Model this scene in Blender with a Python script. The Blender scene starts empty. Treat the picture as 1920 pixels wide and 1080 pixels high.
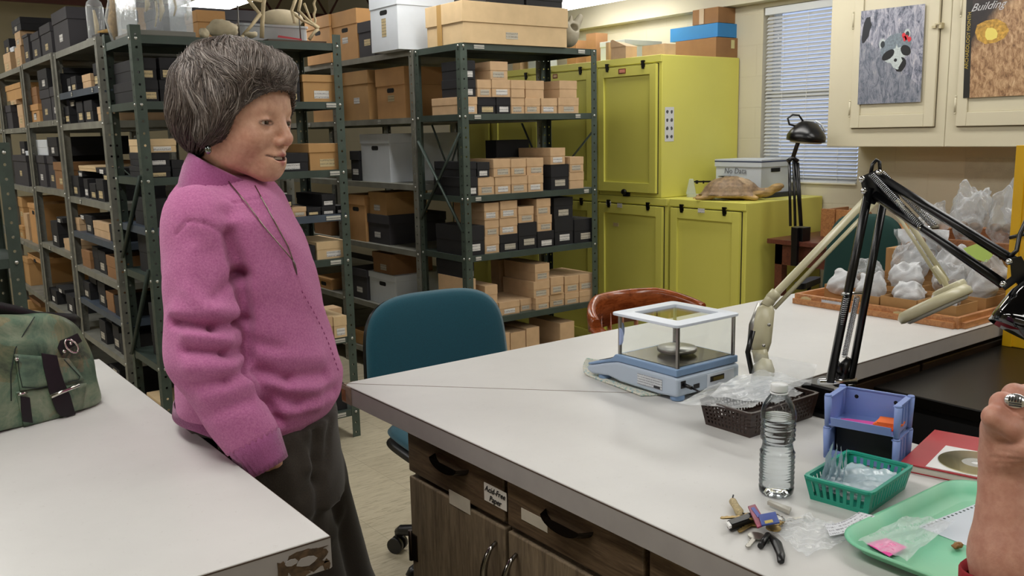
import bpy, math, random
import numpy as np
from mathutils import Vector, Matrix
random.seed(7); RNG = np.random.default_rng(7)
SC = bpy.context.scene
COL = SC.collection
PI = math.pi

# ------------------------------------------------------------ camera
YAW, PITCH, ROLL, FOC, CAMH = 0.642284255, 0.170978810, -0.0211983108, 1696.54, 1.5
_F = np.array([math.sin(YAW)*math.cos(PITCH), math.cos(YAW)*math.cos(PITCH), -math.sin(PITCH)])
_r = np.array([math.cos(YAW), -math.sin(YAW), 0.0]); _u = np.cross(_r, _F)
_R = math.cos(ROLL)*_r + math.sin(ROLL)*_u; _U = -math.sin(ROLL)*_r + math.cos(ROLL)*_u
_C = np.array([0, 0, CAMH])
cam = bpy.data.cameras.new('camera'); camo = bpy.data.objects.new('camera', cam); COL.objects.link(camo)
cam.sensor_width = 36; cam.lens = 36*FOC/1920; cam.clip_start = .02; cam.clip_end = 60
_m = Matrix.Identity(4)
for i in range(3):
    _m[i][0] = _R[i]; _m[i][1] = _U[i]; _m[i][2] = -_F[i]; _m[i][3] = _C[i]
camo.matrix_world = _m
SC.camera = camo

# ------------------------------------------------------------ exposure, world
SC.view_settings.view_transform = 'Standard'; SC.view_settings.look = 'None'
SC.view_settings.gamma = 1; SC.view_settings.use_curve_mapping = False
SC.view_settings.exposure = 0.22
W = bpy.data.worlds.new('world'); SC.world = W; W.use_nodes = True
W.node_tree.nodes['Background'].inputs[0].default_value = (.55, .68, 1, 1)
W.node_tree.nodes['Background'].inputs[1].default_value = 1.1
LAMP = 10.0      # strength of the fluorescent diffusers

# ------------------------------------------------------------ helpers
def ray(px, py): return _F + (px-960)/FOC*_R - (py-540)/FOC*_U
def at(px, py, ax, v):
    d = ray(px, py); i = 'xyz'.index(ax); t = (v-_C[i])/d[i]; return Vector(_C+t*d)
def atw(px, py, w): return Vector(_C + w*ray(px, py))       # a point at depth w along the view
def V(*a): return Vector(a)

def lin(h):
    if isinstance(h, (tuple, list)): return tuple(h)+((1,) if len(h) == 3 else ())
    h = h.lstrip('#'); o = []
    for i in (0, 2, 4):
        c = int(h[i:i+2], 16)/255; o.append(c/12.92 if c <= .04045 else ((c+.055)/1.055)**2.4)
    return tuple(o)+(1,)

class NT:
    def __init__(s, name):
        s.m = bpy.data.materials.new(name); s.m.use_nodes = True; s.t = s.m.node_tree; s.n = s.t.nodes
        s.b = s.n['Principled BSDF']; s.out = s.n['Material Output']
    def add(s, typ, **k):
        n = s.n.new(typ)
        for a, b in k.items():
            if a.startswith('i_'):
                key = a[2:]
                key = int(key) if key.isdigit() else key.replace('_', ' ')
                n.inputs[key].default_value = b
            else: setattr(n, a, b)
        return n
    def link(s, a, b): s.t.links.new(a, b)
    def coord(s, kind='Object', scale=(1, 1, 1), rot=(0, 0, 0)):
        c = s.add('ShaderNodeTexCoord'); m = s.add('ShaderNodeMapping')
        m.inputs['Scale'].default_value = scale; m.inputs['Rotation'].default_value = rot
        s.link(c.outputs[kind], m.inputs[0]); return m.outputs[0]
    def noise(s, vec, scale, detail=3, rough=.5, dist=0):
        n = s.add('ShaderNodeTexNoise'); n.inputs['Scale'].default_value = scale; n.inputs['Detail'].default_value = detail
        n.inputs['Roughness'].default_value = rough; n.inputs['Distortion'].default_value = dist
        if vec is not None: s.link(vec, n.inputs['Vector'])
        return n.outputs['Fac']
    def ramp(s, fac, stops):
        r = s.add('ShaderNodeValToRGB'); e = r.color_ramp.elements
        e[0].position, e[0].color = stops[0][0], lin(stops[0][1]); e[1].position, e[1].color = stops[-1][0], lin(stops[-1][1])
        for p, c in stops[1:-1]:
            x = e.new(p); x.color = lin(c)
        s.link(fac, r.inputs[0]); return r.outputs[0]
    def mix(s, fac, a, b, mode='MIX'):
        n = s.add('ShaderNodeMix', data_type='RGBA', blend_type=mode)
        for sock, v in ((n.inputs[0], fac), (n.inputs[6], a), (n.inputs[7], b)):
            if hasattr(v, 'is_output'): s.link(v, sock)
            elif isinstance(v, (int, float)): sock.default_value = v
            else: sock.default_value = lin(v)
        return n.outputs[2]
    def math(s, op, a, b=0.0, c=0.0):
        n = s.add('ShaderNodeMath', operation=op)
        for i, v in enumerate((a, b, c)):
            if hasattr(v, 'is_output'): s.link(v, n.inputs[i])
            else: n.inputs[i].default_value = v
        return n.outputs[0]
    def bump(s, h, strength=.3, dist=.002):
        n = s.add('ShaderNodeBump'); n.inputs['Strength'].default_value = strength; n.inputs['Distance'].default_value = dist
        s.link(h, n.inputs['Height']); s.link(n.outputs[0], s.b.inputs['Normal'])
    def base(s, v):
        if hasattr(v, 'is_output'): s.link(v, s.b.inputs['Base Color'])
        else: s.b.inputs['Base Color'].default_value = lin(v)
    def set(s, **k):
        for a, v in k.items():
            s.b.inputs[{'Specular_IOR_Level': 'Specular IOR Level'}.get(a, a.replace('_', ' '))].default_value = v

_mats = {}
def M(name, col, rough=.6, metal=0, var=0, vs=8, bump=0, bs=200, **k):
    """plain painted / paper / metal surface with an optional mottled colour and fine bump"""
    if name in _mats: return _mats[name]
    t = NT(name); t.set(Roughness=rough, Metallic=metal, **k)
    vec = t.coord()
    if var:
        c = lin(col)[:3]; a = tuple(max(0, x*(1-var)) for x in c); b = tuple(min(1, x*(1+var)) for x in c)
        t.base(t.ramp(t.noise(vec, vs, 4), [(.3, a), (.7, b)]))
    else: t.base(col)
    if bump: t.bump(t.noise(vec, bs, 3), bump, .001)
    _mats[name] = t.m; return t.m

class MB:
    """collects geometry for ONE mesh object"""
    def __init__(s): s.v = []; s.f = []; s.uv = []; s.hasuv = False; s.mi = []; s.sm = []; s.col = []
    def add(s, vs, fs, uv=None, mi=0, smooth=False, col=None):
        o = len(s.v); s.v += [tuple(p) for p in vs]; s.f += [tuple(i+o for i in f) for f in fs]
        s.uv += uv if uv else [(0, 0)]*len(vs); s.hasuv |= bool(uv); s.mi += [mi]*len(fs); s.sm += [smooth]*len(fs)
        if col is not None: s.col += [col]*len(vs) if not isinstance(col[0], (tuple, list)) else list(col)
        elif s.col: s.col += [(1, 1, 1, 1)]*len(vs)
        return s
    def box(s, a, b, mi=0, M4=None, uvf=None):
        x0, y0, z0 = a; x1, y1, z1 = b
        vs = [Vector(p) for p in ((x0,y0,z0),(x1,y0,z0),(x1,y1,z0),(x0,y1,z0),(x0,y0,z1),(x1,y0,z1),(x1,y1,z1),(x0,y1,z1))]
        uv = [uvf(p) for p in vs] if uvf else None
        if M4: vs = [M4@p for p in vs]
        return s.add(vs, [(0,3,2,1),(4,5,6,7),(0,1,5,4),(1,2,6,5),(2,3,7,6),(3,0,4,7)], uv, mi)
    def cbox(s, c, d, **k):
        return s.box([c[i]-d[i]/2 for i in range(3)], [c[i]+d[i]/2 for i in range(3)], **k)
    def rbox(s, a, b, r=.01, seg=3, axis='z', mi=0, M4=None, smooth=False):
        """box with rounded vertical edges (round about axis)"""
        ax = 'xyz'.index(axis); o = [i for i in range(3) if i != ax]
        pts = rrect(a[o[0]], a[o[1]], b[o[0]], b[o[1]], r, seg)
        def p3(p, h):
            q = [0, 0, 0]; q[o[0]] = p[0]; q[o[1]] = p[1]; q[ax] = h; return Vector(q)
        return s.loft([[p3(p, a[ax]) for p in pts], [p3(p, b[ax]) for p in pts]], True, True, mi=mi, M4=M4, smooth=smooth)
    def loft(s, rings, cap0=False, cap1=False, closed=True, mi=0, M4=None, smooth=True, uv=None, col=None):
        n = len(rings[0]); vs = [Vector(p) for r in rings for p in r]
        if M4: vs = [M4@p for p in vs]
        fs = []
        for i in range(len(rings)-1):
            for j in range(n if closed else n-1):
                k = (j+1) % n; fs.append((i*n+j, i*n+k, (i+1)*n+k, (i+1)*n+j))
        o = len(fs)
        if cap0: fs.append(tuple(reversed(range(n))))
        if cap1: fs.append(tuple((len(rings)-1)*n+j for j in range(n)))
        s.add(vs, fs, uv, mi, smooth, col)
        for i in range(len(s.sm)-(len(fs)-o), len(s.sm)): s.sm[i] = False
        return s
    def tube(s, path, r, n=8, cap=True, mi=0, M4=None, flat=None, col=None):
        path = [Vector(p) for p in path]; rs = r if isinstance(r, (list, tuple)) else [r]*len(path)
        rings = []; t0 = None; nrm = None
        for i, p in enumerate(path):
            a = path[max(0, i-1)]; b = path[min(len(path)-1, i+1)]; t = (b-a)
            t = t.normalized() if t.length > 1e-9 else Vector((0, 0, 1))
            if nrm is None:
                h = Vector((0, 0, 1)) if abs(t.z) < .9 else Vector((1, 0, 0)); nrm = t.cross(h).normalized()
            else: nrm = (nrm - t*nrm.dot(t)).normalized()
            bi = t.cross(nrm)
            fl = flat if flat else 1
            rings.append([p+(nrm*math.cos(2*PI*j/n)+bi*math.sin(2*PI*j/n)*fl)*rs[i] for j in range(n)])
        return s.loft(rings, cap, cap, mi=mi, M4=M4, col=col)
    def cyl(s, a, b, r0, r1=None, n=16, mi=0, M4=None): return s.tube([a, b], [r0, r0 if r1 is None else r1], n, mi=mi, M4=M4)
    def lathe(s, prof, c=(0, 0, 0), n=24, mi=0, M4=None, cap=True):
        rings = [[(c[0]+r*math.cos(2*PI*j/n), c[1]+r*math.sin(2*PI*j/n), c[2]+z) for j in range(n)] for r, z in prof]
        return s.loft(rings, cap, cap, mi=mi, M4=M4)
    def prism(s, poly, z0, z1, mi=0, M4=None, smooth=False):
        return s.loft([[(p[0], p[1], z0) for p in poly], [(p[0], p[1], z1) for p in poly]], True, True, mi=mi, M4=M4, smooth=smooth)
    def sphere(s, c, r, n=16, m=10, mi=0, M4=None, col=None):
        r3 = r if isinstance(r, (tuple, list)) else (r, r, r); rings = []
        for i in range(m+1):
            a = -PI/2+PI*i/m; a = max(-PI/2+.01, min(PI/2-.01, a))
            rings.append([(c[0]+r3[0]*math.cos(a)*math.cos(2*PI*j/n), c[1]+r3[1]*math.cos(a)*math.sin(2*PI*j/n), c[2]+r3[2]*math.sin(a)) for j in range(n)])
        return s.loft(rings, True, True, mi=mi, M4=M4, col=col)
    def build(s, name, mat, parent=None, bevel=0, seg=2, sub=0, flatn=False, loc=None, origin=None):
        me = bpy.data.meshes.new(name)
        vs = s.v
        if origin is not None: vs = [(v[0]-origin[0], v[1]-origin[1], v[2]-origin[2]) for v in vs]
        me.from_pydata(vs, [], s.f)
        for m in (mat if isinstance(mat, (list, tuple)) else [mat]): me.materials.append(m)
        me.polygons.foreach_set('material_index', s.mi)
        me.polygons.foreach_set('use_smooth', s.sm)
        if s.hasuv:
            l = me.uv_layers.new(name='UVMap'); idx = np.zeros(len(me.loops), dtype=np.int32); me.loops.foreach_get('vertex_index', idx)
            l.data.foreach_set('uv', np.array(s.uv, dtype=np.float32)[idx].ravel())
        if s.col:
            a = me.color_attributes.new('Col', 'FLOAT_COLOR', 'POINT'); a.data.foreach_set('color', np.array(s.col, dtype=np.float32).ravel())
        me.update()
        o = bpy.data.objects.new(name, me); COL.objects.link(o)
        if parent is not None: o.parent = parent
        if origin is not None: o.location = origin
        if loc is not None: o.location = loc
        if bevel:
            b = o.modifiers.new('bevel', 'BEVEL'); b.width = bevel; b.segments = seg; b.limit_method = 'ANGLE'; b.angle_limit = .7
        if sub:
            b = o.modifiers.new('sub', 'SUBSURF'); b.levels = sub; b.render_levels = sub
        return o

def rrect(x0, y0, x1, y1, r, seg=4):
    r = min(r, (x1-x0)/2-1e-5, (y1-y0)/2-1e-5); P = []
    for cx, cy, a in ((x1-r, y1-r, 0), (x0+r, y1-r, 90), (x0+r, y0+r, 180), (x1-r, y0+r, 270)):
        for i in range(seg+1):
            t = math.radians(a+90*i/seg); P.append((cx+r*math.cos(t), cy+r*math.sin(t)))
    return P

def tag(o, label=None, cat=None, group=None, kind=None):
    if label: o['label'] = label
    if cat: o['category'] = cat
    if group: o['group'] = group
    if kind: o['kind'] = kind
    return o
def thing(name, label, cat, loc=(0, 0, 0), rz=0, group=None, rot=None):
    o = bpy.data.objects.new(name, None); COL.objects.link(o); o.empty_display_size = .05
    o.location = loc; o.rotation_euler = rot if rot else (0, 0, rz)
    return tag(o, label, cat, group)
def part(name, mb, mat, parent, label=None, **k):
    """geometry given in the parent's own frame"""
    o = mb.build(name, mat, parent, **k)
    if label: o['label'] = label
    return o
def wpart(name, mb, mat, parent, label=None, **k):
    """geometry given in world coordinates, parented to an unrotated thing"""
    L = parent.location if parent.parent is None else parent.location+parent.parent.location
    mb.v = [(v[0]-L[0], v[1]-L[1], v[2]-L[2]) for v in mb.v]
    return part(name, mb, mat, parent, label, **k)
def ownmesh(name, mb, mat, label, cat, loc, group=None, **k):
    """a thing that is one mesh, geometry in world coordinates, origin at loc"""
    return tag(mb.build(name, mat, None, origin=loc, **k), label, cat, group)
def struct(name, mb, mat, **k): return tag(mb.build(name, mat, None, **k), kind='structure')

# ------------------------------------------------------------ materials
def wood(name, c0, c1, scale=6, stretch=(1, 12, 12), rough=.5, bump=.1, detail=5):
    if name in _mats: return _mats[name]
    t = NT(name); t.set(Roughness=rough); v = t.coord(scale=stretch)
    n = t.noise(v, scale, detail, .6, 1.2); n2 = t.noise(v, scale*6, 3, .6)
    c = t.ramp(t.math('ADD', t.math('MULTIPLY', n, .7), t.math('MULTIPLY', n2, .3)), [(.35, c0), (.62, c1)])
    t.base(c); t.bump(n2, bump, .001); _mats[name] = t.m; return t.m

def wall_mat():
    t = NT('cream_block_wall'); t.set(Roughness=.75); v = t.coord()
    sx = t.add('ShaderNodeSeparateXYZ'); t.link(v, sx.inputs[0]); cx = t.add('ShaderNodeCombineXYZ')
    t.link(t.math('ADD', sx.outputs[0], sx.outputs[1]), cx.inputs[0]); t.link(sx.outputs[2], cx.inputs[1])
    b = t.add('ShaderNodeTexBrick'); b.inputs['Scale'].default_value = 1; b.inputs['Brick Width'].default_value = .406; b.inputs['Row Height'].default_value = .203
    b.inputs['Mortar Size'].default_value = .006; b.inputs['Mortar Smooth'].default_value = .6
    b.inputs['Color1'].default_value = (0, 0, 0, 1); b.inputs['Color2'].default_value = (0, 0, 0, 1); b.inputs['Mortar'].default_value = (1, 1, 1, 1)
    t.link(cx.outputs[0], b.inputs['Vector'])
    n = t.noise(v, 60, 4)
    t.base(t.mix(t.math('MULTIPLY', b.outputs['Fac'], .12), t.ramp(t.noise(v, 2, 3), [(.3, '#c5bea6'), (.7, '#cec7b0')]), '#a99e82'))
    h = t.math('SUBTRACT', t.math('MULTIPLY', n, .25), b.outputs['Fac']); t.bump(h, .22, .003); return t.m
def floor_mat():
    t = NT('cream_vinyl_tile'); t.set(Roughness=.35); v = t.coord()
    b = t.add('ShaderNodeTexBrick'); b.offset = 0; b.inputs['Scale'].default_value = 1; b.inputs['Brick Width'].default_value = .305; b.inputs['Row Height'].default_value = .305
    b.inputs['Mortar Size'].default_value = .0015; b.inputs['Color1'].default_value = (0, 0, 0, 1); b.inputs['Color2'].default_value = (.25, .25, .25, 1); b.inputs['Mortar'].default_value = (1, 1, 1, 1)
    t.link(v, b.inputs['Vector'])
    v2 = t.coord(scale=(1, 7, 1), rot=(0, 0, .6))
    streak = t.noise(v2, 7, 5, .7, 1.5)
    c = t.ramp(streak, [(.3, '#8f8670'), (.48, '#b8ae95'), (.75, '#c6bda5')])
    c = t.mix(t.math('MULTIPLY', b.outputs['Color'], .5), c, '#7d745f')
    t.base(c); t.bump(t.math('SUBTRACT', t.noise(v, 30), b.outputs['Fac']), .15, .002); return t.m
def perf(name, col, rough=.5):
    """painted angle steel with punched holes (UV: across, along, in metres)"""
    t = NT(name); t.set(Roughness=rough, Metallic=.25); v = t.coord()
    c = lin(col)[:3]
    t.base(t.ramp(t.noise(v, 14, 5, .65), [(.3, tuple(x*.75 for x in c)), (.7, tuple(x*1.2 for x in c))]))
    uv = t.add('ShaderNodeTexCoord'); sx = t.add('ShaderNodeSeparateXYZ'); t.link(uv.outputs['UV'], sx.inputs[0])
    fv = t.math('SUBTRACT', t.math('MULTIPLY', t.math('FRACT', t.math('DIVIDE', sx.outputs[1], .05)), .05), .025)
    du = t.math('SUBTRACT', sx.outputs[0], .021)
    d = t.math('SQRT', t.math('ADD', t.math('MULTIPLY', fv, fv), t.math('MULTIPLY', du, du)))
    hole = t.math('LESS_THAN', d, .0052)
    tr = t.add('ShaderNodeBsdfTransparent'); mx = t.add('ShaderNodeMixShader')
    t.link(hole, mx.inputs[0]); t.link(t.b.outputs[0], mx.inputs[1]); t.link(tr.outputs[0], mx.inputs[2]); t.link(mx.outputs[0], t.out.inputs[0])
    return t.m
def paper_text(name, paper, ink='#3a3a44', lines=60, amount=.5, rough=.7):
    """paper with rows of small illegible handwriting (object coordinates of a label in metres)"""
    if name in _mats: return _mats[name]
    t = NT(name); t.set(Roughness=rough); v = t.coord('UV', scale=(1, 1, 1))
    sx = t.add('ShaderNodeSeparateXYZ'); t.link(v, sx.inputs[0])
    row = t.math('FRACT', t.math('MULTIPLY', sx.outputs[1], lines))
    band = t.math('MULTIPLY', t.math('GREATER_THAN', row, .3), t.math('LESS_THAN', row, .75))
    v2 = t.coord('UV', scale=(420, 160, 1)); n = t.noise(v2, 1, 3, .7)
    ink_m = t.math('MULTIPLY', t.math('MULTIPLY', band, t.math('GREATER_THAN', n, 1-amount)), .65)
    v3 = t.coord('UV', scale=(1, 1, 1))
    t.base(t.mix(ink_m, t.ramp(t.noise(v3, 20, 4), [(.3, tuple(x*.86 for x in lin(paper)[:3])), (.7, paper)]), ink)); _mats[name] = t.m; return t.m

WALL = wall_mat(); FLOOR = floor_mat()
STEEL_G = perf('green_angle_steel', '#46524a'); STEEL_N = perf('grey_angle_steel', '#7d7d74')
BEAM_G = M('green_shelf_steel', '#3f4b45', .45, .2, var=.15, vs=10); BEAM_N = M('grey_shelf_steel', '#84847b', .5, .2, var=.2, vs=10)
BEAM_B = M('blue_grey_shelf_steel', '#4a5563', .45, .2, var=.15, vs=10)
DECK = M('grey_deck_steel', '#5f645d', .5, .2, var=.2, vs=6)
BOLT = M('bolt_steel', '#c9c9c4', .3, .9)
TAN = M('tan_board', '#c5a580', .8, var=.07, vs=18, bump=.15); TAN2 = M('pale_tan_board', '#cfb48b', .8, var=.06, vs=14, bump=.15)
TAN3 = M('corrugated_brown_board', '#b88f5c', .8, var=.07, vs=10, bump=.2); BRN = M('brown_board', '#8f6843', .8, var=.08, vs=10, bump=.2)
ORG = M('orange_tan_board', '#c3945f', .8, var=.06, vs=10, bump=.2)
BLK = M('black_board', '#16161a', .75, var=.2, vs=14, bump=.15); GRYB = M('dark_grey_board', '#39373b', .8, var=.08, vs=10)
WHB = M('white_board', '#d7dde4', .6, var=.03, vs=10); GRB = M('pale_grey_board', '#b3b8bb', .7, var=.05, vs=10)
HOLE = M('dark_hole', '#0a0908', .9)
LAB_W = paper_text('white_label_paper', '#dcdad6'); LAB_C = paper_text('cream_label_paper', '#cdb98c'); LAB_G = paper_text('grey_label_paper', '#bdb6a6')
PLAIN_W = M('plain_white_paper', '#e4e4e2', .7)
STICK = paper_text('shelf_sticker_paper', '#c9c9bf', lines=70, amount=.6)
BLACKP = M('black_plastic', '#0c0c0e', .35); BLACKM = M('black_paint_metal', '#09090b', .28, 0)
CHROME = M('chrome', '#d8d8d8', .12, 1); STEELM = M('brushed_steel', '#a8a6a0', .35, 1)
CREAMP = M('cream_cabinet_paint', '#d0c8ae', .5, var=.03, vs=3); LAMIN = None

# ------------------------------------------------------------ room
def q(mb, a, b): return mb.box(a, b)
struct('floor', MB().box((-4, -3, -.1), (5.2, 10, 0)), FLOOR)
WY0, WY1, WZ0, WZ1 = 3.16, 3.885, 1.135, 2.26
wm = MB().box((5, -3, 0), (5.2, WY0, 2.29)).box((5, WY1, 0), (5.2, 10, 2.29)).box((5, WY0, 0), (5.2, WY1, WZ0)).box((5, WY0, WZ1), (5.2, WY1, 2.29))
struct('wall_right', wm, WALL)
struct('trim_1', MB().box((4.9, -3, 2.29), (5.2, 10, 3.3)), M('pale_upper_wall', '#c9c3ae', .8, var=.03, vs=2))
struct('wall_back', MB().box((-4.2, 10, 0), (5.2, 10.2, 3.3)), M('far_wall_paint', '#b5ab8e', .8, var=.05, vs=2))
struct('wall_left', MB().box((-4.2, -3, 0), (-4, 10, 3.3)), M('left_wall_paint', '#c6bda0', .8, var=.05, vs=2))
struct('wall_near', MB().box((-4.2, -3.2, 0), (5.2, -3, 3.3)), M('near_wall_paint', '#c6bda1', .8, var=.05, vs=2))
struct('ceiling', MB().box((-4.2, -3.2, 3.3), (5.2, 10.2, 3.4)), M('dark_roof_deck', '#4f4a42', .9, var=.1, vs=2))
struct('baseboard_right', MB().box((4.988, -3, 0), (5, 10, .1)), M('black_cove_base', '#191918', .6))
# roof trusses in red oxide steel
RED = M('red_oxide_steel', '#5a332c', .7, var=.15, vs=6)
for k, y in enumerate((5.6, 7.3, 9.0)):
    t = MB()
    for z in (2.72, 3.2): t.box((-4, y-.03, z-.03), (4.9, y+.03, z+.03))
    x = -4
    while x < 4.6:
        t.tube([(x, y, 2.72), (x+.3, y, 3.2), (x+.6, y, 2.72)], .012, 6); x += .6
    tag(struct('trim_%d' % (k+2), t, RED), kind='structure')

# ------------------------------------------------------------ organic surfaces: signed distance field -> mesh
def _len(a): return np.sqrt((a*a).sum(-1))
def sd_ball(p, c, r): return _len(p-np.array(c))-r
def sd_ell(p, c, r, R=None):
    q = p-np.array(c)
    if R is not None: q = q@R
    r = np.array(r); k0 = _len(q/r); k1 = _len(q/(r*r)); return k0*(k0-1)/np.maximum(k1, 1e-9)
def sd_cone(p, a, b, ra, rb):
    a = np.array(a, float); b = np.array(b, float); ba = b-a; l2 = ba@ba
    h = np.clip(((p-a)@ba)/l2, 0, 1); return _len(p-a-h[..., None]*ba)-(ra+(rb-ra)*h)
def sd_cone_flat(p, a, b, ra, rb, nrm, fl):
    """tapered capsule squashed along nrm by fl"""
    n = np.array(nrm, float); n = n/np.linalg.norm(n)
    a = np.array(a, float); b = np.array(b, float)
    def S(x): return x+((x@n)*(1/fl-1))[..., None]*n if x.ndim > 1 else x+(x@n)*(1/fl-1)*n
    return sd_cone(S(p), S(a), S(b), ra, rb)*fl
def sd_box(p, c, h, r=0, R=None):
    q = p-np.array(c)
    if R is not None: q = q@R
    q = np.abs(q)-np.array(h)+r; return _len(np.maximum(q, 0))+np.minimum(q.max(-1), 0)-r
def smin(a, b, k):
    h = np.clip(.5+.5*(b-a)/k, 0, 1); return b*(1-h)+a*h-k*h*(1-h)
def smax(a, b, k): return -smin(-a, -b, k)
def surface_nets(f, lo, hi, res):
    lo = np.array(lo, float); hi = np.array(hi, float); n = np.ceil((hi-lo)/res).astype(int)+1
    ax = [lo[i]+res*np.arange(n[i]) for i in range(3)]
    S = 8; G = np.empty(n, np.float32); nb_ = np.ceil(n/S).astype(int)          # coarse blocks first, fine samples only near the surface
    cc = [lo[i]+res*(np.arange(nb_[i])*S+S/2-.5) for i in range(3)]; gx = np.stack(np.meshgrid(*cc, indexing='ij'), -1).reshape(-1, 3)
    cd = f(gx).reshape(nb_); far = res*S*1.6; near = []
    for bi in np.ndindex(*nb_):
        sl_ = tuple(slice(b*S, min((b+1)*S, n[k])) for k, b in enumerate(bi))
        if abs(cd[bi]) > far: G[sl_] = cd[bi]
        else: near.append(sl_)
    for c0 in range(0, len(near), 400):
        Ps = []; shp = []
        for sl_ in near[c0:c0+400]:
            m_ = np.stack(np.meshgrid(*[ax[k][sl_[k]] for k in range(3)], indexing='ij'), -1); shp.append(m_.shape[:3]); Ps.append(m_.reshape(-1, 3))
        vals = f(np.concatenate(Ps)); o_ = 0
        for sl_, sh3 in zip(near[c0:c0+400], shp):
            k_ = sh3[0]*sh3[1]*sh3[2]; G[sl_] = vals[o_:o_+k_].reshape(sh3); o_ += k_
    s = G < 0
    c = np.zeros(np.array(n)-1, np.int8)
    offs = [(a, b, d) for a in (0, 1) for b in (0, 1) for d in (0, 1)]
    for o in offs: c += s[o[0]:n[0]-1+o[0], o[1]:n[1]-1+o[1], o[2]:n[2]-1+o[2]]
    act = (c > 0) & (c < 8); idx = -np.ones(act.shape, np.int64); A = np.argwhere(act); idx[act] = np.arange(len(A))
    acc = np.zeros((len(A), 3)); cnt = np.zeros(len(A))
    for o in offs:
        for k in range(3):
            if o[k]: continue
            o2 = list(o); o2[k] = 1
            ga = G[A[:, 0]+o[0], A[:, 1]+o[1], A[:, 2]+o[2]]; gb = G[A[:, 0]+o2[0], A[:, 1]+o2[1], A[:, 2]+o2[2]]
            m = (ga < 0) != (gb < 0); t = ga[m]/(ga[m]-gb[m]); q = np.tile(np.array(o, float), (m.sum(), 1)); q[:, k] = t
            acc[m] += q; cnt[m] += 1
    V_ = lo+(A+acc/cnt[:, None])*res
    F_ = []
    for k in range(3):
        a1, a2 = (k+1) % 3, (k+2) % 3
        sl0 = [slice(1, -1)]*3; sl0[k] = slice(0, -1); sl1 = list(sl0); sl1[k] = slice(1, None)
        E0 = s[tuple(sl0)]; E1 = s[tuple(sl1)]
        for flip in (0, 1):
            e = np.argwhere(E0 & ~E1 if not flip else ~E0 & E1)
            if not len(e): continue
            e = e+1; e[:, k] -= 1
            def g(d1, d2):
                q = e.copy(); q[:, a1] -= d1; q[:, a2] -= d2; return idx[q[:, 0], q[:, 1], q[:, 2]]
            qd = np.stack([g(1, 1), g(0, 1), g(0, 0), g(1, 0)], 1)
            F_.append(qd if not flip else qd[:, ::-1])
    return V_, np.concatenate(F_)
def relax(Vv, Ff, it=2, lam=.5):
    e = np.concatenate([Ff[:, [0, 1]], Ff[:, [1, 2]], Ff[:, [2, 3]], Ff[:, [3, 0]]])
    for _ in range(it):
        acc = np.zeros_like(Vv); cnt = np.zeros(len(Vv))
        for a, b in ((0, 1), (1, 0)):
            np.add.at(acc, e[:, a], Vv[e[:, b]]); np.add.at(cnt, e[:, a], 1)
        Vv = Vv+lam*(acc/np.maximum(cnt, 1)[:, None]-Vv)
    return Vv
def np_object(name, Vv, Ff, mat, parent=None, col=None, origin=None, smooth=True):
    if origin is not None: Vv = Vv-np.array(origin)
    me = bpy.data.meshes.new(name); me.from_pydata(Vv.tolist(), [], Ff.tolist())
    for m in (mat if isinstance(mat, (list, tuple)) else [mat]): me.materials.append(m)
    if smooth: me.polygons.foreach_set('use_smooth', [True]*len(me.polygons))
    if col is not None:
        a = me.color_attributes.new('Col', 'FLOAT_COLOR', 'POINT'); a.data.foreach_set('color', np.concatenate([col, np.ones((len(col), 1))], 1).astype(np.float32).ravel())
    me.update(); o = bpy.data.objects.new(name, me); COL.objects.link(o)
    if parent is not None: o.parent = parent
    elif origin is not None: o.location = origin
    return o
def vnormals(Vv, Ff):
    fn = np.cross(Vv[Ff[:, 2]]-Vv[Ff[:, 0]], Vv[Ff[:, 3]]-Vv[Ff[:, 1]]); N = np.zeros_like(Vv)
    for k in range(4): np.add.at(N, Ff[:, k], fn)
    return N/np.maximum(np.linalg.norm(N, axis=1), 1e-12)[:, None]
# ------------------------------------------------------------ ceiling lights
DIFF = NT('lit_diffuser'); _e = DIFF.add('ShaderNodeEmission'); _e.inputs[0].default_value = (1, .975, .925, 1); _e.inputs[1].default_value = LAMP
DIFF.link(_e.outputs[0], DIFF.out.inputs[0]); DIFF = DIFF.m
HOUS = M('white_fixture_enamel', '#b9b6ac', .5)
def fixture(x, y0, y1, z, label, group=None, w=.34, vis=True):
    t = thing('ceiling_light', label, 'light', (x, (y0+y1)/2, z), 0, group); L = y1-y0
    m = MB().box((-w/2, -L/2, .05), (w/2, L/2, .09))
    part('housing', m, HOUS, t, bevel=.005)
    rings = []
    for y in (-L/2+.01, L/2-.01):
        rings.append([((w/2-.01)*math.cos(PI+PI*k/10), y, .05+.055*math.sin(PI+PI*k/10)) for k in range(11)])
    part('diffuser', MB().loft(rings, True, True, smooth=True), DIFF, t)
    rod = MB()
    for s in (-1, 1): rod.cyl((0, s*L*.35, .09), (0, s*L*.35, 3.3-z), .006, n=6)
    part('hanger', rod, BLACKM, t)
GRP = 'overhead fluorescent lights outside the picture'
fixture(2.47, 5.9, 7.5, 2.445, 'long lit fluorescent fixture hanging above the middle rack')
fixture(4.53, 4.55, 5.42, 2.39, 'lit fluorescent fixture end above the yellow cabinets')
for x, y0, y1, w_ in ((2.47, 2.6, 4.8, 'the far arm of the counter and the right rack'), (2.47, -.6, 1.4, 'the low black bench'), (.1, 3.4, 5.6, 'the aisle left of the middle rack'), (.1, .3, 2.5, 'the long left work table'), (.1, -2.6, -.6, 'the floor behind the camera'), (-2.2, 1.5, 4.0, 'the far left end of the work table'), (-2.2, 5.5, 8, 'the far left corner of the room'), (4.0, .4, 2.0, 'the wall cabinets'), (4.0, 2.5, 4.2, 'the brown desk and window'), (.1, 6.6, 8.6, 'the far end of the left row')):
    fixture(x, y0, y1, 2.6, 'fluorescent ceiling light hanging above '+w_)

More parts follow.
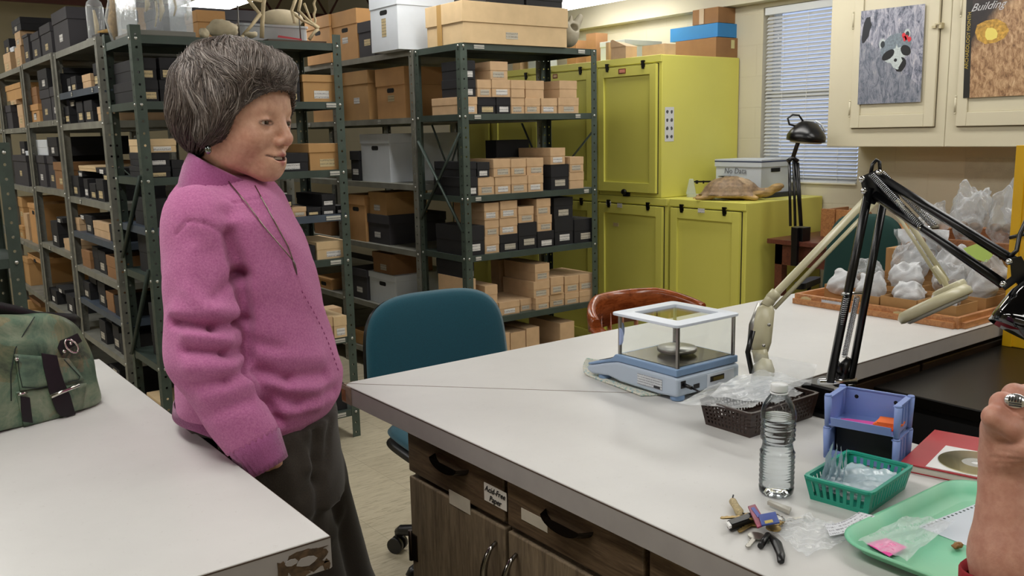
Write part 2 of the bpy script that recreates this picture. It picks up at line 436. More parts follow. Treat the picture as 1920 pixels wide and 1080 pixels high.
# ------------------------------------------------------------ window and blinds
CREAMW = M('cream_window_frame', '#d8d2bd', .5)
fm = MB().box((4.985, WY0+.001, WZ0+.0005), (5.06, WY1-.001, WZ0+.008)).box((5.06, WY0, WZ0), (5.1, WY0+.035, WZ1)).box((5.06, WY1-.035, WZ0), (5.1, WY1, WZ1)).box((5.06, WY0, WZ0), (5.1, WY1, WZ0+.035)).box((5.06, WY0, WZ1-.035), (5.1, WY1, WZ1)).box((5.06, WY0, 1.68), (5.1, WY1, 1.72))
win = struct('window_1', fm, CREAMW)
gl = NT('window_glass'); gl.set(Roughness=.02, IOR=1.45, Transmission_Weight=1.0); GLASSW = gl.m
MB().box((5.075, WY0+.03, WZ0+.03), (5.08, WY1-.03, WZ1-.03)).build('pane', GLASSW, win)
bl = thing('window_blind', 'closed white horizontal slat blind covering the window by the wall cabinets', 'blind', (5.02, 3.5, WZ1))
wpart('headrail', MB().box((4.99, WY0+.01, WZ1-.05), (5.04, WY1-.02, WZ1-.005)), M('white_blind_rail', '#cfd3d6', .4), bl)
slm = NT('white_blind_slat'); slm.base('#cfd0cd'); slm.set(Roughness=.45)
_tl = slm.add('ShaderNodeBsdfTranslucent'); _tl.inputs[0].default_value = (.55, .60, .72, 1); _mx = slm.add('ShaderNodeMixShader'); _mx.inputs[0].default_value = .2
slm.link(slm.b.outputs[0], _mx.inputs[1]); slm.link(_tl.outputs[0], _mx.inputs[2]); slm.link(_mx.outputs[0], slm.out.inputs[0])
sl = MB(); z = WZ0+.02; k = 0
while z < WZ1-.055:
    a = math.radians(48)
    c = [( -.0125*math.cos(a), -.0125*math.sin(a)), (.0015, 0), (.0125*math.cos(a), .0125*math.sin(a))]
    sl.loft([[(5.015+p[0], WY0+.012, z+p[1]) for p in c], [(5.015+p[0], WY1-.022, z+p[1]) for p in c]], closed=False); z += .0235
wpart('slats', sl, slm.m, bl)
wpart('bottom_rail', MB().box((5.0, WY0+.012, WZ0+.002), (5.03, WY1-.022, WZ0+.015)), M('white_blind_rail', '#cfd3d6', .4), bl)
cd = MB()
for y in (WY0+.14, WY1-.16, (WY0+WY1)/2+.02): cd.box((5.0, y-.0008, WZ0+.01), (5.002, y+.0008, WZ1-.05))
wpart('ladder_cord', cd, PLAIN_W, bl)

# ------------------------------------------------------------ text
_fc = {}
def text_mesh(s, size, extrude=.0004, shear=0):
    cu = bpy.data.curves.new('txt', 'FONT'); cu.body = s; cu.size = size; cu.extrude = extrude; cu.align_x = 'CENTER'; cu.align_y = 'CENTER'; cu.shear = shear; cu.resolution_u = 3
    ob = bpy.data.objects.new('txt', cu); dg = bpy.context.evaluated_depsgraph_get()
    COL.objects.link(ob); dg.update(); me = bpy.data.meshes.new_from_object(ob.evaluated_get(dg)); COL.objects.unlink(ob)
    bpy.data.objects.remove(ob); return me
def text_part(name, s, size, mat, parent, loc, right, up, extrude=.0004, shear=0, wscale=1):
    me = text_mesh(s, size, extrude, shear); me.materials.clear(); me.materials.append(mat)
    r = Vector(right).normalized(); u = Vector(up).normalized(); n = r.cross(u)
    L = parent.location if parent is not None and parent.parent is None else (parent.location+parent.parent.location if parent is not None else Vector((0, 0, 0)))
    mt = Matrix(((r.x*wscale, u.x, n.x, 0), (r.y*wscale, u.y, n.y, 0), (r.z*wscale, u.z, n.z, 0), (0, 0, 0, 1)))
    me.transform(Matrix.Translation(Vector(loc)-L)@mt)
    o = bpy.data.objects.new(name, me); COL.objects.link(o)
    if parent is not None: o.parent = parent
    return o
INK = M('black_ink', '#15151a', .6)

# ------------------------------------------------------------ tables
def laminate():
    t = NT('pale_grey_laminate'); t.set(Roughness=.38); v = t.coord()
    a = t.ramp(t.noise(v, 3, 5, .6), [(.3, '#c6c5c2'), (.7, '#d1d0cd')])
    t.base(t.mix(t.math('MULTIPLY', t.math('GREATER_THAN', t.noise(v, 90, 4, .7), .66), .18), a, '#9c958d'))
    t.bump(t.noise(v, 400, 2), .05, .0005); return t.m
LAMIN = laminate()
EDGE = M('shaded_laminate_edge', '#a29d9a', .5, var=.05, vs=20)  # same laminate as the tops, the shade on its edges painted in as grey
DKLINE = M('dark_edge_line', '#4a3b30', .8)
CHIPM = M('broken_particle_core', '#54422f', .9, var=.45, vs=90); CHIPL = M('exposed_pale_substrate', '#8a7a66', .9, var=.25, vs=50)
TZ = .92; TT = .045
cab = thing('work_table', 'long pale laminate table with a chipped front corner, the green bag on it', 'table', (-.7, 1.87, 0))
wpart('table_top', MB().box((-2.1, 1.168, TZ-.052), (.529, 2.572, TZ)), [LAMIN], cab, bevel=.0015)
wpart('edge_band', MB().box((-2.1, 1.1665, TZ-.05), (.5285, 1.168, TZ-.003)).box((.5285, 1.168, TZ-.05), (.530, 2.57, TZ-.003)), EDGE, cab)
wpart('edge_seam', MB().box((-2.1, 1.1662, TZ-.0032), (.529, 1.168, TZ-.0015)).box((.529, 1.168, TZ-.0032), (.5303, 2.57, TZ-.0015)), DKLINE, cab)
OAK = wood('greyed_oak', '#56493a', '#85755e', 5, (14, 14, 1.2), .45, .1)
OAKD = wood('drawer_oak', '#3f3023', '#6d5a44', 5, (14, 1.2, 14), .4, .1)
wpart('base_cabinet', MB().box((-2.0, 1.35, 0), (.33, 2.45, TZ-.052)), OAK, cab)
def blob(cx, cz, w, h, n, rnd, seed):
    r = random.Random(seed); return [(cx+w*math.cos(2*PI*k/n)*(1-rnd*r.random()), cz+h*math.sin(2*PI*k/n)*(1-rnd*r.random())) for k in range(n)]
def chip_patch(mb, pts, y, t=.0012):
    mb.loft([[(p[0], y, p[1]) for p in pts], [(p[0], y-t, p[1]) for p in pts]], True, True, smooth=False)
cp = MB()
chip_patch(cp, blob(.488, .892, .040, .022, 22, .35, 9), 1.1665, .0006); chip_patch(cp, blob(.452, .889, .010, .020, 11, .45, 1), 1.1665); chip_patch(cp, blob(.495, .904, .034, .006, 14, .5, 2), 1.1665)
chip_patch(cp, blob(.502, .882, .028, .005, 14, .6, 3), 1.1665); chip_patch(cp, blob(.478, .874, .020, .006, 12, .5, 4), 1.1665); chip_patch(cp, blob(.521, .878, .008, .012, 12, .5, 5), 1.1665)
wpart('chipped_corner', cp, CHIPM, cab, 'dark chipped corner of the edge band')
pc = MB(); chip_patch(pc, blob(.490, .893, .018, .008, 9, .2, 11), 1.1656); chip_patch(pc, blob(.466, .898, .012, .006, 8, .3, 12), 1.1656); wpart('torn_laminate', pc, EDGE, cab, 'grey laminate island left in the chipped corner')

# L-shaped counter
XE0, XE1, YE0, YE1 = .92, 1.54, 1.225, 1.908
XEND = 3.75
ct = thing('laminate_counter', 'L-shaped pale laminate counter with a mitred seam, carrying the scale and lamps', 'counter', (1.23, 1.5, 0))
poly = [(XE0, -1.2), (XE1, -1.2), (XE1, YE0), (XEND, YE0), (XEND, YE1), (XE0, YE1)]
wpart('worktop', MB().prism(poly, TZ-TT, TZ), LAMIN, ct, bevel=.0015)
wpart('edge_band', MB().box((XE0-.0015, -1.2, TZ-TT+.002), (XE0, YE1-.04, TZ-.003)).box((XE0, YE1, TZ-TT+.002), (XEND, YE1+.0015, TZ-.003)).box((XE1+.0015, YE0-.0015, TZ-TT+.002), (XEND, YE0, TZ-.003)).box((XE1, -1.2, TZ-TT+.002), (XE1+.0015, YE0-.0015, TZ-.003)), EDGE, ct)
wpart('edge_seam', MB().box((XE0-.0018, -1.2, TZ-.0032), (XE0, YE1-.04, TZ-.0015)).box((XE1+.0018, YE0-.0018, TZ-.0032), (XEND, YE0, TZ-.0015)), DKLINE, ct)
d = Vector((XE1-XE0, YE0-YE1, 0)).normalized(); nrm = Vector((-d.y, d.x, 0))*.0011
a = Vector((XE0, YE1, 0)); b = Vector((XE1, YE0, 0))
wpart('mitre_seam', MB().prism([a-nrm, b-nrm, b+nrm, a+nrm], TZ-.001, TZ+.0004), M('seam_filler', '#7d6f62', .8), ct)
wpart('chipped_corner', MB().prism([(XE0-.003, YE1-.045), (XE0, YE1-.045), (XE0, YE1+.002), (XE0-.003, YE1+.002)], TZ-TT+.001, TZ-.002)
      .prism([(XE0, YE1-.018), (XE0+.012, YE1-.006), (XE0+.03, YE1), (XE0, YE1)], TZ-.002, TZ+.0003), CHIPL, ct, 'bare worn corner of the worktop')
wpart('chip_core', MB().box((XE0-.0035, YE1-.018, TZ-.04), (XE0-.002, YE1+.0025, TZ-.012)), M('orange_core', '#8a5a34', .9, var=.3, vs=60), ct)

# base cabinets below the near arm, doors facing the standing woman
XF = .955
y_l = at(777, 850, 'x', XF).y; y_1 = at(963, 945, 'x', XF).y; y_2 = at(1228, 1060, 'x', XF).y
DZ = .779
def handle_arc(y, z, L, vertical=True):
    pts = []
    for k in range(13):
        a = k/12; o = math.sin(PI*a)
        pts.append((XF-.02-.032*o**.6, y, z+(a-.5)*L) if vertical else (XF-.02-.022*o**.6, y+(a-.5)*L, z))
    return MB().tube(pts, [.0035+.004*math.sin(PI*k/12) for k in range(13)], 8)
def cabinet(y0, y1, lab, side, group=None):
    t = thing('base_cabinet', lab, 'cabinet', (1.2, (y0+y1)/2, 0), 0, group)
    wpart('carcass', MB().box((XF, y0+.001, .09), (1.5, y1-.001, TZ-TT-.001)).box((XF+.05, y0+.001, 0), (1.5, y1-.001, .09)), wood('cabinet_carcass_oak', '#4b4033', '#6f6150', 5, (14, 14, 1.2), .5, .1), t)
    dr = wpart('drawer', MB().box((XF-.019, y0+.006, DZ), (XF, y1-.006, TZ-TT-.002)), OAKD, t, bevel=.003)
    ym = (y0+y1)/2+ (.0)
    pl = MB(); n = 14; r0 = []; r1 = []
    for k in range(n+1):
        a = PI*k/n; r0.append((XF-.0185, ym+.062*math.cos(a), .850-.026*math.sin(a))); r1.append((XF-.042, ym+.05*math.cos(a), .850-.020*math.sin(a)))
    pl.loft([r0, r1], closed=False); pl.add([r1[k] for k in range(n+1)], [tuple(range(n+1))], smooth=False)
    wpart('cup_handle', pl, M('tarnished_bronze', '#2a2420', .25, .9), dr)
    do = wpart('door', MB().box((XF-.019, y0+.006, .1), (XF, y1-.006, DZ-.012)), OAK, t, bevel=.003)
    hy = y0+.031 if side < 0 else y1-.033
    wpart('handle', handle_arc(hy, .672, .12), M('dark_chrome', '#8d8a86', .15, 1), do)
    return t, dr, do
t1, dr1, do1 = cabinet(y_1, y_l, 'oak base cabinet with handwritten paper label on its drawer, farthest from camera', -1)
t2, dr2, do2 = cabinet(y_2, y_1, 'oak base cabinet with a blank drawer label, second from the counter corner', 1)
cabinet(y_2-.62, y_2, 'oak base cabinet nearest the camera under the laminate counter', 1)
wpart('hinge', MB().cyl((XF-.02, y_l-.004, .57), (XF-.02, y_l-.004, .64), .006, n=8).box((XF-.022, y_l-.03, .575), (XF-.019, y_l-.004, .635)), M('dark_hinge', '#2a2019', .4, .8), t1)
def px_label(parent, px, py, w, h, mat, name='label', tilt=0, X=XF-.0195, lab=None):
    p = at(px, py, 'x', X)
    pts = [(-w/2, -h/2), (w/2, -h/2), (w/2, h/2), (-w/2, h/2)]
    c, s_ = math.cos(tilt), math.sin(tilt)
    P4 = [Vector((X, p.y+(a*c-b*s_), p.z+(a*s_+b*c))) for a, b in pts]
    mb = MB(); mb.add(P4+[v+Vector((-.0008, 0, 0)) for v in P4], [(3, 2, 1, 0), (4, 5, 6, 7), (0, 1, 5, 4), (1, 2, 6, 5), (2, 3, 7, 6), (3, 0, 4, 7)])
    return wpart(name, mb, mat, parent, lab), p
OLDP = M('aged_paper', '#b9b1a0', .8, var=.06, vs=40)
l1, p1_ = px_label(dr1, 929, 931, .072, .036, M('white_card', '#cfcac0', .8), lab='white label with handwriting')
text_part('writing', 'Acid-Free', .0165, INK, dr1, (XF-.0212, p1_.y, p1_.z+.008), (0, -1, 0), (0, 0, 1), shear=.3)
text_part('writing', 'Paper', .0165, INK, dr1, (XF-.0212, p1_.y, p1_.z-.009), (0, -1, 0), (0, 0, 1), shear=.3)
px_label(do1, 862, 941, .075, .03, OLDP, lab='blank aged paper label')
px_label(dr2, 1002, 975, .075, .022, OLDP, lab='blank aged paper label')
# cabinets below the far arm
for k in range(3):
    x0 = 1.62+k*.7
    t = thing('base_cabinet', ['dark wood cabinet below the counter beside the black bench', 'dark wood cabinet below the counter behind the black bench', 'dark wood cabinet at the wall end of the counter'][k], 'cabinet', (x0+.35, 1.57, 0))
    wpart('carcass', MB().box((x0, 1.262, .0), (x0+.698, 1.86, TZ-TT-.001)), wood('dark_cabinet_wood', '#241a14', '#3d2d21', 5, (1.2, 14, 14), .5, .1), t)
    wpart('door', MB().box((x0+.005, 1.245, .1), (x0+.69, 1.262, TZ-TT-.02)), wood('dark_cabinet_wood', '#241a14', '#3d2d21'), t, bevel=.003)
# black bench
BZ = .85
bb = thing('black_bench', 'low black topped bench in the inner corner of the counter', 'bench', (2.9, .3, 0))
BT = M('black_bench_top', '#0e0c09', .3, 0, var=.25, vs=3, Specular_IOR_Level=.25); 
wpart('bench_top', MB().box((2.04, -1.0, BZ-.03), (4.2, YE0-.006, BZ)), BT, bb, bevel=.003)
wpart('base', MB().box((2.06, -.98, 0), (4.1, 1.2, BZ-.03)), M('black_bench_side', '#08080a', .6), bb)
# ------------------------------------------------------------ steel shelving
SHW = .945
def flange(mb, p, along, wdt, z0, z1, th=.002, inward=None):
    """one punched leg of an angle post: from p along a unit direction"""
    a = Vector((p[0], p[1], 0)); d = Vector(along); n = Vector(inward)*th
    for off, flip in ((Vector((0, 0, 0)), 0), (n, 1)):
        v = [a+off+Vector((0, 0, z0)), a+off+d*wdt+Vector((0, 0, z0)), a+off+d*wdt+Vector((0, 0, z1)), a+off+Vector((0, 0, z1))]
        mb.add(v, [(0, 1, 2, 3) if not flip else (3, 2, 1, 0)], [(0, z0), (wdt, z0), (wdt, z1), (0, z1)])
    v0 = [a+Vector((0, 0, z0)), a+n+Vector((0, 0, z0)), a+n+Vector((0, 0, z1)), a+Vector((0, 0, z1))]
    for o in (d*wdt,): mb.add([x+o for x in v0], [(0, 1, 2, 3)], [(0, 0)]*4)
def shelving(label, org, rz, Wd, D, ztop, levels, post_mat, beam_mats, brace=(), stickers=None, group=None, cat='shelf'):
    """levels: deck heights. local x along the front, y into the rack"""
    t = thing('steel_shelving', label, cat, org, rz, group); w = .042
    for sx in (0, 1):
        for sy in (0, 1):
            m = MB(); x = Wd*sx; y = D*sy; ix = 1-2*sx; iy = 1-2*sy
            flange(m, (x, y), (ix, 0, 0), w, 0, ztop, inward=(0, iy, 0)); flange(m, (x, y), (0, iy, 0), w, 0, ztop, inward=(ix, 0, 0))
            part('post', m, post_mat, t)
    for k, z in enumerate(levels):
        bm = beam_mats[k % len(beam_mats)] if isinstance(beam_mats, list) else beam_mats
        h = .033; g = .0025
        sh = part('shelf', MB().box((g, g, z-.002), (Wd-g, D-g, z)).box((g, g, z-h), (Wd-g, g+.002, z-.002)).box((g, D-g-.002, z-h), (Wd-g, D-g, z-.002))
                  .box((g, g, z-h), (g+.002, D-g, z-.002)).box((Wd-g-.002, g, z-h), (Wd-g, D-g, z-.002)), bm, t)
        bo = MB()
        for sx in (0, 1):
            x = .02 if not sx else Wd-.02
            bo.sphere((x, -.001, z-.014), (.007, .004, .007), 8, 5)
            if sx == 0: bo.sphere((-.001, .02, z-.014), (.004, .007, .007), 8, 5).sphere((-.001, D-.02, z-.014), (.004, .007, .007), 8, 5)
        part('bolts', bo, BOLT, sh)
        for s in (stickers or {}).get(k, ()):
            m = MB(); xx, ww = s; m.add([(xx-ww/2, -.0012, z-.026), (xx+ww/2, -.0012, z-.026), (xx+ww/2, -.0012, z-.006), (xx-ww/2, -.0012, z-.006)] + [(xx-ww/2, .002, z-.026), (xx+ww/2, .002, z-.026), (xx+ww/2, .002, z-.006), (xx-ww/2, .002, z-.006)], [(0, 1, 2, 3), (7, 6, 5, 4), (0, 4, 5, 1), (3, 2, 6, 7)],
                          [(0, 0), (ww, 0), (ww, .02), (0, .02)]*2)
            part('shelf_sticker', m, STICK, sh)
    for a, b in brace:
        d = (Vector(b)-Vector(a)); n = d.normalized(); 
        m = MB(); m.tube([a, b], .011, 4, flat=.25); part('brace', m, BEAM_G, t)
    return t
YF = 3.985; AX0, BX0 = 1.06, 2.68
AZ = [1.925, 1.657, 1.339, 1.127, .912, .523, .145]
BZL = [1.957, 1.597, 1.166, .845, .487, .145]
stA = {0: [], 1: [(.21, .05), (.88, .05)], 2: [(.2, .05), (.88, .05)], 3: [(.86, .075)], 4: [(.86, .055)], 5: [(.15, .055), (.86, .055)], 6: [(.84, .06)]}
stB = {0: [(.12, .065), (.83, .05)], 1: [(.1, .04), (.8, .035)], 2: [(.09, .035), (.86, .035)], 3: [(.08, .035)], 4: [], 5: []}
shelving('green steel shelving rack behind the standing woman, skeletons on its top', (AX0, YF, 0), 0, SHW, .46, 1.965, AZ, STEEL_G, [BEAM_G, BEAM_G, BEAM_G, BEAM_B, BEAM_G, BEAM_G, BEAM_G],
         brace=(((-.004, .02, 1.35), (-.004, .44, .96)), ((-.004, .02, .95), (-.004, .44, .5)), ((SHW-.03, .455, .5), (SHW-.25, .455, .9)), ((SHW-.02, .465, 1.0), (SHW-.22, .465, 1.3))), stickers=stA)
shelving('green steel shelving rack right of the teal chair, large tan carton on its top', (BX0, YF, 0), 0, SHW, .46, 1.9565, BZL, STEEL_G, BEAM_G,
         brace=(((-.004, .02, 1.5), (-.004, .44, 1.02)), ((-.004, .02, .98), (-.004, .44, 1.46)), ((.1, .458, 1.55), (.27, .458, 1.12)), ((.32, .458, 1.55), (.14, .458, 1.12)),
                ((SHW-.03, .458, 1.22), (SHW-.2, .458, 1.55)), ((SHW+.004, .03, 1.5), (SHW+.004, .4, 1.2)), ((SHW-.2, .458, 1.14), (SHW-.03, .458, .9))), stickers=stB)
LZ = {1: [1.971, 1.754, 1.591, 1.2, 1.01, .817, .634, .433, .13], 2: [1.98, 1.62, 1.221, .862, .47, .13], 3: [1.976, 1.594, 1.203, .812, .475, .13], 4: [1.99, 1.6, 1.2, .83, .48, .13]}
LY = {1: (4.56, 5.52), 2: (5.575, 6.52), 3: (6.56, 7.5), 4: (7.55, 8.5)}
nm = {1: 'first', 2: 'second', 3: 'third', 4: 'fourth'}
for k in (1, 2, 3, 4):
    y0, y1 = LY[k]
    mats = [BEAM_N, BEAM_B, BEAM_N, BEAM_N, BEAM_B, BEAM_N, BEAM_B, BEAM_N, BEAM_N] if k == 1 else BEAM_N
    shelving('grey steel shelving bay, %s in the left row going away from the camera' % nm[k], (AX0, y1, 0), -PI/2, y1-y0, .92, LZ[k][0]-.0005, LZ[k], STEEL_N, mats,
             brace=(((y1-y0+.006, .03, 1.4), (y1-y0+.006, .9, .5)),) if k == 1 else (), stickers={1: [(.35, .02), (.8, .02)], 3: [(.3, .03)]})
MZ = [1.963, 1.591, 1.212, .827, .444, .13]
for k, (y0, y1) in enumerate(((4.46, 5.42), (5.44, 6.4), (6.42, 7.38))):
    shelving('grey steel shelving bay, %s behind the right rack in its row' % ('first', 'second', 'third')[k], (BX0-.002, y1, 0), -PI/2, y1-y0, .92, 1.9625, MZ, STEEL_N, BEAM_N, stickers={1: [(.55, .03)]})
# low rack at the left picture edge
shelving('dark green steel shelving post and rack cut off by the left picture edge', (-.40, 3.55, 0), 0, .915, .4, 1.5, [1.48, 1.1, .7, .3], STEEL_G, BEAM_G)

# ------------------------------------------------------------ boxes
def lab_uv(w, h): return [(0, 0), (w, 0), (w, h), (0, h)]
def plate(mb, c, r, u, w, h, t=.0008):
    """thin sheet centred at c; r right, u up, faces r x u"""
    c = Vector(c); r = Vector(r)*w/2; u = Vector(u)*h/2; n = Vector(r).cross(Vector(u)).normalized()*t
    v = [c-r-u+n, c+r-u+n, c+r+u+n, c-r+u+n, c-r-u, c+r-u, c+r+u, c-r+u]
    o = random.random()*3
    uv = [(o, o), (w+o, o), (w+o, h+o), (o, h+o)]*2
    return mb.add(v, [(0, 1, 2, 3), (7, 6, 5, 4), (0, 4, 5, 1), (1, 5, 6, 2), (2, 6, 7, 3), (3, 7, 4, 0)], uv)
ORD = ['first', 'second', 'third', 'fourth', 'fifth', 'sixth', 'seventh', 'eighth', 'ninth', 'tenth', 'eleventh', 'twelfth']
def carton(label, x0, x1, y0, y1, z0, z1, mat, lid=.5, front='y', labm=None, labpos=(0, .28), labsize=None, hole=False, lidmat=None, rz=0, group=None, lip=.0018, cat='box', labtext=None, seam=False):
    """a lidded board box. front 'y': label on its -Y face; 'x': on its -X face"""
    cx, cy = (x0+x1)/2, (y0+y1)/2; w, d, h = x1-x0, y1-y0, z1-z0
    g = .0006
    t = thing('storage_box', label, cat, (cx, cy, z0), rz, group)
    lh = lid*h if lid < 1 else .03
    hw, hd = w/2-g-lip, d/2-g-lip
    part('body', MB().box((-hw, -hd, .0004), (hw, hd, h-.004)), mat, t)
    if lid: part('lid', MB().box((-hw-lip, -hd-lip, h-lh), (hw+lip, hd+lip, h-.0006)), lidmat or mat, t, bevel=min(.0012, lip*.5), seg=1)
    fw = w if front == 'y' else d
    def P(u, z, o):    # a point on the front face, u in -.5.. .5 to the right as seen
        return (u*w, -hd-o, z) if front == 'y' else (-hw-o, -u*d, z)
    r = (1, 0, 0) if front == 'y' else (0, -1, 0)
    if labm is not None:
        lw, lhh = labsize or (fw*.62, h*.3)
        lw = min(lw, fw*.9); zc = labpos[1]*h; o = lip+.0004 if zc+lhh/2 > h-lh else .0004
        part('label', plate(MB(), P(labpos[0], zc, o), r, (0, 0, 1), lw, lhh), labm, t)
    if hole:
        zc = (h-lh)-.028; m = MB()
        s = rrect(-.042, -.013, .042, .013, .012, 4)
        if front == 'y': m.loft([[(p[0], -hd-.0006, zc+p[1]) for p in s], [(p[0], -hd+.003, zc+p[1]) for p in s]], True, True, smooth=False)
        else: m.loft([[(-hw-.0006, -p[0], zc+p[1]) for p in s], [(-hw+.003, -p[0], zc+p[1]) for p in s]], True, True, smooth=False)
        part('hand_hole', m, HOLE, t)
    return t
KIND = {'t': (TAN, 'tan'), 'p': (TAN2, 'pale tan'), 'k': (BLK, 'black'), 'o': (ORG, 'orange-tan'), 'b': (BRN, 'brown'), 'c': (TAN3, 'brown'), 'g': (GRYB, 'dark grey'), 'w': (WHB, 'white')}
LK = {'w': LAB_W, 'c': LAB_C, 'g': LAB_G}
LN = {'w': 'white', 'c': 'cream', 'g': 'grey'}
TIER = ['bottom', 'second', 'third']
def fill(face, plane, deck, rack, shelf, tiers, ylow, depth=.3, lim=None):
    """tiers: list of lists of (px0, px1, ytop, kind, label, [lid], [depth])"""
    done = []
    sgn = 1
    for ti, row in enumerate(tiers):
        for i, e in enumerate(row):
            pa, pb, yt, kd, lb = e[:5]; lid = e[5] if len(e) > 5 and e[5] is not None else .5; dp = e[6] if len(e) > 6 else depth
            back = e[7] if len(e) > 7 else 0; hol = lid and lid < .36 and kd in 'ow' and face == 'x' and dp > .35; lp_ = .005 if (0 < lid < .4) else .0018
            pl = plane+.005*((i*7+ti*3) % 4)+back
            if face == 'y': A = at(pa, yt, 'y', pl).x; B = at(pb, yt, 'y', pl).x
            else: A = at(pb, yt, 'x', pl).y; B = at(pa, yt, 'x', pl).y
            zt = at((pa+pb)/2, yt, face, pl).z
            for zl in (AZ, BZL, MZ, LZ[1], LZ[2], LZ[3]):
                if min(abs(z_-deck) for z_ in zl) < .003:
                    up_ = [z_ for z_ in zl if z_ > deck+.05]
                    if up_: zt = min(zt, min(up_)-.037); break
            if lim: A = max(A, lim[0]); B = min(B, lim[1])
            lo = pl; hi = pl+dp
            z0 = deck
            for (a, b, l0, h0, zz) in done:
                if min(B, b)-max(A, a) > .3*min(B-A, b-a) and min(hi, h0)-max(lo, l0) > .002: z0 = max(z0, zz)
            if zt-z0 < .02: zt = z0+.03
            for (a, b, l0, h0, zz) in done:          # never into a neighbour
                if zz > z0+.003 and min(hi, h0)-max(lo, l0) > .002 and min(B, b)-max(A, a) > 0:
                    if (A+B)/2 > (a+b)/2: A = b+.0005
                    else: B = a-.0005
            done.append((A, B, lo, hi, zt)); mat, cn = KIND[kd]
            side = 'label' if lb else 'no label'
            kindw = 'lidded box' if lid >= 1 or lid < .4 else 'box'
            lbl = '%s %s %s, %s in %s tier, %s shelf, %s' % (cn, kindw, (LN[lb]+'-labelled') if lb else 'unlabelled', ORD[i], TIER[ti], shelf, rack)
            h = zt-z0
            ls = (min(.075, (B-A)*.62), min(.036, h*.32)) if lb else None
            if face == 'y': carton(lbl, A, B, lo, hi, z0, zt, mat, lid=lid, front='y', labm=LK.get(lb), labpos=((random.random()-.4)*.15, .27), labsize=ls, rz=0, lip=lp_)
            else: carton(lbl, lo, hi, A, B, z0, zt, mat, lid=lid, front='x', labm=LK.get(lb), labpos=((random.random()-.5)*.15, .4 if h > .2 else .3), labsize=(ls[0], max(ls[1], .03 if h > .1 else .02)) if ls else None, rz=0, lip=lp_, hole=bool(hol))
RB = 'right rack'; LIMX = (BX0+.006, BX0+.939)
PB = YF+.012
fill('y', PB, 1.597, RB, 'second', [
 [(866, 895, 181, 't', 'w', .45), (895.5, 929.5, 182, 'k', 'c'), (929.8, 957.4, 182, 'k', 'w'), (957.8, 983.5, 183, 't', 'g'), (984, 1013, 184, 't', 'g'), (1014.5, 1045, 184, 't', 'w'), (1047, 1085.5, 183, 't', 'g')],
 [(866, 892, 148, 'k', 'w', .5, .2), (894.5, 921, 149, 't', 'g'), (922, 957, 149, 't', 'w'), (957.8, 984, 150, 't', None), (985, 1020, 151, 't', None), (1049, 1082, 151, 't', None)],
 [(866, 891, 113, 'k', 'w', .5, .2), (919, 952, 115, 't', 'g')]], None, lim=LIMX)
fill('y', PB, 1.166, RB, 'third', [
 [(869.5, 895.5, 332, 'k', 'w'), (896, 927, 332, 't', 'g'), (927.4, 958, 331, 't', 'w'), (958.4, 989, 329, 't', 'g'), (989.4, 1019, 328, 't', 'w'), (1033, 1066.8, 308, 'k', 'g'), (1067.6, 1095, 322, 't', None)],
 [(870, 893.5, 303, 'k', None), (894, 918, 304, 'k', 'w'), (925, 957, 298, 't', 'g'), (957.8, 986.5, 298, 't', 'g'), (987.4, 1019, 296, 't', 'g'), (1032, 1060, 277, 't', 'w'), (1061, 1094.5, 294, 't', 'g')]], None, lim=LIMX)
fill('y', PB+.33, 1.166, 'right rack', 'third (back)', [[(930, 992, 262, 'k', None, .5, .11)]], None, lim=LIMX)
fill('y', PB, .845, RB, 'fourth', [
 [(872.7, 908, 424, 'k', 'w'), (908.6, 936.5, 443, 't', 'w'), (937, 971.5, 439, 'k', 'g'), (972, 1006.5, 417, 'k', 'g'), (1007.5, 1039, 433, 'k', 'w'), (1040, 1075, 409, 'k', 'w'), (1077, 1114, 410, 'k', 'g')],
 [(908.6, 935.5, 412, 't', 'g'), (937, 970.5, 408, 't', 'w'), (972, 1001, 387, 't', 'g'), (1007.6, 1035, 403, 't', 'g'), (1038.5, 1074.5, 370, 'k', 'g', .4)],
 [(907.5, 935.5, 380, 't', 'w'), (938, 970, 376, 't', 'w'), (1006, 1032.6, 372, 't', 'g')]], None, lim=LIMX)
fill('y', PB, .487, RB, 'fifth', [
 [(877, 892, 523, 't', None), (909, 934, 570, 't', None), (936, 975, 565, 't', 'w'), (975.6, 997.6, 560, 't', 'g', .5, .28, .03), (1000, 1030, 558, 't', 'g'), (1031, 1058, 550, 't', 'g'), (1059.6, 1085.6, 549, 't', 'g'), (1087, 1116, 544, 't', None)],
 [(873, 889, 486, 'k', 'w'), (909, 933, 535, 't', None), (1000.5, 1031, 527, 't', 'g'), (1033, 1057, 519, 't', 'g'), (1058.6, 1085.4, 517, 't', 'g'), (1086.8, 1115.5, 513, 't', 'g')],
 [(1003, 1032, 494, 't', 'g')]], None, lim=LIMX)
fill('y', PB+.36, .487, 'right rack', 'fifth (back)', [[(935, 965, 486, 't', 'g', .5, .085)]], None, lim=LIMX)
fill('y', PB, .145, RB, 'lowest', [
 [(933, 956, 625, 't', None), (957, 985.5, 622, 't', None), (987, 1011.5, 614, 't', 'g'), (1050, 1077, 604, 't', None)]], None, lim=LIMX)
RA = 'middle rack'; LIMX = (AX0+.006, AX0+.939)
fill('y', PB, 1.657, RA, 'second', [
 [(258, 296, 149.5, 'k', 'c', .45, .4), (297.5, 334, 149.5, 'k', 'c', .45), (526, 562, 153, 'k', 'c'), (566, 632, 140, 'c', 'w', .27, .4)],
 [(258, 292, 108, 'k', 'c', .5, .4), (297.5, 334, 108, 'k', 'c', .5), (527, 561, 119, 'k', 'c')]], None, lim=LIMX)
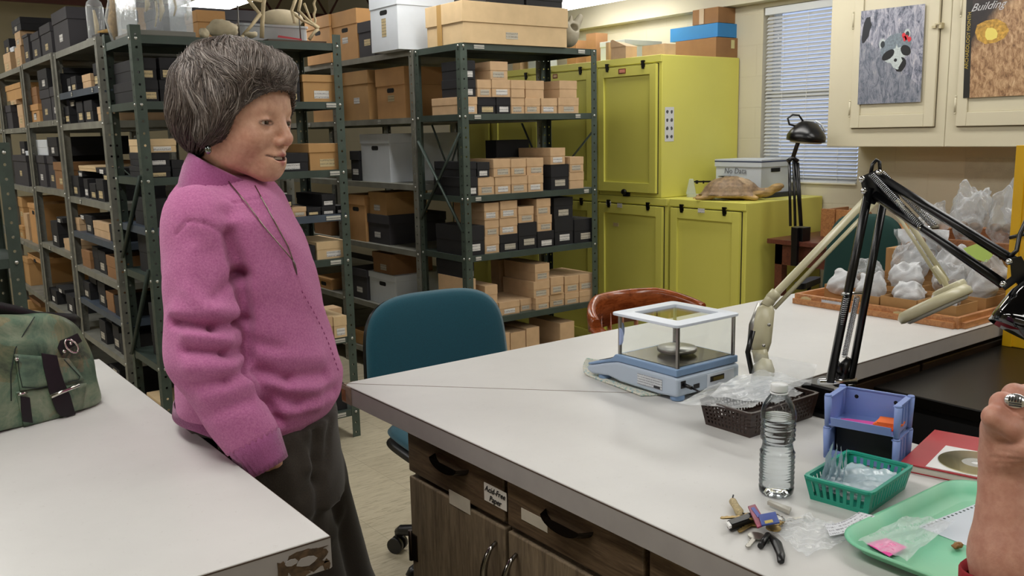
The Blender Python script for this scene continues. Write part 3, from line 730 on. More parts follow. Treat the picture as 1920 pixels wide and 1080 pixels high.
fill('y', PB, 1.339, RA, 'third', [
 [(277, 320, 312, 'k', 'c'), (321, 345, 300, 'k', None), (522, 577.5, 287, 'k', 'w'), (578, 642, 269, 'c', 'c', .33, .4)],
 [(277, 318, 286, 'k', 'w')], [(276, 330, 260, 'p', 'w')]], None, lim=LIMX)
fill('y', PB, 1.127, RA, 'fourth', [
 [(285, 330, 372, 'k', None), (520, 546, 389, 'k', 'c'), (547.5, 574.5, 388, 't', 'g'), (575.5, 602, 389, 'k', 'c'), (603, 629.5, 387, 'k', 'w'), (631, 654.5, 385, 'k', 'w')],
 [(522, 548, 366, 'k', 'c'), (603, 629, 364, 'k', 'w')]], None, lim=LIMX)
fill('y', PB, .912, RA, 'fifth', [
 [(292, 334, 436, 'k', None), (545, 591, 462, 'k', 'w'), (593, 648.5, 452, 'p', 'w', .45)]], None, lim=LIMX)
fill('y', PB-.03, .523, RA, 'sixth', [
 [(312, 350, 645, 'k', 'w', .4), (592, 624, 595, 't', 'w', .45, .3), (625, 663, 592, 'p', 'w', .45, .3)],
 [(314, 348, 582, 'k', 'w', .4)]], None, lim=(AX0+.05, AX0+.898))
fill('y', PB+.33, .523, 'middle rack', 'sixth (back)', [[(640, 668, 574, 't', None, .5, .1)]], None, lim=LIMX)
fill('y', PB, .145, RA, 'lowest', [
 [(316, 372, 762, 'p', None, .5, .35), (620, 650, 722, 'k', None)]], None, lim=LIMX)
def L(k): return dict(lim=(LY[k][0]+.01, LY[k][1]-.01))
PL = AX0+.02
fill('x', PL, 1.754, 'first left bay', 'second', [[(105.8, 112, 138, 'k', 'c'), (112.8, 118.6, 137, 'k', 'c'), (124.5, 131, 147, 'k', 'w'), (131.7, 141, 143, 'k', 'c'), (152.5, 168.5, 139, 't', None), (169, 182, 119, 'k', 'c')]], None, **L(1))
fill('x', PL, 1.591, 'first left bay', 'third', [[(115, 128, 200, 'k', 'c'), (130, 140, 196, 'k', 'g'), (141.5, 153, 190, 'k', 'c'), (156, 171, 188, 'k', 'c'), (181, 189, 200, 't', None)]], None, **L(1))
fill('x', PL, 1.2, 'first left bay', 'fourth', [[(133, 146, 330, 'k', 'c'), (146.7, 155, 333, 'k', 'w'), (155.6, 163, 335, 'k', 'w'), (167, 178, 344, 'k', 'c'), (178.8, 192, 336, 'k', 'c'), (193, 204, 337, 'k', 'c')],
 [(146.7, 178, 311, 'p', None), (179, 203, 315, 'k', 'w')]], None, **L(1))
fill('x', PL, 1.01, 'first left bay', 'fifth', [[(138, 147, 408, 't', None), (148.5, 158, 402, 'k', 'w'), (158.6, 171, 404, 'k', 'g'), (174, 203, 417, 't', None), (204, 213, 421, 'k', None)]], None, **L(1))
fill('x', PL, .817, 'first left bay', 'sixth', [[(152, 167, 470, 'b', None), (169, 182, 462, 'k', None), (183, 196, 470, 'k', 'g'), (198, 214, 480, 'b', None)]], None, **L(1))
fill('x', PL, .634, 'first left bay', 'seventh', [[(155, 166, 528, 'k', 'g'), (168, 180, 533, 'k', None), (182, 195, 530, 'k', 'g'), (198, 211, 548, 'b', None), (213, 225, 556, 'k', None)]], None, **L(1))
fill('x', PL, .433, 'first left bay', 'eighth', [[(185, 196, 600, 'k', 'g'), (198, 209, 606, 'k', None), (210, 221, 610, 'k', 'g'), (223, 233, 628, 'k', None)]], None, **L(1))
fill('x', PL, .13, 'first left bay', 'lowest', [[(190, 205, 690, 'k', None), (207, 224, 700, 'k', 'g')]], None, **L(1))
fill('x', PL, 1.62, 'second left bay', 'second', [[(50, 70.5, 196, 'o', 'w', .35), (71.2, 91, 168, 'g', 'c', .28), (91.5, 106, 162, 'g', 'w', .28)], [(52, 67.5, 164, 'b', None), (68.5, 86, 130, 'k', 'w')]], None, depth=.4, **L(2))
fill('x', PL, 1.221, 'second left bay', 'third', [[(64, 81, 291, 'g', 'w', .25), (81.6, 98, 292, 'g', 'c', .25), (98.6, 117.5, 304, 'b', 'c', .3)], [(62.5, 86.5, 262, 'w', None, .5), (87.2, 105, 257, 'k', 'w')]], None, depth=.4, **L(2))
fill('x', PL, .862, 'second left bay', 'fourth', [[(94, 106, 415, 'k', 'w'), (106.6, 117, 417, 'k', 'w'), (118.5, 132, 449, 't', None)]], None, **L(2))
fill('x', PL, .47, 'second left bay', 'fifth', [[(86, 104, 540, 'k', 'w'), (106, 121, 548, 'k', 'w'), (123, 137, 554, 'k', 'w')]], None, **L(2))
fill('x', PL, 1.594, 'third left bay', 'second', [[(4, 19, 198, 'g', None, .3), (20, 30.5, 197, 't', 'c'), (31, 41, 196, 't', 'c')], [(8, 37, 158, 'c', None, .35)]], None, depth=.4, **L(3))
fill('x', PL, 1.203, 'third left bay', 'third', [[(22, 47, 291, 'g', 'c', .2), (48.5, 54, 297, 'w', None)], [(36, 46, 265, 'k', 'w')]], None, depth=.4, **L(3))
fill('x', PL, .812, 'third left bay', 'fourth', [[(20, 41, 420, 'c', 'c', .3), (43, 50, 400, 't', None), (51, 67, 382, 'o', None, .12)], [(20, 40.5, 368, 'c', 'c', .35)]], None, depth=.4, **L(3))
fill('x', PL, .475, 'third left bay', 'fifth', [[(26, 50, 478, 'c', None, .2), (51, 75, 480, 'o', None, .2)]], None, depth=.4, **L(3))
fill('x', PL, .13, 'third left bay', 'lowest', [[(32, 52, 556, 'c', None, .3), (54, 74, 566, 'b', None, .3)]], None, depth=.4, **L(3))
PM = BX0+.016
YB0 = 4.47
def pxbox(label, xl, xc, xr, yt, Yf, z0, mat, ybot=None, minX=None, **k):
    """box whose near vertical corner is at pixel column xc on the plane Y=Yf"""
    c = at(xc, yt, 'y', Yf); X0 = c.x; zt = c.z; Y1 = at(xl, yt, 'x', X0).y; X1 = at(xr, yt, 'y', Yf).x
    if X1 <= X0: X1 = X0+.3
    return carton(label, X0, X1, Yf, Y1, z0, zt, mat, **k)
fill('x', PM, 1.591, 'bay behind right rack', 'second', [[(636, 688, 134, 'c', 'w', .27, .42), (702, 757, 127, 'o', 'c', .35, .42)]], None, lim=(4.475, 5.405))
fill('x', PM, 1.212, 'bay behind right rack', 'third', [[(655, 671, 283, 'k', 'w', .3, .42), (673, 728, 251, 'w', None, .2, .5)]], None, lim=(4.475, 5.405))
fill('x', PM, .827, 'bay behind right rack', 'fourth', [[(629, 682, 364, 'o', None, .22, .42), (684, 728, 402, 'g', 'w', .3, .42)], [(690, 723, 360, 'c', 'w', .28, .3)]], None, lim=(4.475, 5.405))
fill('x', PM, .444, 'bay behind right rack', 'fifth', [[(645, 686, 502, 'g', 'w', .25, .42), (688, 741, 512, 'w', None, .2, .42)], [(697, 734, 474, 'b', 'g', .3, .3)]], None, lim=(4.475, 5.405))
fill('x', PM, .13, 'bay behind right rack', 'lowest', [[(650, 700, 620, 'c', None, .2, .42)]], None, lim=(4.475, 5.405))
fill('x', PM, 1.591, 'far bay behind right rack', 'second', [[(582, 620, 150, 'o', None, .3, .42)]], None, lim=(5.455, 6.385))
fill('x', PM, .827, 'far bay behind right rack', 'fourth', [[(586, 618, 395, 'b', None, .3, .42)]], None, lim=(5.455, 6.385))
fill('x', PM, .444, 'far bay behind right rack', 'fifth', [[(590, 620, 520, 'o', None, .2, .42)]], None, lim=(5.455, 6.385))
# tops
TOPM = 1.9634
fill('x', PM-.03, TOPM, 'bay behind the right rack', 'top', [[(570, 616, 32, 'o', 'w', .25, .42), (620, 667, 20, 'o', 'w', .3, .42), (669, 699, 40, 'g', 'c', .3, .42)]], None)
c = at(749, 97, 'z', TOPM)
carton('tall white record box with hand hole on top behind the big tan carton', 2.60, 3.0, 4.475, 4.79, TOPM, TOPM+.305, WHB, lid=.22, front='x', hole=True, labm=LAB_C, labpos=(0, .42), labsize=(.05, .1), lip=.004)
bigc = carton('large flat tan two-piece carton with tape on top of the right rack', 2.69, 3.40, 3.97, 4.33, 1.9574, 2.168, TAN2, lid=.5, front='y', labm=LAB_G, labpos=(-.05, .22), labsize=(.08, .035), lip=.006)
tp = MB().box((-.3545, .02, .0), (-.3525, .065, .210)); part('packing_tape', tp, M('brown_tape', '#b08a4c', .35), bigc)
carton('black flat box lying on the large tan carton', 2.86, 3.12, 4.0, 4.3, 2.1685, 2.235, BLK, lid=.5, lip=.003)
carton('second black flat box beside it on the large tan carton', 3.13, 3.39, 4.0, 4.3, 2.1685, 2.24, BLK, lid=.5, lip=.003)
fill('x', PL-.02, 1.9714, 'first left bay', 'top', [[(94, 123, 19, 'g', 'w', .3, .35)]], None)
fill('x', PL+.0, 1.9804, 'second left bay', 'top', [[(32, 50.5, 67, 'g', 'c', .1, .3), (52, 71, 62, 'g', 'c', .25, .33), (71.8, 92, 46, 'g', 'c', .28, .33)]], None, lim=(5.585, 6.515))
carton('long brown lidded carton at the back on top of the second left bay', 1.43, 1.93, 5.75, 6.3, 1.9804, 2.27, TAN3, lid=.3, front='x', lip=.004)
carton('long dark grey lidded box behind the glass dome on the first left bay', 1.42, 1.95, 4.75, 5.05, 1.9714, 2.155, GRYB, lid=.3, front='x', lip=.004)
fill('x', PL, 1.9764, 'third left bay', 'top', [[(5, 17.5, 100, 't', 'c'), (18.3, 25.4, 95, 'w', None), (26.4, 37.5, 88, 't', 'c')], [(6, 17, 74, 'k', 'c'), (26.4, 37, 60, 't', 'g')], [(20, 37, 36, 'k', 'g')]], None, depth=.25)
carton('tan box at the back on top of the third left bay, left of frame corner', 1.5, 1.85, 6.7, 7.2, 1.9764, 2.2, TAN, lid=.35, front='x')
carton('tall orange-tan box behind the small boxes on the third left bay', 1.4, 1.75, 6.45, 6.55, 1.98, 2.2, TAN, lid=.3, front='x')

# ------------------------------------------------------------ yellow cabinets
def ymat():
    t = NT('chartreuse_gloss_paint'); t.set(Roughness=.38); v = t.coord()
    b = t.ramp(t.noise(v, 1.5, 4), [(.3, '#cfca5e'), (.7, '#d8d369')])
    wear = t.math('GREATER_THAN', t.noise(v, 22, 6, .75), .72)
    t.base(t.mix(t.math('MULTIPLY', wear, .45), b, '#8a8530')); t.bump(t.noise(v, 9, 4), .08, .004); return t.m
YEL = ymat(); YX = 4.25; YXB = 4.99; DKG = M('dark_gap', '#1c180c', .9)
def latch(mb, x, y, z):
    mb.box((x-.006, y-.014, z-.02), (x-.001, y+.014, z+.002)).box((x-.012, y-.011, z-.006), (x-.002, y+.011, z+.022)).box((x-.009, y-.016, z+.014), (x-.001, y+.016, z+.02)).box((x-.01, y-.008, z-.03), (x-.001, y+.008, z-.018))
def ycab(y0, y1, z0, z1, label, latches='t', knob=False, gap=.0):
    t = thing('specimen_cabinet', label, 'cabinet', ((YX+YXB)/2, (y0+y1)/2, z0))
    g = .001
    wpart('carcass', MB().box((YX, y0+g, z0+.0005), (YXB, y1-g, z1)), YEL, t, bevel=.006)
    # door: frame and sunk panel
    a, b = y0+.035, y1-.02; c, d_ = z0+.03, z1-.055; X = YX-.001; fw = .055; fr = .062
    m = MB()
    m.box((X-.022, a, c), (X, a+fw, d_)).box((X-.022, b-fw, c), (X, b, d_)).box((X-.022, a+fw, d_-fr), (X, b-fw, d_)).box((X-.022, a+fw, c), (X, b-fw, c+fr)).box((X-.008, a+fw, c+fr), (X, b-fw, d_-fr))
    do = wpart('door', m, YEL, t, bevel=.0015)
    wpart('door_gap', MB().box((X-.0015, a-.006, c-.004), (X+.0008, a, d_+.004)).box((X-.0015, a, d_), (X+.0008, b, d_+.004)), DKG, t)
    wpart('top_edge', MB().box((YX-.012, y0+g, z1-.045), (YX, y1-g, z1)), YEL, t, bevel=.003)
    for f in (.2, .82):
        lm = MB(); latch(lm, YX-.023, a+(b-a)*f, d_+.005); wpart('latch', lm, M('black_latch', '#15130f', .4, .6), t)
    if knob:
        lm = MB(); lm.sphere((YX-.03, (a+b)/2+.01, c+.0), (.016, .024, .02), 10, 6).box((YX-.02, (a+b)/2-.02, c-.03), (YX-.001, (a+b)/2+.03, c-.005)); wpart('catch', lm, M('black_latch', '#15130f', .4, .6), t)
    return t, do, (a, b, c, d_)
LOWT = 1.062
c0, d0, g0 = ycab(3.385, 3.985, 0, LOWT-.0, 'low yellow wooden cabinet nearest the camera, turtle shell and scale on it')
yy = [4.0, 4.66, 5.27, 5.88, 6.5]
word = ['nearest column', 'second column', 'third column', 'farthest column']
tops = []
for k in range(4):
    ycab(yy[k]+.004, yy[k+1]-.004, 0, 1.06, 'lower yellow wooden cabinet in the %s of the stack' % word[k])
    t, do, gg = ycab(yy[k]+.004+(.06 if k == 0 else 0), yy[k+1]-.004, 1.0605, 1.957, 'upper yellow wooden cabinet in the %s of the stack' % word[k], knob=True); tops.append((t, do, gg))
# card holders, stickers
def onX(parent, px, py, w, h, mat, name, lab=None, X=None, th=.002):
    X = X if X else YX-.0245; p = at(px, py, 'x', X); m = plate(MB(), (X, p.y, p.z), (0, -1, 0), (0, 0, 1), w, h, th); return wpart(name, m, mat, parent, lab), p
def onY(parent, px, py, w, h, mat, name, Yp, lab=None, th=.001):
    p = at(px, py, 'y', Yp); m = plate(MB(), (p.x, Yp, p.z), (1, 0, 0), (0, 0, 1), w, h, th); return wpart(name, m, mat, parent, lab), p
REDF = M('red_brown_card_frame', '#7d3320', .5); PINKC = M('pink_card', '#d98f76', .7)
f1, _ = onX(tops[0][0], 1166.5, 133.5, .066, .032, REDF, 'card_holder'); onX(tops[0][0], 1166.5, 133.5, .05, .02, PINKC, 'card', X=YX-.027)
f2, _ = onX(tops[1][0], 1041, 143, .05, .03, REDF, 'card_holder'); onX(tops[1][0], 1041, 143, .036, .017, TAN2, 'card', X=YX-.027)
onX(c0, 1315, 395, .052, .026, LAB_W, 'label', 'small white label')
lowc = [o for o in bpy.data.objects if o.get('label', '').startswith('lower yellow wooden cabinet in the nearest')][0]
onX(lowc, 1141, 381, .045, .03, LAB_W, 'label'); onX(lowc, 1162, 385, .045, .03, LAB_W, 'label'); onX(lowc, 1155, 421, .05, .024, M('pinkish_tape', '#b9a77a', .7), 'label', X=YX-.0105)
# sheet with two columns of four small pictures on the side of the upper cabinet
up0 = tops[0][0]; YS = yy[0]+.064+.001
sh, p = onY(up0, 1255, 233, .082, .215, M('white_sticker_sheet', '#cfd0d2', .6), 'sticker_sheet', YS-.0012)
gm = MB()
for r in range(4):
    for cc in (-1, 1):
        cx = p.x+cc*.02; cz = p.z+.078-r*.052
        pts = blob(cx, cz, .013, .014, 12, .35, r*2+cc+5)
        gm.loft([[(q_[0], YS-.0026, q_[1]) for q_ in pts], [(q_[0], YS-.0021, q_[1]) for q_ in pts]], True, True, smooth=False)
wpart('printed_pictures', gm, M('grey_print', '#4b4b4d', .7, var=.5, vs=150), up0)

# ------------------------------------------------------------ things on the yellow cabinets
ZT = 1.9576
carton('grey-white record box with hand hole on the yellow cabinets', 4.56, 4.93, 4.72, 4.98, ZT, 2.12, GRB, lid=.22, front='x', hole=False, lip=.004)
tall = at(1234, 20, 'y', 4.75)
def pbox(label, xl, xc, xr, yt, Yf, z0, mat, X0=None, depth=None, **k):
    c = at(xc, yt, 'y', Yf); X0 = c.x; zt = c.z
    Y1 = at(xl, yt, 'x', X0).y; X1 = at(xr, yt, 'y', Yf).x
    return carton(label, X0, X1, Yf, Y1, z0, zt, mat, front='x', **k), (X0, X1, Yf, Y1, z0, zt)
b1, e1 = pbox('long low brown carton at the right end on top of the yellow cabinets', 1266, 1343, 1402, 68, 4.09, ZT, BRN, lid=0)
plb = at(1374, 83, 'y', 4.09-.0015); wpart('label', plate(MB(), (plb.x, 4.0885, plb.z), (1, 0, 0), (0, 0, 1), .035, .055), M('yellowish_label', '#c9c28c', .7), b1)
b2, e2 = pbox('bright blue box on the long brown carton', 1256, 1346, 1394, 41, 4.1, e1[5]+.0005, M('bright_blue_board', '#2a7fc0', .5, var=.05, vs=8), lid=0)
b3, e3 = pbox('tan carton with clear tape on the blue box', 1298, 1347, 1391, 11, 4.115, e2[5]+.0005, BRN, lid=0)
wpart('packing_tape', MB().box((e3[0]-.001, (e3[2]+e3[3])/2+.01, e3[4]+.002), (e3[0]-.0004, (e3[2]+e3[3])/2+.05, e3[5]-.002)), M('clear_tape', '#b9a488', .2), b3)
b4, e4 = pbox('low open tan carton left of the long brown one', 1203, 1246, 1268, 80, 4.13, ZT, TAN, lid=0)
b5, e5 = pbox('tall narrow brown carton standing behind the grey-white record box', 1197, 1215, 1234, 18, 5.0, ZT, BRN, lid=0)
# open carton with a raised flap
oc = thing('open_carton', 'tan carton with a sloping open flap on the yellow cabinets', 'box', (4.3, 4.45, ZT))
m = MB().box((4.24, 4.38, ZT), (4.34, 4.52, ZT+.075)); wpart('body', m, TAN, oc)
wpart('flap', MB().loft([[(4.236, 4.375, ZT+.075), (4.236, 4.52, ZT+.075), (4.236, 4.52, ZT+.12), (4.236, 4.50, ZT+.125)], [(4.239, 4.375, ZT+.075), (4.239, 4.52, ZT+.075), (4.239, 4.52, ZT+.12), (4.239, 4.50, ZT+.125)]], True, True, smooth=False)
      .loft([[(4.24, 4.385, ZT+.076), (4.24, 4.515, ZT+.12)], [(4.36, 4.385, ZT+.076), (4.36, 4.515, ZT+.112)]], closed=False, smooth=False), TAN, oc)
for k, (xa, xc_, xb, yt, Yf, nm2, mt) in enumerate(((1135, 1141, 1160, 78, 4.62, 'small square tan carton beside the carton with the sloping flap', TAN), (1098, 1117, 1140, 60, 5.05, 'dark brown carton behind the antler on the yellow cabinets', BRN),
        (1062, 1080, 1100, 74, 5.3, 'brown carton on the yellow cabinets seen past the rack top', BRN), (990, 1020, 1045, 92, 5.7, 'pale box far back on the yellow cabinets', GRB), (960, 975, 990, 98, 6.0, 'tan box farthest back on the yellow cabinets', TAN))):
    pbox(nm2, xa, xc_, xb, yt, Yf, ZT, mt, lid=0 if k != 3 else .3)

# ------------------------------------------------------------ wall cabinets
WX = 4.67; WZB = 1.375; WZT = 2.6
wy = at(1550, 274, 'x', WX).y; wyd = at(1771, 245, 'x', WX).y
def wallcab(y0, y1, label, dl, dr):
    t = thing('wall_cabinet', label, 'cabinet', ((WX+5)/2, (y0+y1)/2, WZB))
    wpart('carcass', MB().box((WX, y0, WZB), (4.897, y1, WZT)).box((4.897, y0, WZB), (4.998, y1, 2.285)), CREAMP, t, bevel=.004)
    X = WX-.0005; z0 = WZB+.105; z1 = WZT-.08; fw = .055
    m = MB().box((X-.018, dl, z0), (X, dl+fw, z1)).box((X-.018, dr-fw, z0), (X, dr, z1)).box((X-.018, dl+fw, z0), (X, dr-fw, z0+.07)).box((X-.018, dl+fw, z1-.07), (X, dr-fw, z1)).box((X-.008, dl+fw, z0+.07), (X, dr-fw, z1-.07))
    do = wpart('door', m, CREAMP, t, bevel=.003)
    wpart('door_gap', MB().box((X-.001, dl-.004, z0-.003), (X+.0005, dl, z1)).box((X-.001, dl, z0-.004), (X+.0005, dr, z0)), M('door_shadow_gap', '#6a6048', .9), t)
    for zz in (z0+.07, z0+.55):
        wpart('hinge', MB().cyl((X-.02, dr+.004, zz), (X-.02, dr+.004, zz+.075), .005, n=8).sphere((X-.02, dr+.004, zz+.08), .006, 8, 5).sphere((X-.02, dr+.004, zz-.005), .006, 8, 5), CREAMP, t, bevel=0)
    wpart('catch', MB().box((X-.03, dl+.01, z0+.5), (X-.018, dl+.03, z0+.512)).box((X-.028, dl-.02, z0+.496), (X, dl-.006, z0+.524)).box((X-.032, dl-.014, z0+.516), (X-.02, dl+.014, z0+.522)), M('painted_catch', '#b9ae8d', .4, .4), t)
    return t, do
dA = (at(1752, 245, 'x', WX).y, at(1596, 250, 'x', WX).y)
y2a = at(1796, 200, 'x', WX).y
w1, wd1 = wallcab(wyd, wy, 'cream wall cabinet with the animal poster, right of the window', dA[0], dA[1])
w2, wd2 = wallcab(wyd-.78, wyd-.002, 'cream wall cabinet with the dark rock poster at the top right', y2a-.62, y2a)
def raccoon_mat():
    t = NT('bark_photo_print'); t.set(Roughness=.35); v = t.coord('UV')
    v2 = t.coord('UV', scale=(1, .5, 1), rot=(0, 0, .5))
    c = t.ramp(t.noise(v2, 11, 8, .78, 1.5), [(.30, '#14171d'), (.41, '#5c6272'), (.55, '#a5a5b3'), (.72, '#d8d0cc')])
    sx = t.add('ShaderNodeSeparateXYZ'); t.link(v, sx.inputs[0])
    c = t.mix(t.math('MULTIPLY', t.math('LESS_THAN', t.math('ADD', sx.outputs[1], t.math('MULTIPLY', sx.outputs[0], .6)), .75), .45), c, '#5c6670')
    t.base(c); return t.m
def pposter(door, pts, mat, name, lab, X=WX-.0195):
    P4 = [at(px, py, 'x', X) for px, py in pts]      # tl, tr, br, bl
    P4 = [Vector((X, p.y, p.z)) for p in P4]
    t = thing(name, lab, 'poster', P4[3])
    mb = MB(); mb.add(P4+[p+Vector((-.001, 0, 0)) for p in P4], [(0, 1, 2, 3), (7, 6, 5, 4), (0, 4, 5, 1), (1, 5, 6, 2), (2, 6, 7, 3), (3, 7, 4, 0)], [(0, 1), (1, 1), (1, 0), (0, 0)]*2)
    wpart('print', mb, mat, t); tl, tr, br, bl_ = P4
    def uvp(u, v, o=0): 
        a = tl.lerp(tr, u); b = bl_.lerp(br, u); p = b.lerp(a, v); return Vector((X-.0012-o, p.y, p.z))
    return t, uvp
po, U1 = pposter(wd1, ((1615, 21), (1735, 7), (1726, 191), (1608, 196)), raccoon_mat(), 'animal_poster', 'poster of an animal face with a red bow peeking from bark, on cabinet door')
def patch(t, U, pts, mat, name, o, lab=None):
    a = [U(u, v, o) for u, v in pts]; b = [p+Vector((.0008, 0, 0)) for p in a]
    return wpart(name, MB().loft([a, b], True, True, smooth=False), mat, t, lab)
def ell(cx, cy, rx, ry, n=16, rot=0, rnd=0, seed=0):
    r = random.Random(seed); o = []
    for k in range(n):
        a = 2*PI*k/n; x = rx*math.cos(a)*(1-rnd*r.random()); y = ry*math.sin(a)*(1-rnd*r.random()); o.append((cx+x*math.cos(rot)-y*math.sin(rot), cy+x*math.sin(rot)+y*math.cos(rot)))
    return o
fur = M('grey_fur_print', '#76828c', .4, var=.25, vs=90); furw = M('white_fur_print', '#b9c2c2', .4, var=.15, vs=120); blkp = M('black_print', '#121418', .4)
patch(po, U1, ell(.10, .80, .08, .16, 14, -.3, .3, 2), M('bark_hollow_print', '#23262d', .4), 'dark_hollow', .0000)
for a in (ell(.37, .63, .055, .055), ell(.75, .715, .05, .05)): patch(po, U1, a, furw, 'ear', .0004)
for a in (ell(.375, .625, .034, .036), ell(.755, .71, .028, .03)): patch(po, U1, a, M('dark_fur_print', '#2c3338', .4), 'ear', .0008)
patch(po, U1, ell(.58, .58, .25, .15, 20, .15, .08, 4), fur, 'face', .0006)
patch(po, U1, ell(.6, .505, .21, .075, 18, .2, .12, 5), furw, 'face', .0010)
patch(po, U1, ell(.47, .51, .11, .05, 14, .35, .1, 6), blkp, 'eye_mask', .0014); patch(po, U1, ell(.74, .545, .085, .055, 14, -.3, .1, 7), blkp, 'eye_mask', .0014)
patch(po, U1, [(.52, .42), (.56, .52), (.60, .62), (.64, .52), (.70, .44), (.64, .37), (.56, .37)], furw, 'muzzle', .0017)
patch(po, U1, ell(.67, .40, .09, .075, 14, .5, .12, 8), blkp, 'muzzle', .0016); patch(po, U1, ell(.59, .45, .025, .018), blkp, 'nose', .0020)
patch(po, U1, ell(.60, .38, .05, .02, 12, -.5), furw, 'muzzle', .0020)
REDB = M('red_print', '#d5323f', .4)
for cx, cy in ((.70, .70), (.745, .675), (.79, .655), (.72, .665)): patch(po, U1, ell(cx, cy, .032, .03, 10, 0, .2, 3), REDB, 'red_bow', .0022)
def rock_mat():
    t = NT('rock_photo_print'); t.set(Roughness=.35); v = t.coord('UV'); sx = t.add('ShaderNodeSeparateXYZ'); t.link(v, sx.inputs[0])
    rock = t.ramp(t.noise(t.coord('UV', scale=(1, .7, 1)), 22, 8, .75, .6), [(.3, '#3f2a1a'), (.45, '#96714f'), (.58, '#bf9c76'), (.8, '#dcc3a0')])
    d = t.math('ADD', t.math('SUBTRACT', sx.outputs[1], t.math('MULTIPLY', sx.outputs[0], .85)), t.math('MULTIPLY', t.noise(v, 6, 4), .16))
    f = t.ramp(d, [(.30, '#ffffff'), (.46, '#000000')])
    t.base(t.mix(f, t.ramp(t.noise(v, 4, 4), [(.3, '#0d0d14'), (.8, '#3a2c26')]), rock)); return t.m
tlp = (1813, -60); po2, U2 = pposter(wd2, ((1815, -75), (1985, -90), (1975, 176), (1806, 184)), rock_mat(), 'event_poster', 'dark poster with rock face and script words, on second cabinet door')
patch(po2, U2, [(.0, 0), (.075, 0), (.075, 1), (0, 1)], M('black_band_print', '#1b1a16', .4), 'side_band', .0002)
patch(po2, U2, ell(.30, .475, .21, .095, 10, 0, .12, 3), M('amber_picture_print', '#b98f3a', .4, var=.45, vs=60), 'inset_picture', .0004)
patch(po2, U2, ell(.30, .46, .09, .055, 9, 0, .25, 5), M('bright_amber_print', '#e5d36a', .4), 'inset_picture', .0008)
GOLD = M('gold_print', '#b39b3c', .4); SILV = M('silver_print', '#c2c2c4', .4)
p = U2(.037, .42, .0012); text_part('writing', 'ARCHAEOLOGY MONTH', .0245, GOLD, po2, p, (0, 0, 1), (0, 1, 0))
p = U2(.25, .66, .0012); text_part('writing', 'Building', .052, SILV, po2, p, (0, -1, .03), (0, .0, 1), shear=.5)
p = U2(.42, .80, .0012); text_part('writing', 'Legacy', .052, SILV, po2, p, (0, -1, .03), (0, .0, 1), shear=.5)
# ------------------------------------------------------------ the standing woman
def frame_from(az, tilt=0, roll=0):
    """columns: forward, left, up"""
    f = np.array([math.sin(az), math.cos(az), 0]); l = np.array([-f[1], f[0], 0.0]); u = np.array([0, 0, 1.0])
    c, s = math.cos(tilt), math.sin(tilt); f2 = c*f-s*u; u2 = s*f+c*u
    c, s = math.cos(roll), math.sin(roll); l2 = c*l+s*u2; u3 = -s*l+c*u2
    return np.stack([f2, l2, u3], 1)
R_ = math.radians
SKIN = NT('skin'); _a = SKIN.add('ShaderNodeVertexColor'); _a.layer_name = 'Col'
_c = SKIN.mix(.18, _a.outputs[0], SKIN.ramp(SKIN.noise(SKIN.coord(), 90, 4, .6), [(.35, '#8f5a48'), (.65, '#e8c2a8')])); SKIN.base(_c)
SKIN.set(Roughness=.48, Subsurface_Weight=.12, Subsurface_Scale=.01); SKIN.b.inputs['Subsurface Radius'].default_value = (1, .35, .2)
SKIN.bump(SKIN.noise(SKIN.coord(), 320, 3, .6), .25, .0008); SKIN = SKIN.m
HS = 1.06
HF = frame_from(R_(149.5), R_(3), R_(-2)); HO = np.array(atw(448, 234, 1.755))
def h2w(p): return HO+np.asarray(p)@HF.T*HS
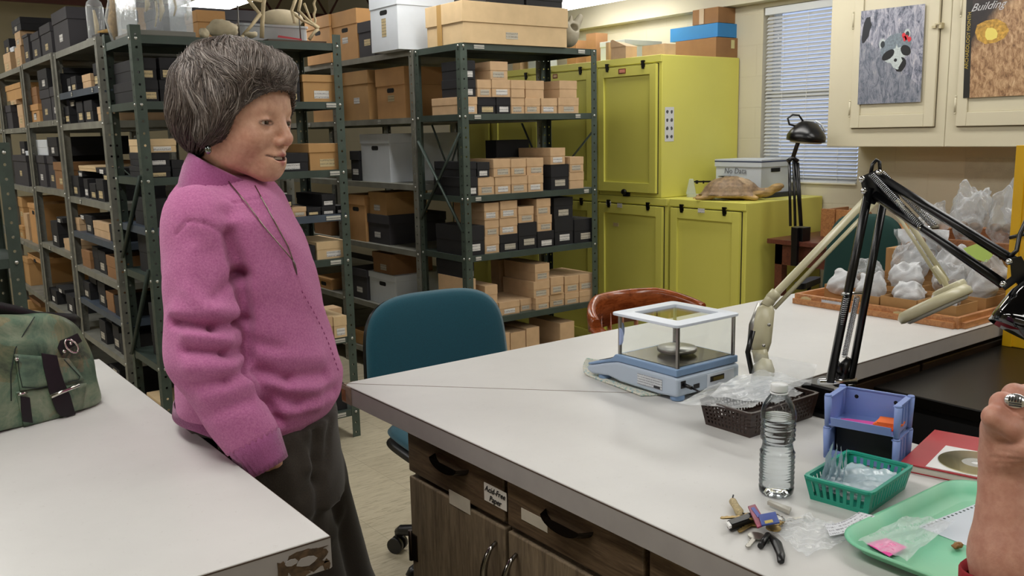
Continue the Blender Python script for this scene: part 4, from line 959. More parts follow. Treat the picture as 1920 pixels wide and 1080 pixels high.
def head_sdf(p):
    m = p.copy(); m[:, 1] = np.abs(m[:, 1])          # mirrored
    d = sd_ell(p, (-.012, 0, .040), (.098, .074, .090))
    d = smin(d, sd_ell(p, (.030, 0, .045), (.062, .063, .062)), .03)
    d = smin(d, sd_ell(p, (.034, 0, -.016), (.057, .053, .074)), .03)
    d = smin(d, sd_ell(m, (.053, .035, -.022), (.028, .024, .026)), .02)      # cheeks
    d = smin(d, sd_ell(m, (.010, .042, -.044), (.036, .016, .032)), .025)      # jaw corner
    d = smin(d, sd_ell(p, (.068, 0, -.079), (.021, .022, .018)), .020)         # chin
    d = smin(d, sd_cone(m, (.008, .040, -.058), (.062, .010, -.086), .012, .010), .018)
    d = smin(d, sd_cone(m, (.082, .006, .030), (.070, .042, .028), .010, .009), .012)   # brow
    d = smin(d, sd_ell(p, (.075, 0, -.060), (.021, .028, .026)), .015)         # mouth mound
    # sockets
    d = smax(d, -sd_ell(m, (.101, .032, .006), (.019, .019, .014)), .012)
    # lids
    lid = sd_ball(m, (.0745, .031, .006), .0150)
    d = smin(d, lid, .005)
    # nose
    d = smin(d, sd_cone(p, (.088, 0, .018), (.1065, 0, -.018), .0065, .0090), .010)
    d = smin(d, sd_ball(p, (.1060, 0, -.0225), .0102), .006)
    d = smin(d, sd_ell(m, (.0965, .0115, -.0275), (.011, .0068, .0075)), .005)
    d = smax(d, -sd_ell(m, (.102, .0065, -.0350), (.005, .0035, .004)), .002)
    # lips
    d = smin(d, sd_cone(m, (.0940, .000, -.0500), (.0765, .027, -.0500), .0058, .0030), .005)
    d = smin(d, sd_cone(m, (.0920, .000, -.0645), (.0765, .024, -.0550), .0070, .0034), .005)
    mouth = smin(np.minimum(sd_cone(m, (.100, .0, -.0575), (.0955, .013, -.0560), .0034, .0028), sd_cone(m, (.0955, .013, -.0560), (.082, .028, -.0515), .0028, .0016)), sd_ell(p, (.093, 0, -.0575), (.013, .016, .0042)), .002)
    d = smax(d, -mouth, .0015)
    # nasolabial folds, eye slit
    d = smax(d, -sd_cone(m, (.0965, .021, -.033), (.0790, .039, -.056), .0010, .0014), .007)
    d = smax(d, -sd_ell(m, (.091, .032, .0050), (.014, .0125, .0033)), .0012)
    d = smax(d, -sd_cone(m, (.0870, .020, .0055), (.0725, .0465, .0040), .0006, .0004), .0018)
    # ear
    ear = sd_ell(m, (-.006, .076, -.006), (.019, .008, .031)); ear = smax(ear, -sd_ell(m, (-.004, .084, .0), (.010, .006, .018)), .004)
    d = smin(d, ear, .004)
    # neck and upper chest
    nk = sd_cone(p, (-.022, 0, -.03), NECK0, .045, .046)
    nk = smin(nk, sd_cone(m, (-.012, .046, -.045), NECK0+np.array([.025, .010, -.01]), .009, .009), .02)
    d = smin(d, nk, .022)
    return d
NB = np.array(atw(404, 372, 1.79))                       # neck base in the world
NECK0 = (NB-HO)@HF/HS
def w2h(p): return (np.asarray(p)-HO)@HF/HS
sh_r = np.array(atw(374, 414, 1.675)); el_r = np.array(atw(380, 664, 1.645)); cu_r = np.array(atw(472, 828, 1.655))
_ta = R_(114); _uf = np.array([math.sin(_ta), math.cos(_ta), 0]); _vl = np.array([-_uf[1], _uf[0], 0])
sh_l = sh_r+_vl*.335+_uf*.01; el_l = sh_l+np.array([0, 0, -.27])-_uf*.03; cu_l = el_l+np.array([0, 0, -.19])+_uf*.12-_vl*.03
# hands and forearms joined to the same skin mesh (below)
def hand_prims(o, F, scale=1.0, curl=.35, thumb_side=1):
    """list of primitives; o wrist, F columns: along the fingers, thumb side, back of the hand"""
    P = []; f, t, b = F[:, 0], F[:, 1], F[:, 2]
    def w(x, y, z): return o+(f*x+t*y+b*z)*scale
    P.append((w(-.02, 0, 0), w(.02, 0, 0), .026*scale, .027*scale))
    for k, y in enumerate((.027, .009, -.009, -.026)):
        L = (.040, .044, .041, .033)[k]; r = (.0090, .0092, .0087, .0078)[k]
        kn = w(.085-.004*abs(k-1), y, .004); P.append((w(.01, y*.6, 0), kn, .014*scale, .0115*scale))
        a1, a2 = curl, curl*2.1; p1 = kn+(f*math.cos(a1)-b*math.sin(a1))*L*scale; p2 = p1+(f*math.cos(a2)-b*math.sin(a2))*L*.62*scale
        p3 = p2+(f*math.cos(a2*1.25)-b*math.sin(a2*1.25))*L*.5*scale
        P += [(kn, p1, r*1.08*scale, r*scale), (p1, p2, r*scale, r*.93*scale), (p2, p3, r*.93*scale, r*.8*scale)]
    a = w(.012, .02, -.004); b1 = w(.045, .046, -.014); c1 = w(.075, .056, -.022); d1 = w(.097, .054, -.030)
    P += [(a, b1, .016*scale, .0125*scale), (b1, c1, .0115*scale, .0105*scale), (c1, d1, .0105*scale, .0085*scale)]
    return P
def prim_sdf(prims, k=.007):
    def f(p):
        d = None
        for a, b, ra, rb in prims:
            e = sd_cone(p, a, b, ra, rb); d = e if d is None else smin(d, e, k)
        return d
    return f
def bounds(prims, pad=.02):
    P = np.array([x for q in prims for x in q[:2]]); r = max(max(q[2:]) for q in prims); return P.min(0)-r-pad, P.max(0)+r+pad
wr = np.array(atw(480, 856, 1.70)); pk = np.array(atw(494, 905, 1.84))
f = pk-wr; f /= np.linalg.norm(f); bk = -_F+0*f; bk = bk-f*(bk@f); bk /= np.linalg.norm(bk); th = np.cross(bk, f)
wl = cu_l+np.array([0, 0, -.03]); fl_ = np.array([0, 0, -1.]); bl_ = np.cross(fl_, _uf)
HB_ = [(np.array(atw(408, 385, 1.80)), np.array(atw(436, 480, 1.84)), .046, .08), (np.array(atw(440, 480, 1.84)), np.array(atw(487, 790, 1.885)), .085, .10), (np.array(atw(416, 440, 1.81)), sh_r, .045, .045), (np.array(atw(416, 440, 1.81)), sh_l, .045, .045),
  (sh_r, el_r, .042, .026), (el_r, wr, .026, .027), (sh_l, el_l, .046, .038), (el_l, wl, .036, .027)]+hand_prims(wr, np.stack([f, th, bk], 1), .93, .3)+hand_prims(wl, np.stack([fl_, _uf, bl_], 1), .93, .4)
_bp = [(w2h(a), w2h(b), ra/HS, rb/HS) for a, b, ra, rb in HB_]
_b0 = np.array([x for q in _bp for x in q[:2]]); 
def body_sdf(p):
    d = np.full(len(p), 9.0); m = (np.abs(p) < np.array([.17, .15, .26])).all(1)
    if m.any(): d[m] = head_sdf(p[m])
    d[~m] = np.minimum(_len(p[~m]-np.array([0, 0, 0]))-.10, 9)
    far_ = p[:, 2] < -.10
    if far_.any():
        q = p[far_]; e = None
        for a, b, ra, rb in _bp: x = sd_cone(q, a, b, ra, rb); e = x if e is None else smin(e, x, .007)
        d[far_] = smin(np.where(m[far_], d[far_], 9.0), e, .012)
    return d
hv, hf = surface_nets(body_sdf, np.minimum(_b0.min(0)-.09, (-.125, -.11, -.215)), np.maximum(_b0.max(0)+.09, (.135, .11, .145)), .0022)
hv = relax(hv, hf, 2, .4)
# fine creases
hn = vnormals(hv, hf)
def crease(vs, ns, segs):
    out = np.zeros(len(vs))
    for a, b, w, amp in segs:
        if b is None:
            d = np.full(len(vs), 9.)
            for k in range(len(a)-1): d = np.minimum(d, sd_cone(vs, a[k], a[k+1]+1e-6, 0, 0))
        else: d = sd_cone(vs, a, b, 0, 0)
        out += amp*np.exp(-(d/w)**2)
    return vs+ns*out[:, None]
cs = []
for s in (-1, 1):
    for k, (dz, dl) in enumerate(((.012, .014), (.003, .018), (-.006, .016), (-.014, .013))):
        cs.append(((.066, s*.047, .004-.002*k), (.066-dl*.9, s*(.052+.002*k), .004+dz), .0015, -.0013))
    cs.append(((.083, s*.020, -.010), (.070, s*.046, -.010), .0022, -.0014))     # under-eye
    cs.append(((.080, s*.030, -.016), (.064, s*.050, -.020), .0020, -.0006))
    cs.append(((.077, s*.040, -.050), (.066, s*.045, -.073), .0024, -.0019)); cs.append(((.062, s*.050, -.038), (.052, s*.049, -.074), .0022, -.0014)); cs.append(((.092, s*.020, -.033), (.080, s*.037, -.050), .0028, -.0020)); cs.append(((.074, s*.040, -.012), (.066, s*.050, -.024), .006, .0016))
    cs.append(((.045, s*.056, -.030), (.040, s*.052, -.074), .002, -.0006))
    cs.append(((.078, s*.026, -.062), (.072, s*.030, -.082), .0022, -.0010))
for k in range(3): cs.append(((.030, -.046, -.080-.011*k), (.045, .03, -.094-.011*k), .002, -.001))
for k in range(4): cs.append(((.090, -.03, .046+.009*k), (.090, .03, .048+.009*k), .0018, -.0005))
hv = crease(hv, hn, cs)
base = np.array(lin('#cf9f86')[:3]); Cc = np.tile(base, (len(hv), 1)); mv = hv.copy(); mv[:, 1] = np.abs(mv[:, 1])
def tint(c, w, col):
    w = np.clip(w, 0, 1)[:, None]; return c*(1-w)+np.array(lin(col)[:3])*w
Cc = tint(Cc, np.exp(-(_len((mv-np.array([.06, .046, -.028]))/np.array([.03, .03, .022])))**2)*.45, '#c27a68')
Cc = tint(Cc, np.exp(-(_len((mv-np.array([.112, .0, -.026]))/np.array([.015, .014, .014])))**2)*.5, '#c47a6c')
lips = np.minimum(sd_cone(mv, (.0955, .0, -.0510), (.0775, .027, -.0505), .0048, .0022), sd_cone(mv, (.0930, .0, -.0640), (.0775, .024, -.0550), .0066, .0028))
Cc = tint(Cc, (.0020-lips)/.002*.95, '#a04c4c')
mouthd = smin(np.minimum(sd_cone(mv, (.096, .0, -.0575), (.0915, .013, -.0560), .0028, .0024), sd_cone(mv, (.0915, .013, -.0560), (.080, .028, -.0515), .0024, .0014)), sd_ell(mv, (.090, 0, -.0575), (.011, .016, .0036)), .002)
Cc = tint(Cc, (.0006-mouthd)/.001, '#3c1513')
brow = sd_cone(mv, (.090, .014, .0300), (.071, .048, .0330), .0032, .0016)
Cc = tint(Cc, (.0032-brow)/.004*.75, '#6a5548')
lash = np.abs(sd_ell(mv, (.089, .032, .0050), (.016, .0150, .0045)))
ul = sd_cone(mv, (.0870, .020, .0085), (.0745, .0455, .0070), .0004, .0004); Cc = tint(Cc, np.exp(-((ul-.0002)/.0013)**2)*.55*(mv[:, 0] > .06), '#4a2c22')
Cc = tint(Cc, np.exp(-(lash/.0016)**2)*.9*(mv[:, 0] > .07), '#3d241c')
W_ = HO+hv@HF.T*HS
woman = thing('person', 'grey-haired woman in a pink sweater leaning on the left table, hand in pocket, smiling', 'person', (float(at(660, 1200, 'z', 0).x)*0+.78, 1.72, 0))
WO = np.array(woman.location)
# hands are part of the same surface
allv, allf, allc = W_, hf, Cc
body = np_object('body', allv-WO, allf, SKIN, woman, allc)
# eyes
eyem = NT('eye'); _a = eyem.add('ShaderNodeVertexColor'); _a.layer_name = 'Col'; eyem.base(_a.outputs[0]); eyem.set(Roughness=.08, Coat_Weight=.5); eyem = eyem.m
for s in (-1, 1):
    e = MB(); c = np.array([.0738, s*.031, .0058]); look = np.array([.97, .12*1, -.05]); look /= np.linalg.norm(look)
    n, m_ = 28, 22; vs = []; cl = []
    for i in range(m_+1):
        a = PI*i/m_
        for j in range(n):
            b = 2*PI*j/n; q_ = np.array([math.cos(a), math.sin(a)*math.cos(b), math.sin(a)*math.sin(b)])
            ax = look; ay = np.cross([0, 0, 1], ax); ay /= np.linalg.norm(ay); az = np.cross(ax, ay)
            d3 = ax*q_[0]+ay*q_[1]+az*q_[2]; vs.append(tuple(h2w(c+d3*.0132)-WO)); dg = math.degrees(a)
            cl.append(lin('#060606') if dg < 13 else (lin('#2e1f15') if dg < 37 else lin('#bfb2a8')))
    fs = [(i*n+j, i*n+(j+1) % n, (i+1)*n+(j+1) % n, (i+1)*n+j) for i in range(m_) for j in range(n)]
    e.add(vs, fs, None, 0, True, cl); e.build('eye', eyem, woman)
tm = MB(); rings = []
for k in range(9):
    y = -.014+.0035*k; x = .0890-18*y*y*.9; rings.append([tuple(h2w((x, y, z))-WO) for z in (-.0530, -.0590)])
tm.loft(rings, closed=False); tm.build('teeth', M('teeth', '#d9cfbf', .2), woman)

# hair
def hair_sdf(p):
    d = sd_ell(p, (-.016, 0, .052), (.119, .094, .104))
    d = smin(d, sd_ell(p, (-.058, 0, .010), (.066, .080, .074)), .03)
    d = smin(d, sd_ell(p, (.058, -.014, .094), (.056, .068, .037)), .025)
    d = d-.0022*np.sin(p[:, 0]*55+p[:, 2]*40)*np.sin(p[:, 1]*60+p[:, 2]*25)
    m = p.copy(); m[:, 1] = np.abs(m[:, 1])
    d = smin(d, sd_cone(m, (.028, .072, .040), (-.008, .079, -.022), .024, .016), .02)
    cut = sd_ell(p, (.108, 0, -.034), (.098, .112, .100))
    cut = smin(cut, sd_ell(p, (.056, 0, -.122), (.110, .12, .085)), .02)
    return smax(d, -cut, .012)
gv, gf = surface_nets(hair_sdf, (-.165, -.13, -.13), (.15, .13, .20), .0035)
gv = relax(gv, gf, 2)
def grad(fn, p, e=.0015):
    g = np.stack([fn(p+np.array(o))-fn(p-np.array(o)) for o in ((e, 0, 0), (0, e, 0), (0, 0, e))], 1); return g/np.maximum(_len(g), 1e-9)[:, None]
NS = 11000
pick = gv[RNG.integers(0, len(gv), NS*2)]+RNG.normal(0, .003, (NS*2, 3)); pick = pick[pick[:, 2] > -.085][:NS]
def flow(p):
    cr = np.array([-.045, .012, .152]); away = p-cr; away[:, 2] *= .4; away /= np.maximum(_len(away), 1e-6)[:, None]
    fr = np.clip((p[:, 0]-.02)/.06, 0, 1)[:, None]; dn = np.array([-.08, 0, -.9])
    low = np.clip((.10-p[:, 2])/.10, 0, 1)[:, None]
    v = away*1.1+dn*low*1.1+fr*np.array([.1, -.55, -.35])+np.array([-.25, 0, 0])*low*(1-fr)
    return v
pts = [pick]; q_ = pick.copy(); ln = RNG.uniform(.6, 1.2, NS)[:, None]*.0105; lift = RNG.uniform(-.0005, .0042, NS)
seeds = pick[RNG.integers(0, NS, 420)]; own = np.zeros(NS, int)
for c0_ in range(0, NS, 1000): own[c0_:c0_+1000] = ((pick[c0_:c0_+1000, None]-seeds[None])**2).sum(-1).argmin(1)
cw = RNG.normal(0, .22, (420, 3)); cl_ = RNG.uniform(0, 1, 420); wv = cw[own]+RNG.normal(0, .07, (NS, 3)); lift = lift*.6+cl_[own]*.0045; tone = (RNG.normal(0, .13, 420))[own]

for k in range(8):
    g = grad(hair_sdf, q_); d = flow(q_)+wv; d -= g*(d*g).sum(1)[:, None]; d /= np.maximum(_len(d), 1e-6)[:, None]
    q_ = q_+d*ln; s_ = hair_sdf(q_); q_ = q_-grad(hair_sdf, q_)*(s_-lift*(.3+.1*k))[:, None]*.8; pts.append(q_.copy())
pts = np.stack(pts, 1)                                     # NS x 9 x 3
rad = np.array([.3, .9, 1, 1, 1, .95, .8, .55, .1])*.00062
tan = np.gradient(pts, axis=1); tan /= np.maximum(_len(tan), 1e-9)[..., None]
gd = grad(hair_sdf, pts.reshape(-1, 3)).reshape(pts.shape); sd_ = np.cross(tan, gd); sd_ /= np.maximum(_len(sd_), 1e-9)[..., None]
ring = np.stack([pts+sd_*rad[None, :, None]*2.0, pts+gd*rad[None, :, None]*1.2, pts-sd_*rad[None, :, None]*2.0], 2)   # NS,9,3,3
sv = ring.reshape(-1, 3); b0 = (np.arange(NS)*27)[:, None, None]+(np.arange(8)*3)[None, :, None]+np.arange(3)[None, None, :]; b1 = (np.arange(NS)*27)[:, None, None]+(np.arange(8)*3)[None, :, None]+((np.arange(3)+1) % 3)[None, None, :]
sf = np.stack([b0, b1, b1+3, b0+3], -1).reshape(-1, 4)
grey = RNG.random(NS); dk = np.array(lin('#3c312b')[:3]); md = np.array(lin('#5c5049')[:3]); lt = np.array(lin('#8d837c')[:3])
top = tone+np.clip((pick[:, 2]-.02)/.12, 0, 1)*.6+.12+np.clip((pick[:, 0]-.03)/.08, 0, 1)*.2
sc_ = np.where((grey < top*.45)[:, None], lt, np.where((grey < top+.25)[:, None], md, dk))*RNG.uniform(.75, 1.25, (NS, 1))
cols = np.repeat(sc_, 27, 0)
shc = np.tile(np.array(lin('#3b322d')[:3]), (len(gv), 1))
av = np.concatenate([gv, sv]); af = np.concatenate([gf, sf+len(gv)]); ac = np.concatenate([shc, cols])
HAIR = NT('grey_brown_hair'); _a = HAIR.add('ShaderNodeVertexColor'); _a.layer_name = 'Col'; HAIR.base(_a.outputs[0]); HAIR.set(Roughness=.42, Specular_IOR_Level=.6)
np_object('hair', h2w(av)-WO, af, HAIR.m, woman, ac)

# body frame for the torso: u forward, v to her left
TA = R_(114); UF = np.array([math.sin(TA), math.cos(TA), 0]); VL = np.array([-UF[1], UF[0], 0])
TW = 1.775
rows = [(322, 352, 470, .062), (340, 340, 512, .10), (365, 320, 532, .150), (400, 312, 548, .180), (450, 308, 571, .186), (500, 312, 591, .180), (550, 322, 603, .172), (600, 330, 614, .170), (650, 334, 629, .172),
        (700, 334, 643, .178), (735, 334, 642, .182), (765, 338, 622, .180), (792, 345, 590, .170)]
ZR = []; CU = []; AU = []; BU = []; CV = []
def tw(y): return np.interp(y, [322, 600, 800, 920], [1.80, 1.84, 1.885, 1.90])
for y, xl, xr, b in rows:
    w = tw(y)
    L_ = np.array(atw(xl, y, w)); Rr = np.array(atw(xr, y, w)); ZR.append((L_[2]+Rr[2])/2); CU.append((L_@UF+Rr@UF)/2); AU.append((Rr-L_)@UF/2); BU.append(b); CV.append((L_@VL+Rr@VL)/2)
ZR = np.array(ZR)[::-1]; CU = np.array(CU)[::-1]; AU = np.array(AU)[::-1]; BU = np.array(BU)[::-1]; CV = np.array(CV)[::-1]
def tube_sdf(p, Z, cu, au, bu, cv, hem=False):
    z = p[:, 2]; c = np.interp(z, Z, cu); a = np.interp(z, Z, au); b = np.interp(z, Z, bu); v0 = np.interp(z, Z, cv)
    u = (p@UF-c)/a; v = (p@VL-v0)/b; r = np.power(np.abs(u)**2.3+np.abs(v)**2.3+1e-12, 1/2.3); d = (r-1)*np.minimum(a, b)
    if hem:
        t = np.clip(.5-u*1.2, 0, 1); return np.maximum(d, np.maximum(Z[0]+.05*t*t*(3-2*t)-z, z-Z[-1]))
    return np.maximum(d, np.maximum(Z[0]-z, z-Z[-1]))
sh_r = np.array(atw(374, 414, 1.675)); el_r = np.array(atw(380, 664, 1.645)); cu_r = np.array(atw(472, 828, 1.655))
sh_l = sh_r+VL*.335+UF*.01; el_l = sh_l+np.array([0, 0, -.27])-UF*.03; cu_l = el_l+np.array([0, 0, -.19])+UF*.12-VL*.03
nkp = NB+np.array([0, 0, -.01])
def sweater_sdf(p):
    d = tube_sdf(p, ZR, CU, AU, BU, CV, True)
    for s, e, c in ((sh_r, el_r, cu_r), (sh_l, el_l, cu_l)):
        yoke = sd_cone(p, nkp-np.array([0, 0, .062]), s+np.array([0, 0, -.010]), .060, .055); d = smin(d, yoke, .05)
    arm = None
    for s, e, c in ((sh_r, el_r, cu_r), (sh_l, el_l, cu_l)):
        a1 = sd_cone(p, s, e, .066, .066); a2 = sd_cone(p, e+(c-e)*.02, c, .066, .052); a2 = np.maximum(a2, (p-c)@((c-e)/np.linalg.norm(c-e))-.004); a = smin(a1, a2, .018)
        d = smin(d, a, .012 if s is sh_r else .03)
    d = smin(d, sd_cone(p, nkp-np.array([0, 0, .08]), nkp+np.array([0, 0, -.035]), .085, .064), .03)
    return d
pp = np.stack([sh_r, el_r, cu_r, sh_l, el_l, cu_l, NB, np.array([CU[0], 0, 0])[0]*UF+CV[0]*VL+np.array([0, 0, ZR[0]])])
lo = pp.min(0)-.2; hi = pp.max(0)+.17; lo[2] = ZR[0]-.02; hi[2] = NB[2]+.12
v, fq = surface_nets(sweater_sdf, lo, hi, .0052)
v = relax(v, fq, 4, .5); N = vnormals(v, fq)
def hit(x, y, fn, off=0.0):
    d = ray(x, y); t = 1.4
    for _ in range(90):
        s = float(fn(np.array([_C+t*d]))[0])
        if s < off+.0006: break
        t += max((s-off)*.7, .001)
        if t > 2.4: break
    return _C+min(t, 2.2)*d
def seg(x0, y0, x1, y1, w, width, amp, fn=None):
    P = [hit(x0+(x1-x0)*k/3, y0+(y1-y0)*k/3, fn or sweater_sdf) for k in range(4)]
    return (P, None, width, amp)
F1, F2 = 1.545, 1.60
folds = [
 # elbow creases and rolls on the near sleeve
 seg(322, 603, 400, 612, F1, .009, -.022), seg(400, 612, 452, 606, F1, .009, -.020), seg(330, 585, 445, 582, F1, .018, .007),
 seg(350, 628, 430, 640, F1, .012, .010), seg(345, 655, 425, 662, F1, .009, -.016), seg(425, 662, 458, 655, F1, .008, -.016), seg(352, 690, 440, 690, F1, .014, .008),
 seg(352, 722, 420, 715, F1, .010, -.008), seg(420, 715, 462, 690, F1, .010, -.008), seg(380, 745, 470, 720, F1, .014, .006), seg(385, 780, 470, 752, F1, .011, -.006),
 seg(402, 560, 448, 520, F1, .012, -.007), seg(350, 545, 400, 580, F1, .016, .006), seg(358, 470, 362, 560, F1, .014, .004), seg(395, 480, 432, 560, F1, .02, -.005),
 # armhole seam
 seg(330, 440, 352, 414, 1.56, .003, -.004), seg(352, 414, 385, 418, 1.56, .003, -.004), seg(385, 418, 418, 436, 1.57, .003, -.004), seg(350, 412, 346, 345, 1.60, .003, -.003),
 # body against the sleeve and front folds
 seg(432, 440, 455, 520, F2, .012, -.022), seg(455, 520, 464, 600, F2, .010, -.026), seg(464, 610, 468, 700, F2, .009, -.024), seg(474, 705, 522, 790, F2, .009, -.024),
 seg(430, 400, 455, 520, F2, .016, -.010), seg(455, 520, 462, 600, F2, .013, -.012), seg(480, 560, 490, 640, 1.60, .03, .005), seg(520, 470, 560, 620, 1.62, .03, -.004),
 seg(470, 690, 540, 712, 1.58, .010, -.012), seg(540, 712, 610, 700, 1.60, .012, -.010), seg(480, 668, 600, 672, 1.59, .018, .007), seg(490, 735, 560, 756, 1.58, .012, -.009),
 seg(560, 756, 630, 730, 1.61, .012, -.008), seg(500, 715, 600, 735, 1.59, .016, .008), seg(470, 640, 520, 652, 1.60, .012, -.006), seg(520, 775, 600, 762, 1.6, .012, .006),
 seg(420, 350, 470, 395, 1.66, .02, -.004), seg(500, 380, 535, 450, 1.66, .02, .004), seg(380, 345, 440, 375, 1.63, .004, -.004), seg(440, 375, 500, 372, 1.66, .004, -.004)]
v = crease(v, N, folds)
nz = np.sin(v@np.array([31., 17, 23]))*np.sin(v@np.array([-13., 29, 37])+1)*.0022; v = v+N*nz[:, None]
WOOL = NT('pink_wool_knit'); _v = WOOL.coord(); n1 = WOOL.noise(_v, 260, 4, .7); n2 = WOOL.noise(_v, 900, 2, .6)
WOOL.base(WOOL.ramp(n1, [(.3, '#ad5d8e'), (.7, '#cb80ac')])); WOOL.set(Roughness=.95, Sheen_Weight=.55, Sheen_Roughness=.5, Specular_IOR_Level=.15); WOOL.b.inputs['Sheen Tint'].default_value = lin('#e9b6d4')
WOOL.bump(WOOL.math('ADD', n1, WOOL.math('MULTIPLY', n2, .5)), .7, .0025); WOOL = WOOL.m
sw = np_object('sweater', v-WO, fq, WOOL, woman)
# fuzz: short fibres on the sweater
def ribband(rings, n=90, amp=.0016):
    """corrugated band through closed rings given as functions of angle"""
    R2 = []
    for c, A, B in rings:
        R2.append([tuple(c+A*math.cos(2*PI*j/(n*2))*(1+(amp/np.linalg.norm(A) if j % 2 else -amp/np.linalg.norm(A)))+B*math.sin(2*PI*j/(n*2))*(1+(amp/np.linalg.norm(B) if j % 2 else -amp/np.linalg.norm(B)))-WO) for j in range(n*2)])
    return MB().loft(R2)
WOOLR = NT('pink_wool_rib'); n1 = WOOLR.noise(WOOLR.coord(), 300, 3, .7); WOOLR.base(WOOLR.ramp(n1, [(.3, '#93487a'), (.7, '#aa5f90')])); WOOLR.set(Roughness=.95, Sheen_Weight=.3); WOOLR.bump(n1, .5, .002); WOOLR = WOOLR.m
for (c, e, nm_) in ((cu_r, el_r, 'cuff'), (cu_l, el_l, 'cuff')):
    ax = (c-e)/np.linalg.norm(c-e); a1 = np.cross(ax, [0, 0, 1]); a1 /= np.linalg.norm(a1); a2 = np.cross(ax, a1)
    ribband([(c+ax*o, a1*r, a2*r) for o, r in ((-.004, .049), (.004, .0515), (.02, .048), (.045, .043), (.056, .0405), (.057, .037), (.04, .036))], 26, .0030).build(nm_, WOOLR, woman)
cz = ZR[0]; hc = CU[0]*UF+CV[0]*VL
# waist rib
ribband([(hc+np.array([0, 0, cz+o])+UF*(-.012+s), UF*(AU[0]*1.0+r), VL*(BU[0]+r)) for o, r, s in ((.060, .000, .002), (.036, .002, .0), (.014, -.001, 0), (-.012, -.006, -.002), (-.016, -.010, -.002), (-.004, -.016, 0))], 150).build('waistband', WOOLR, woman)
# collar
cdir = UF*math.sin(R_(29))+np.array([0, 0, math.cos(R_(29))]); A = UF*math.cos(R_(29))-np.array([0, 0, math.sin(R_(29))]); B = VL
cb = np.array(atw(419, 316, 1.768))
ribband([(cb+cdir*o+A*s_, A*r, B*r*.97) for o, r, s_ in ((-.080, .080, .022), (-.055, .076, .012), (-.030, .0725, .004), (-.004, .069, 0), (.0, .068, 0), (.001, .064, 0), (-.02, .062, 0))], 60, .0013).build('collar', WOOLR, woman)
# placket stitches down the front
# trousers
TRO = NT('dark_brown_wool'); n1 = TRO.noise(TRO.coord(), 500, 3); TRO.base(TRO.ramp(n1, [(.3, '#211a13'), (.7, '#332a20')])); TRO.set(Roughness=.85, Sheen_Weight=.15); TRO.bump(n1, .3, .001); TRO = TRO.m
hipz = float(atw(490, 850, TW)[2]); hc0 = CU[0]*UF+CV[0]*VL
hipc = hc0+np.array([0, 0, .88]); kn = {}; ft = {}
PW = 1.80
hip_r = np.array(atw(508, 905, 1.82)); hip_l = np.array(atw(560, 900, 1.97))
kn_r = np.array(atw(588, 1150, 1.93)); kn_l = np.array(atw(640, 1120, 2.09))
ft_r = kn_r+UF*.12+np.array([0, 0, .09-kn_r[2]]); ft_l = kn_l+UF*.13+np.array([0, 0, .09-kn_l[2]])
wz = [(770, 348, 636, .170), (800, 352, 634, .175), (840, 372, 640, .180), (885, 400, 645, .178), (920, 430, 650, .165)]
Z2 = []; C2 = []; A2 = []; B2 = []; V2 = []
for y, xl, xr, b in wz:
    L_ = np.array(atw(xl, y, tw(y))); Rr = np.array(atw(xr, y, tw(y))); Z2.append((L_[2]+Rr[2])/2); C2.append((L_@UF+Rr@UF)/2); A2.append((Rr-L_)@UF/2); B2.append(b); V2.append((L_@VL+Rr@VL)/2)
Z2, C2, A2, B2, V2 = [np.array(x)[::-1] for x in (Z2, C2, A2, B2, V2)]
def trouser_sdf(p):
    d = tube_sdf(p, Z2, C2, A2, B2, V2)
    for h, k, f_ in ((hip_r, kn_r, ft_r), (hip_l, kn_l, ft_l)):
        l = smin(sd_cone(p, h, k, .102, .084), sd_cone(p, k, f_, .084, .07), .02); d = smin(d, l, .03)
    return np.maximum(d, .05-p[:, 2])
pp = np.stack([hip_r, kn_r, ft_r, hip_l, kn_l, ft_l]); lo = pp.min(0)-.2; hi = pp.max(0)+.2; lo[2] = .03; hi[2] = Z2[-1]+.02
v, fq = surface_nets(trouser_sdf, lo, hi, .009); v = relax(v, fq, 5, .5); N = vnormals(v, fq)
T_ = trouser_sdf
v = crease(v, N, [seg(592, 800, 600, 900, 1.66, .012, -.012, T_), seg(600, 900, 604, 1080, 1.72, .014, -.012, T_), seg(560, 790, 590, 860, 1.64, .010, -.010, T_), seg(528, 850, 500, 890, 1.60, .008, -.008, T_),
   seg(620, 780, 612, 870, 1.72, .010, -.006, T_), seg(575, 790, 580, 880, 1.64, .012, .007, T_), seg(600, 870, 570, 930, 1.66, .014, -.006, T_), seg(640, 960, 610, 1040, 1.75, .012, .005, T_)])
np_object('trousers', v-WO, fq, TRO, woman)
print('trouser x range near table z', v[(v[:, 2] > .85) & (v[:, 2] < .93)][:, 0].min(), 'sweater', ZR[0], 'knee', kn_r, 'foot', ft_r)
# shoes
for f_ in (ft_r, ft_l):
    m = MB(); rings = []
    for s_, w_, h_ in ((-.07, .02, .05), (-.055, .034, .075), (0, .038, .08), (.06, .042, .055), (.12, .046, .04), (.16, .036, .03), (.18, .012, .015)):
        c = f_*np.array([1, 1, 0])+UF*s_; rings.append([tuple(c+VL*w_*math.cos(a)+np.array([0, 0, h_/2+h_/2*math.sin(a)+.001])-WO) for a in [2*PI*j/16 for j in range(16)]])
    m.loft(rings, True, True).build('shoe', BLACKP, woman)
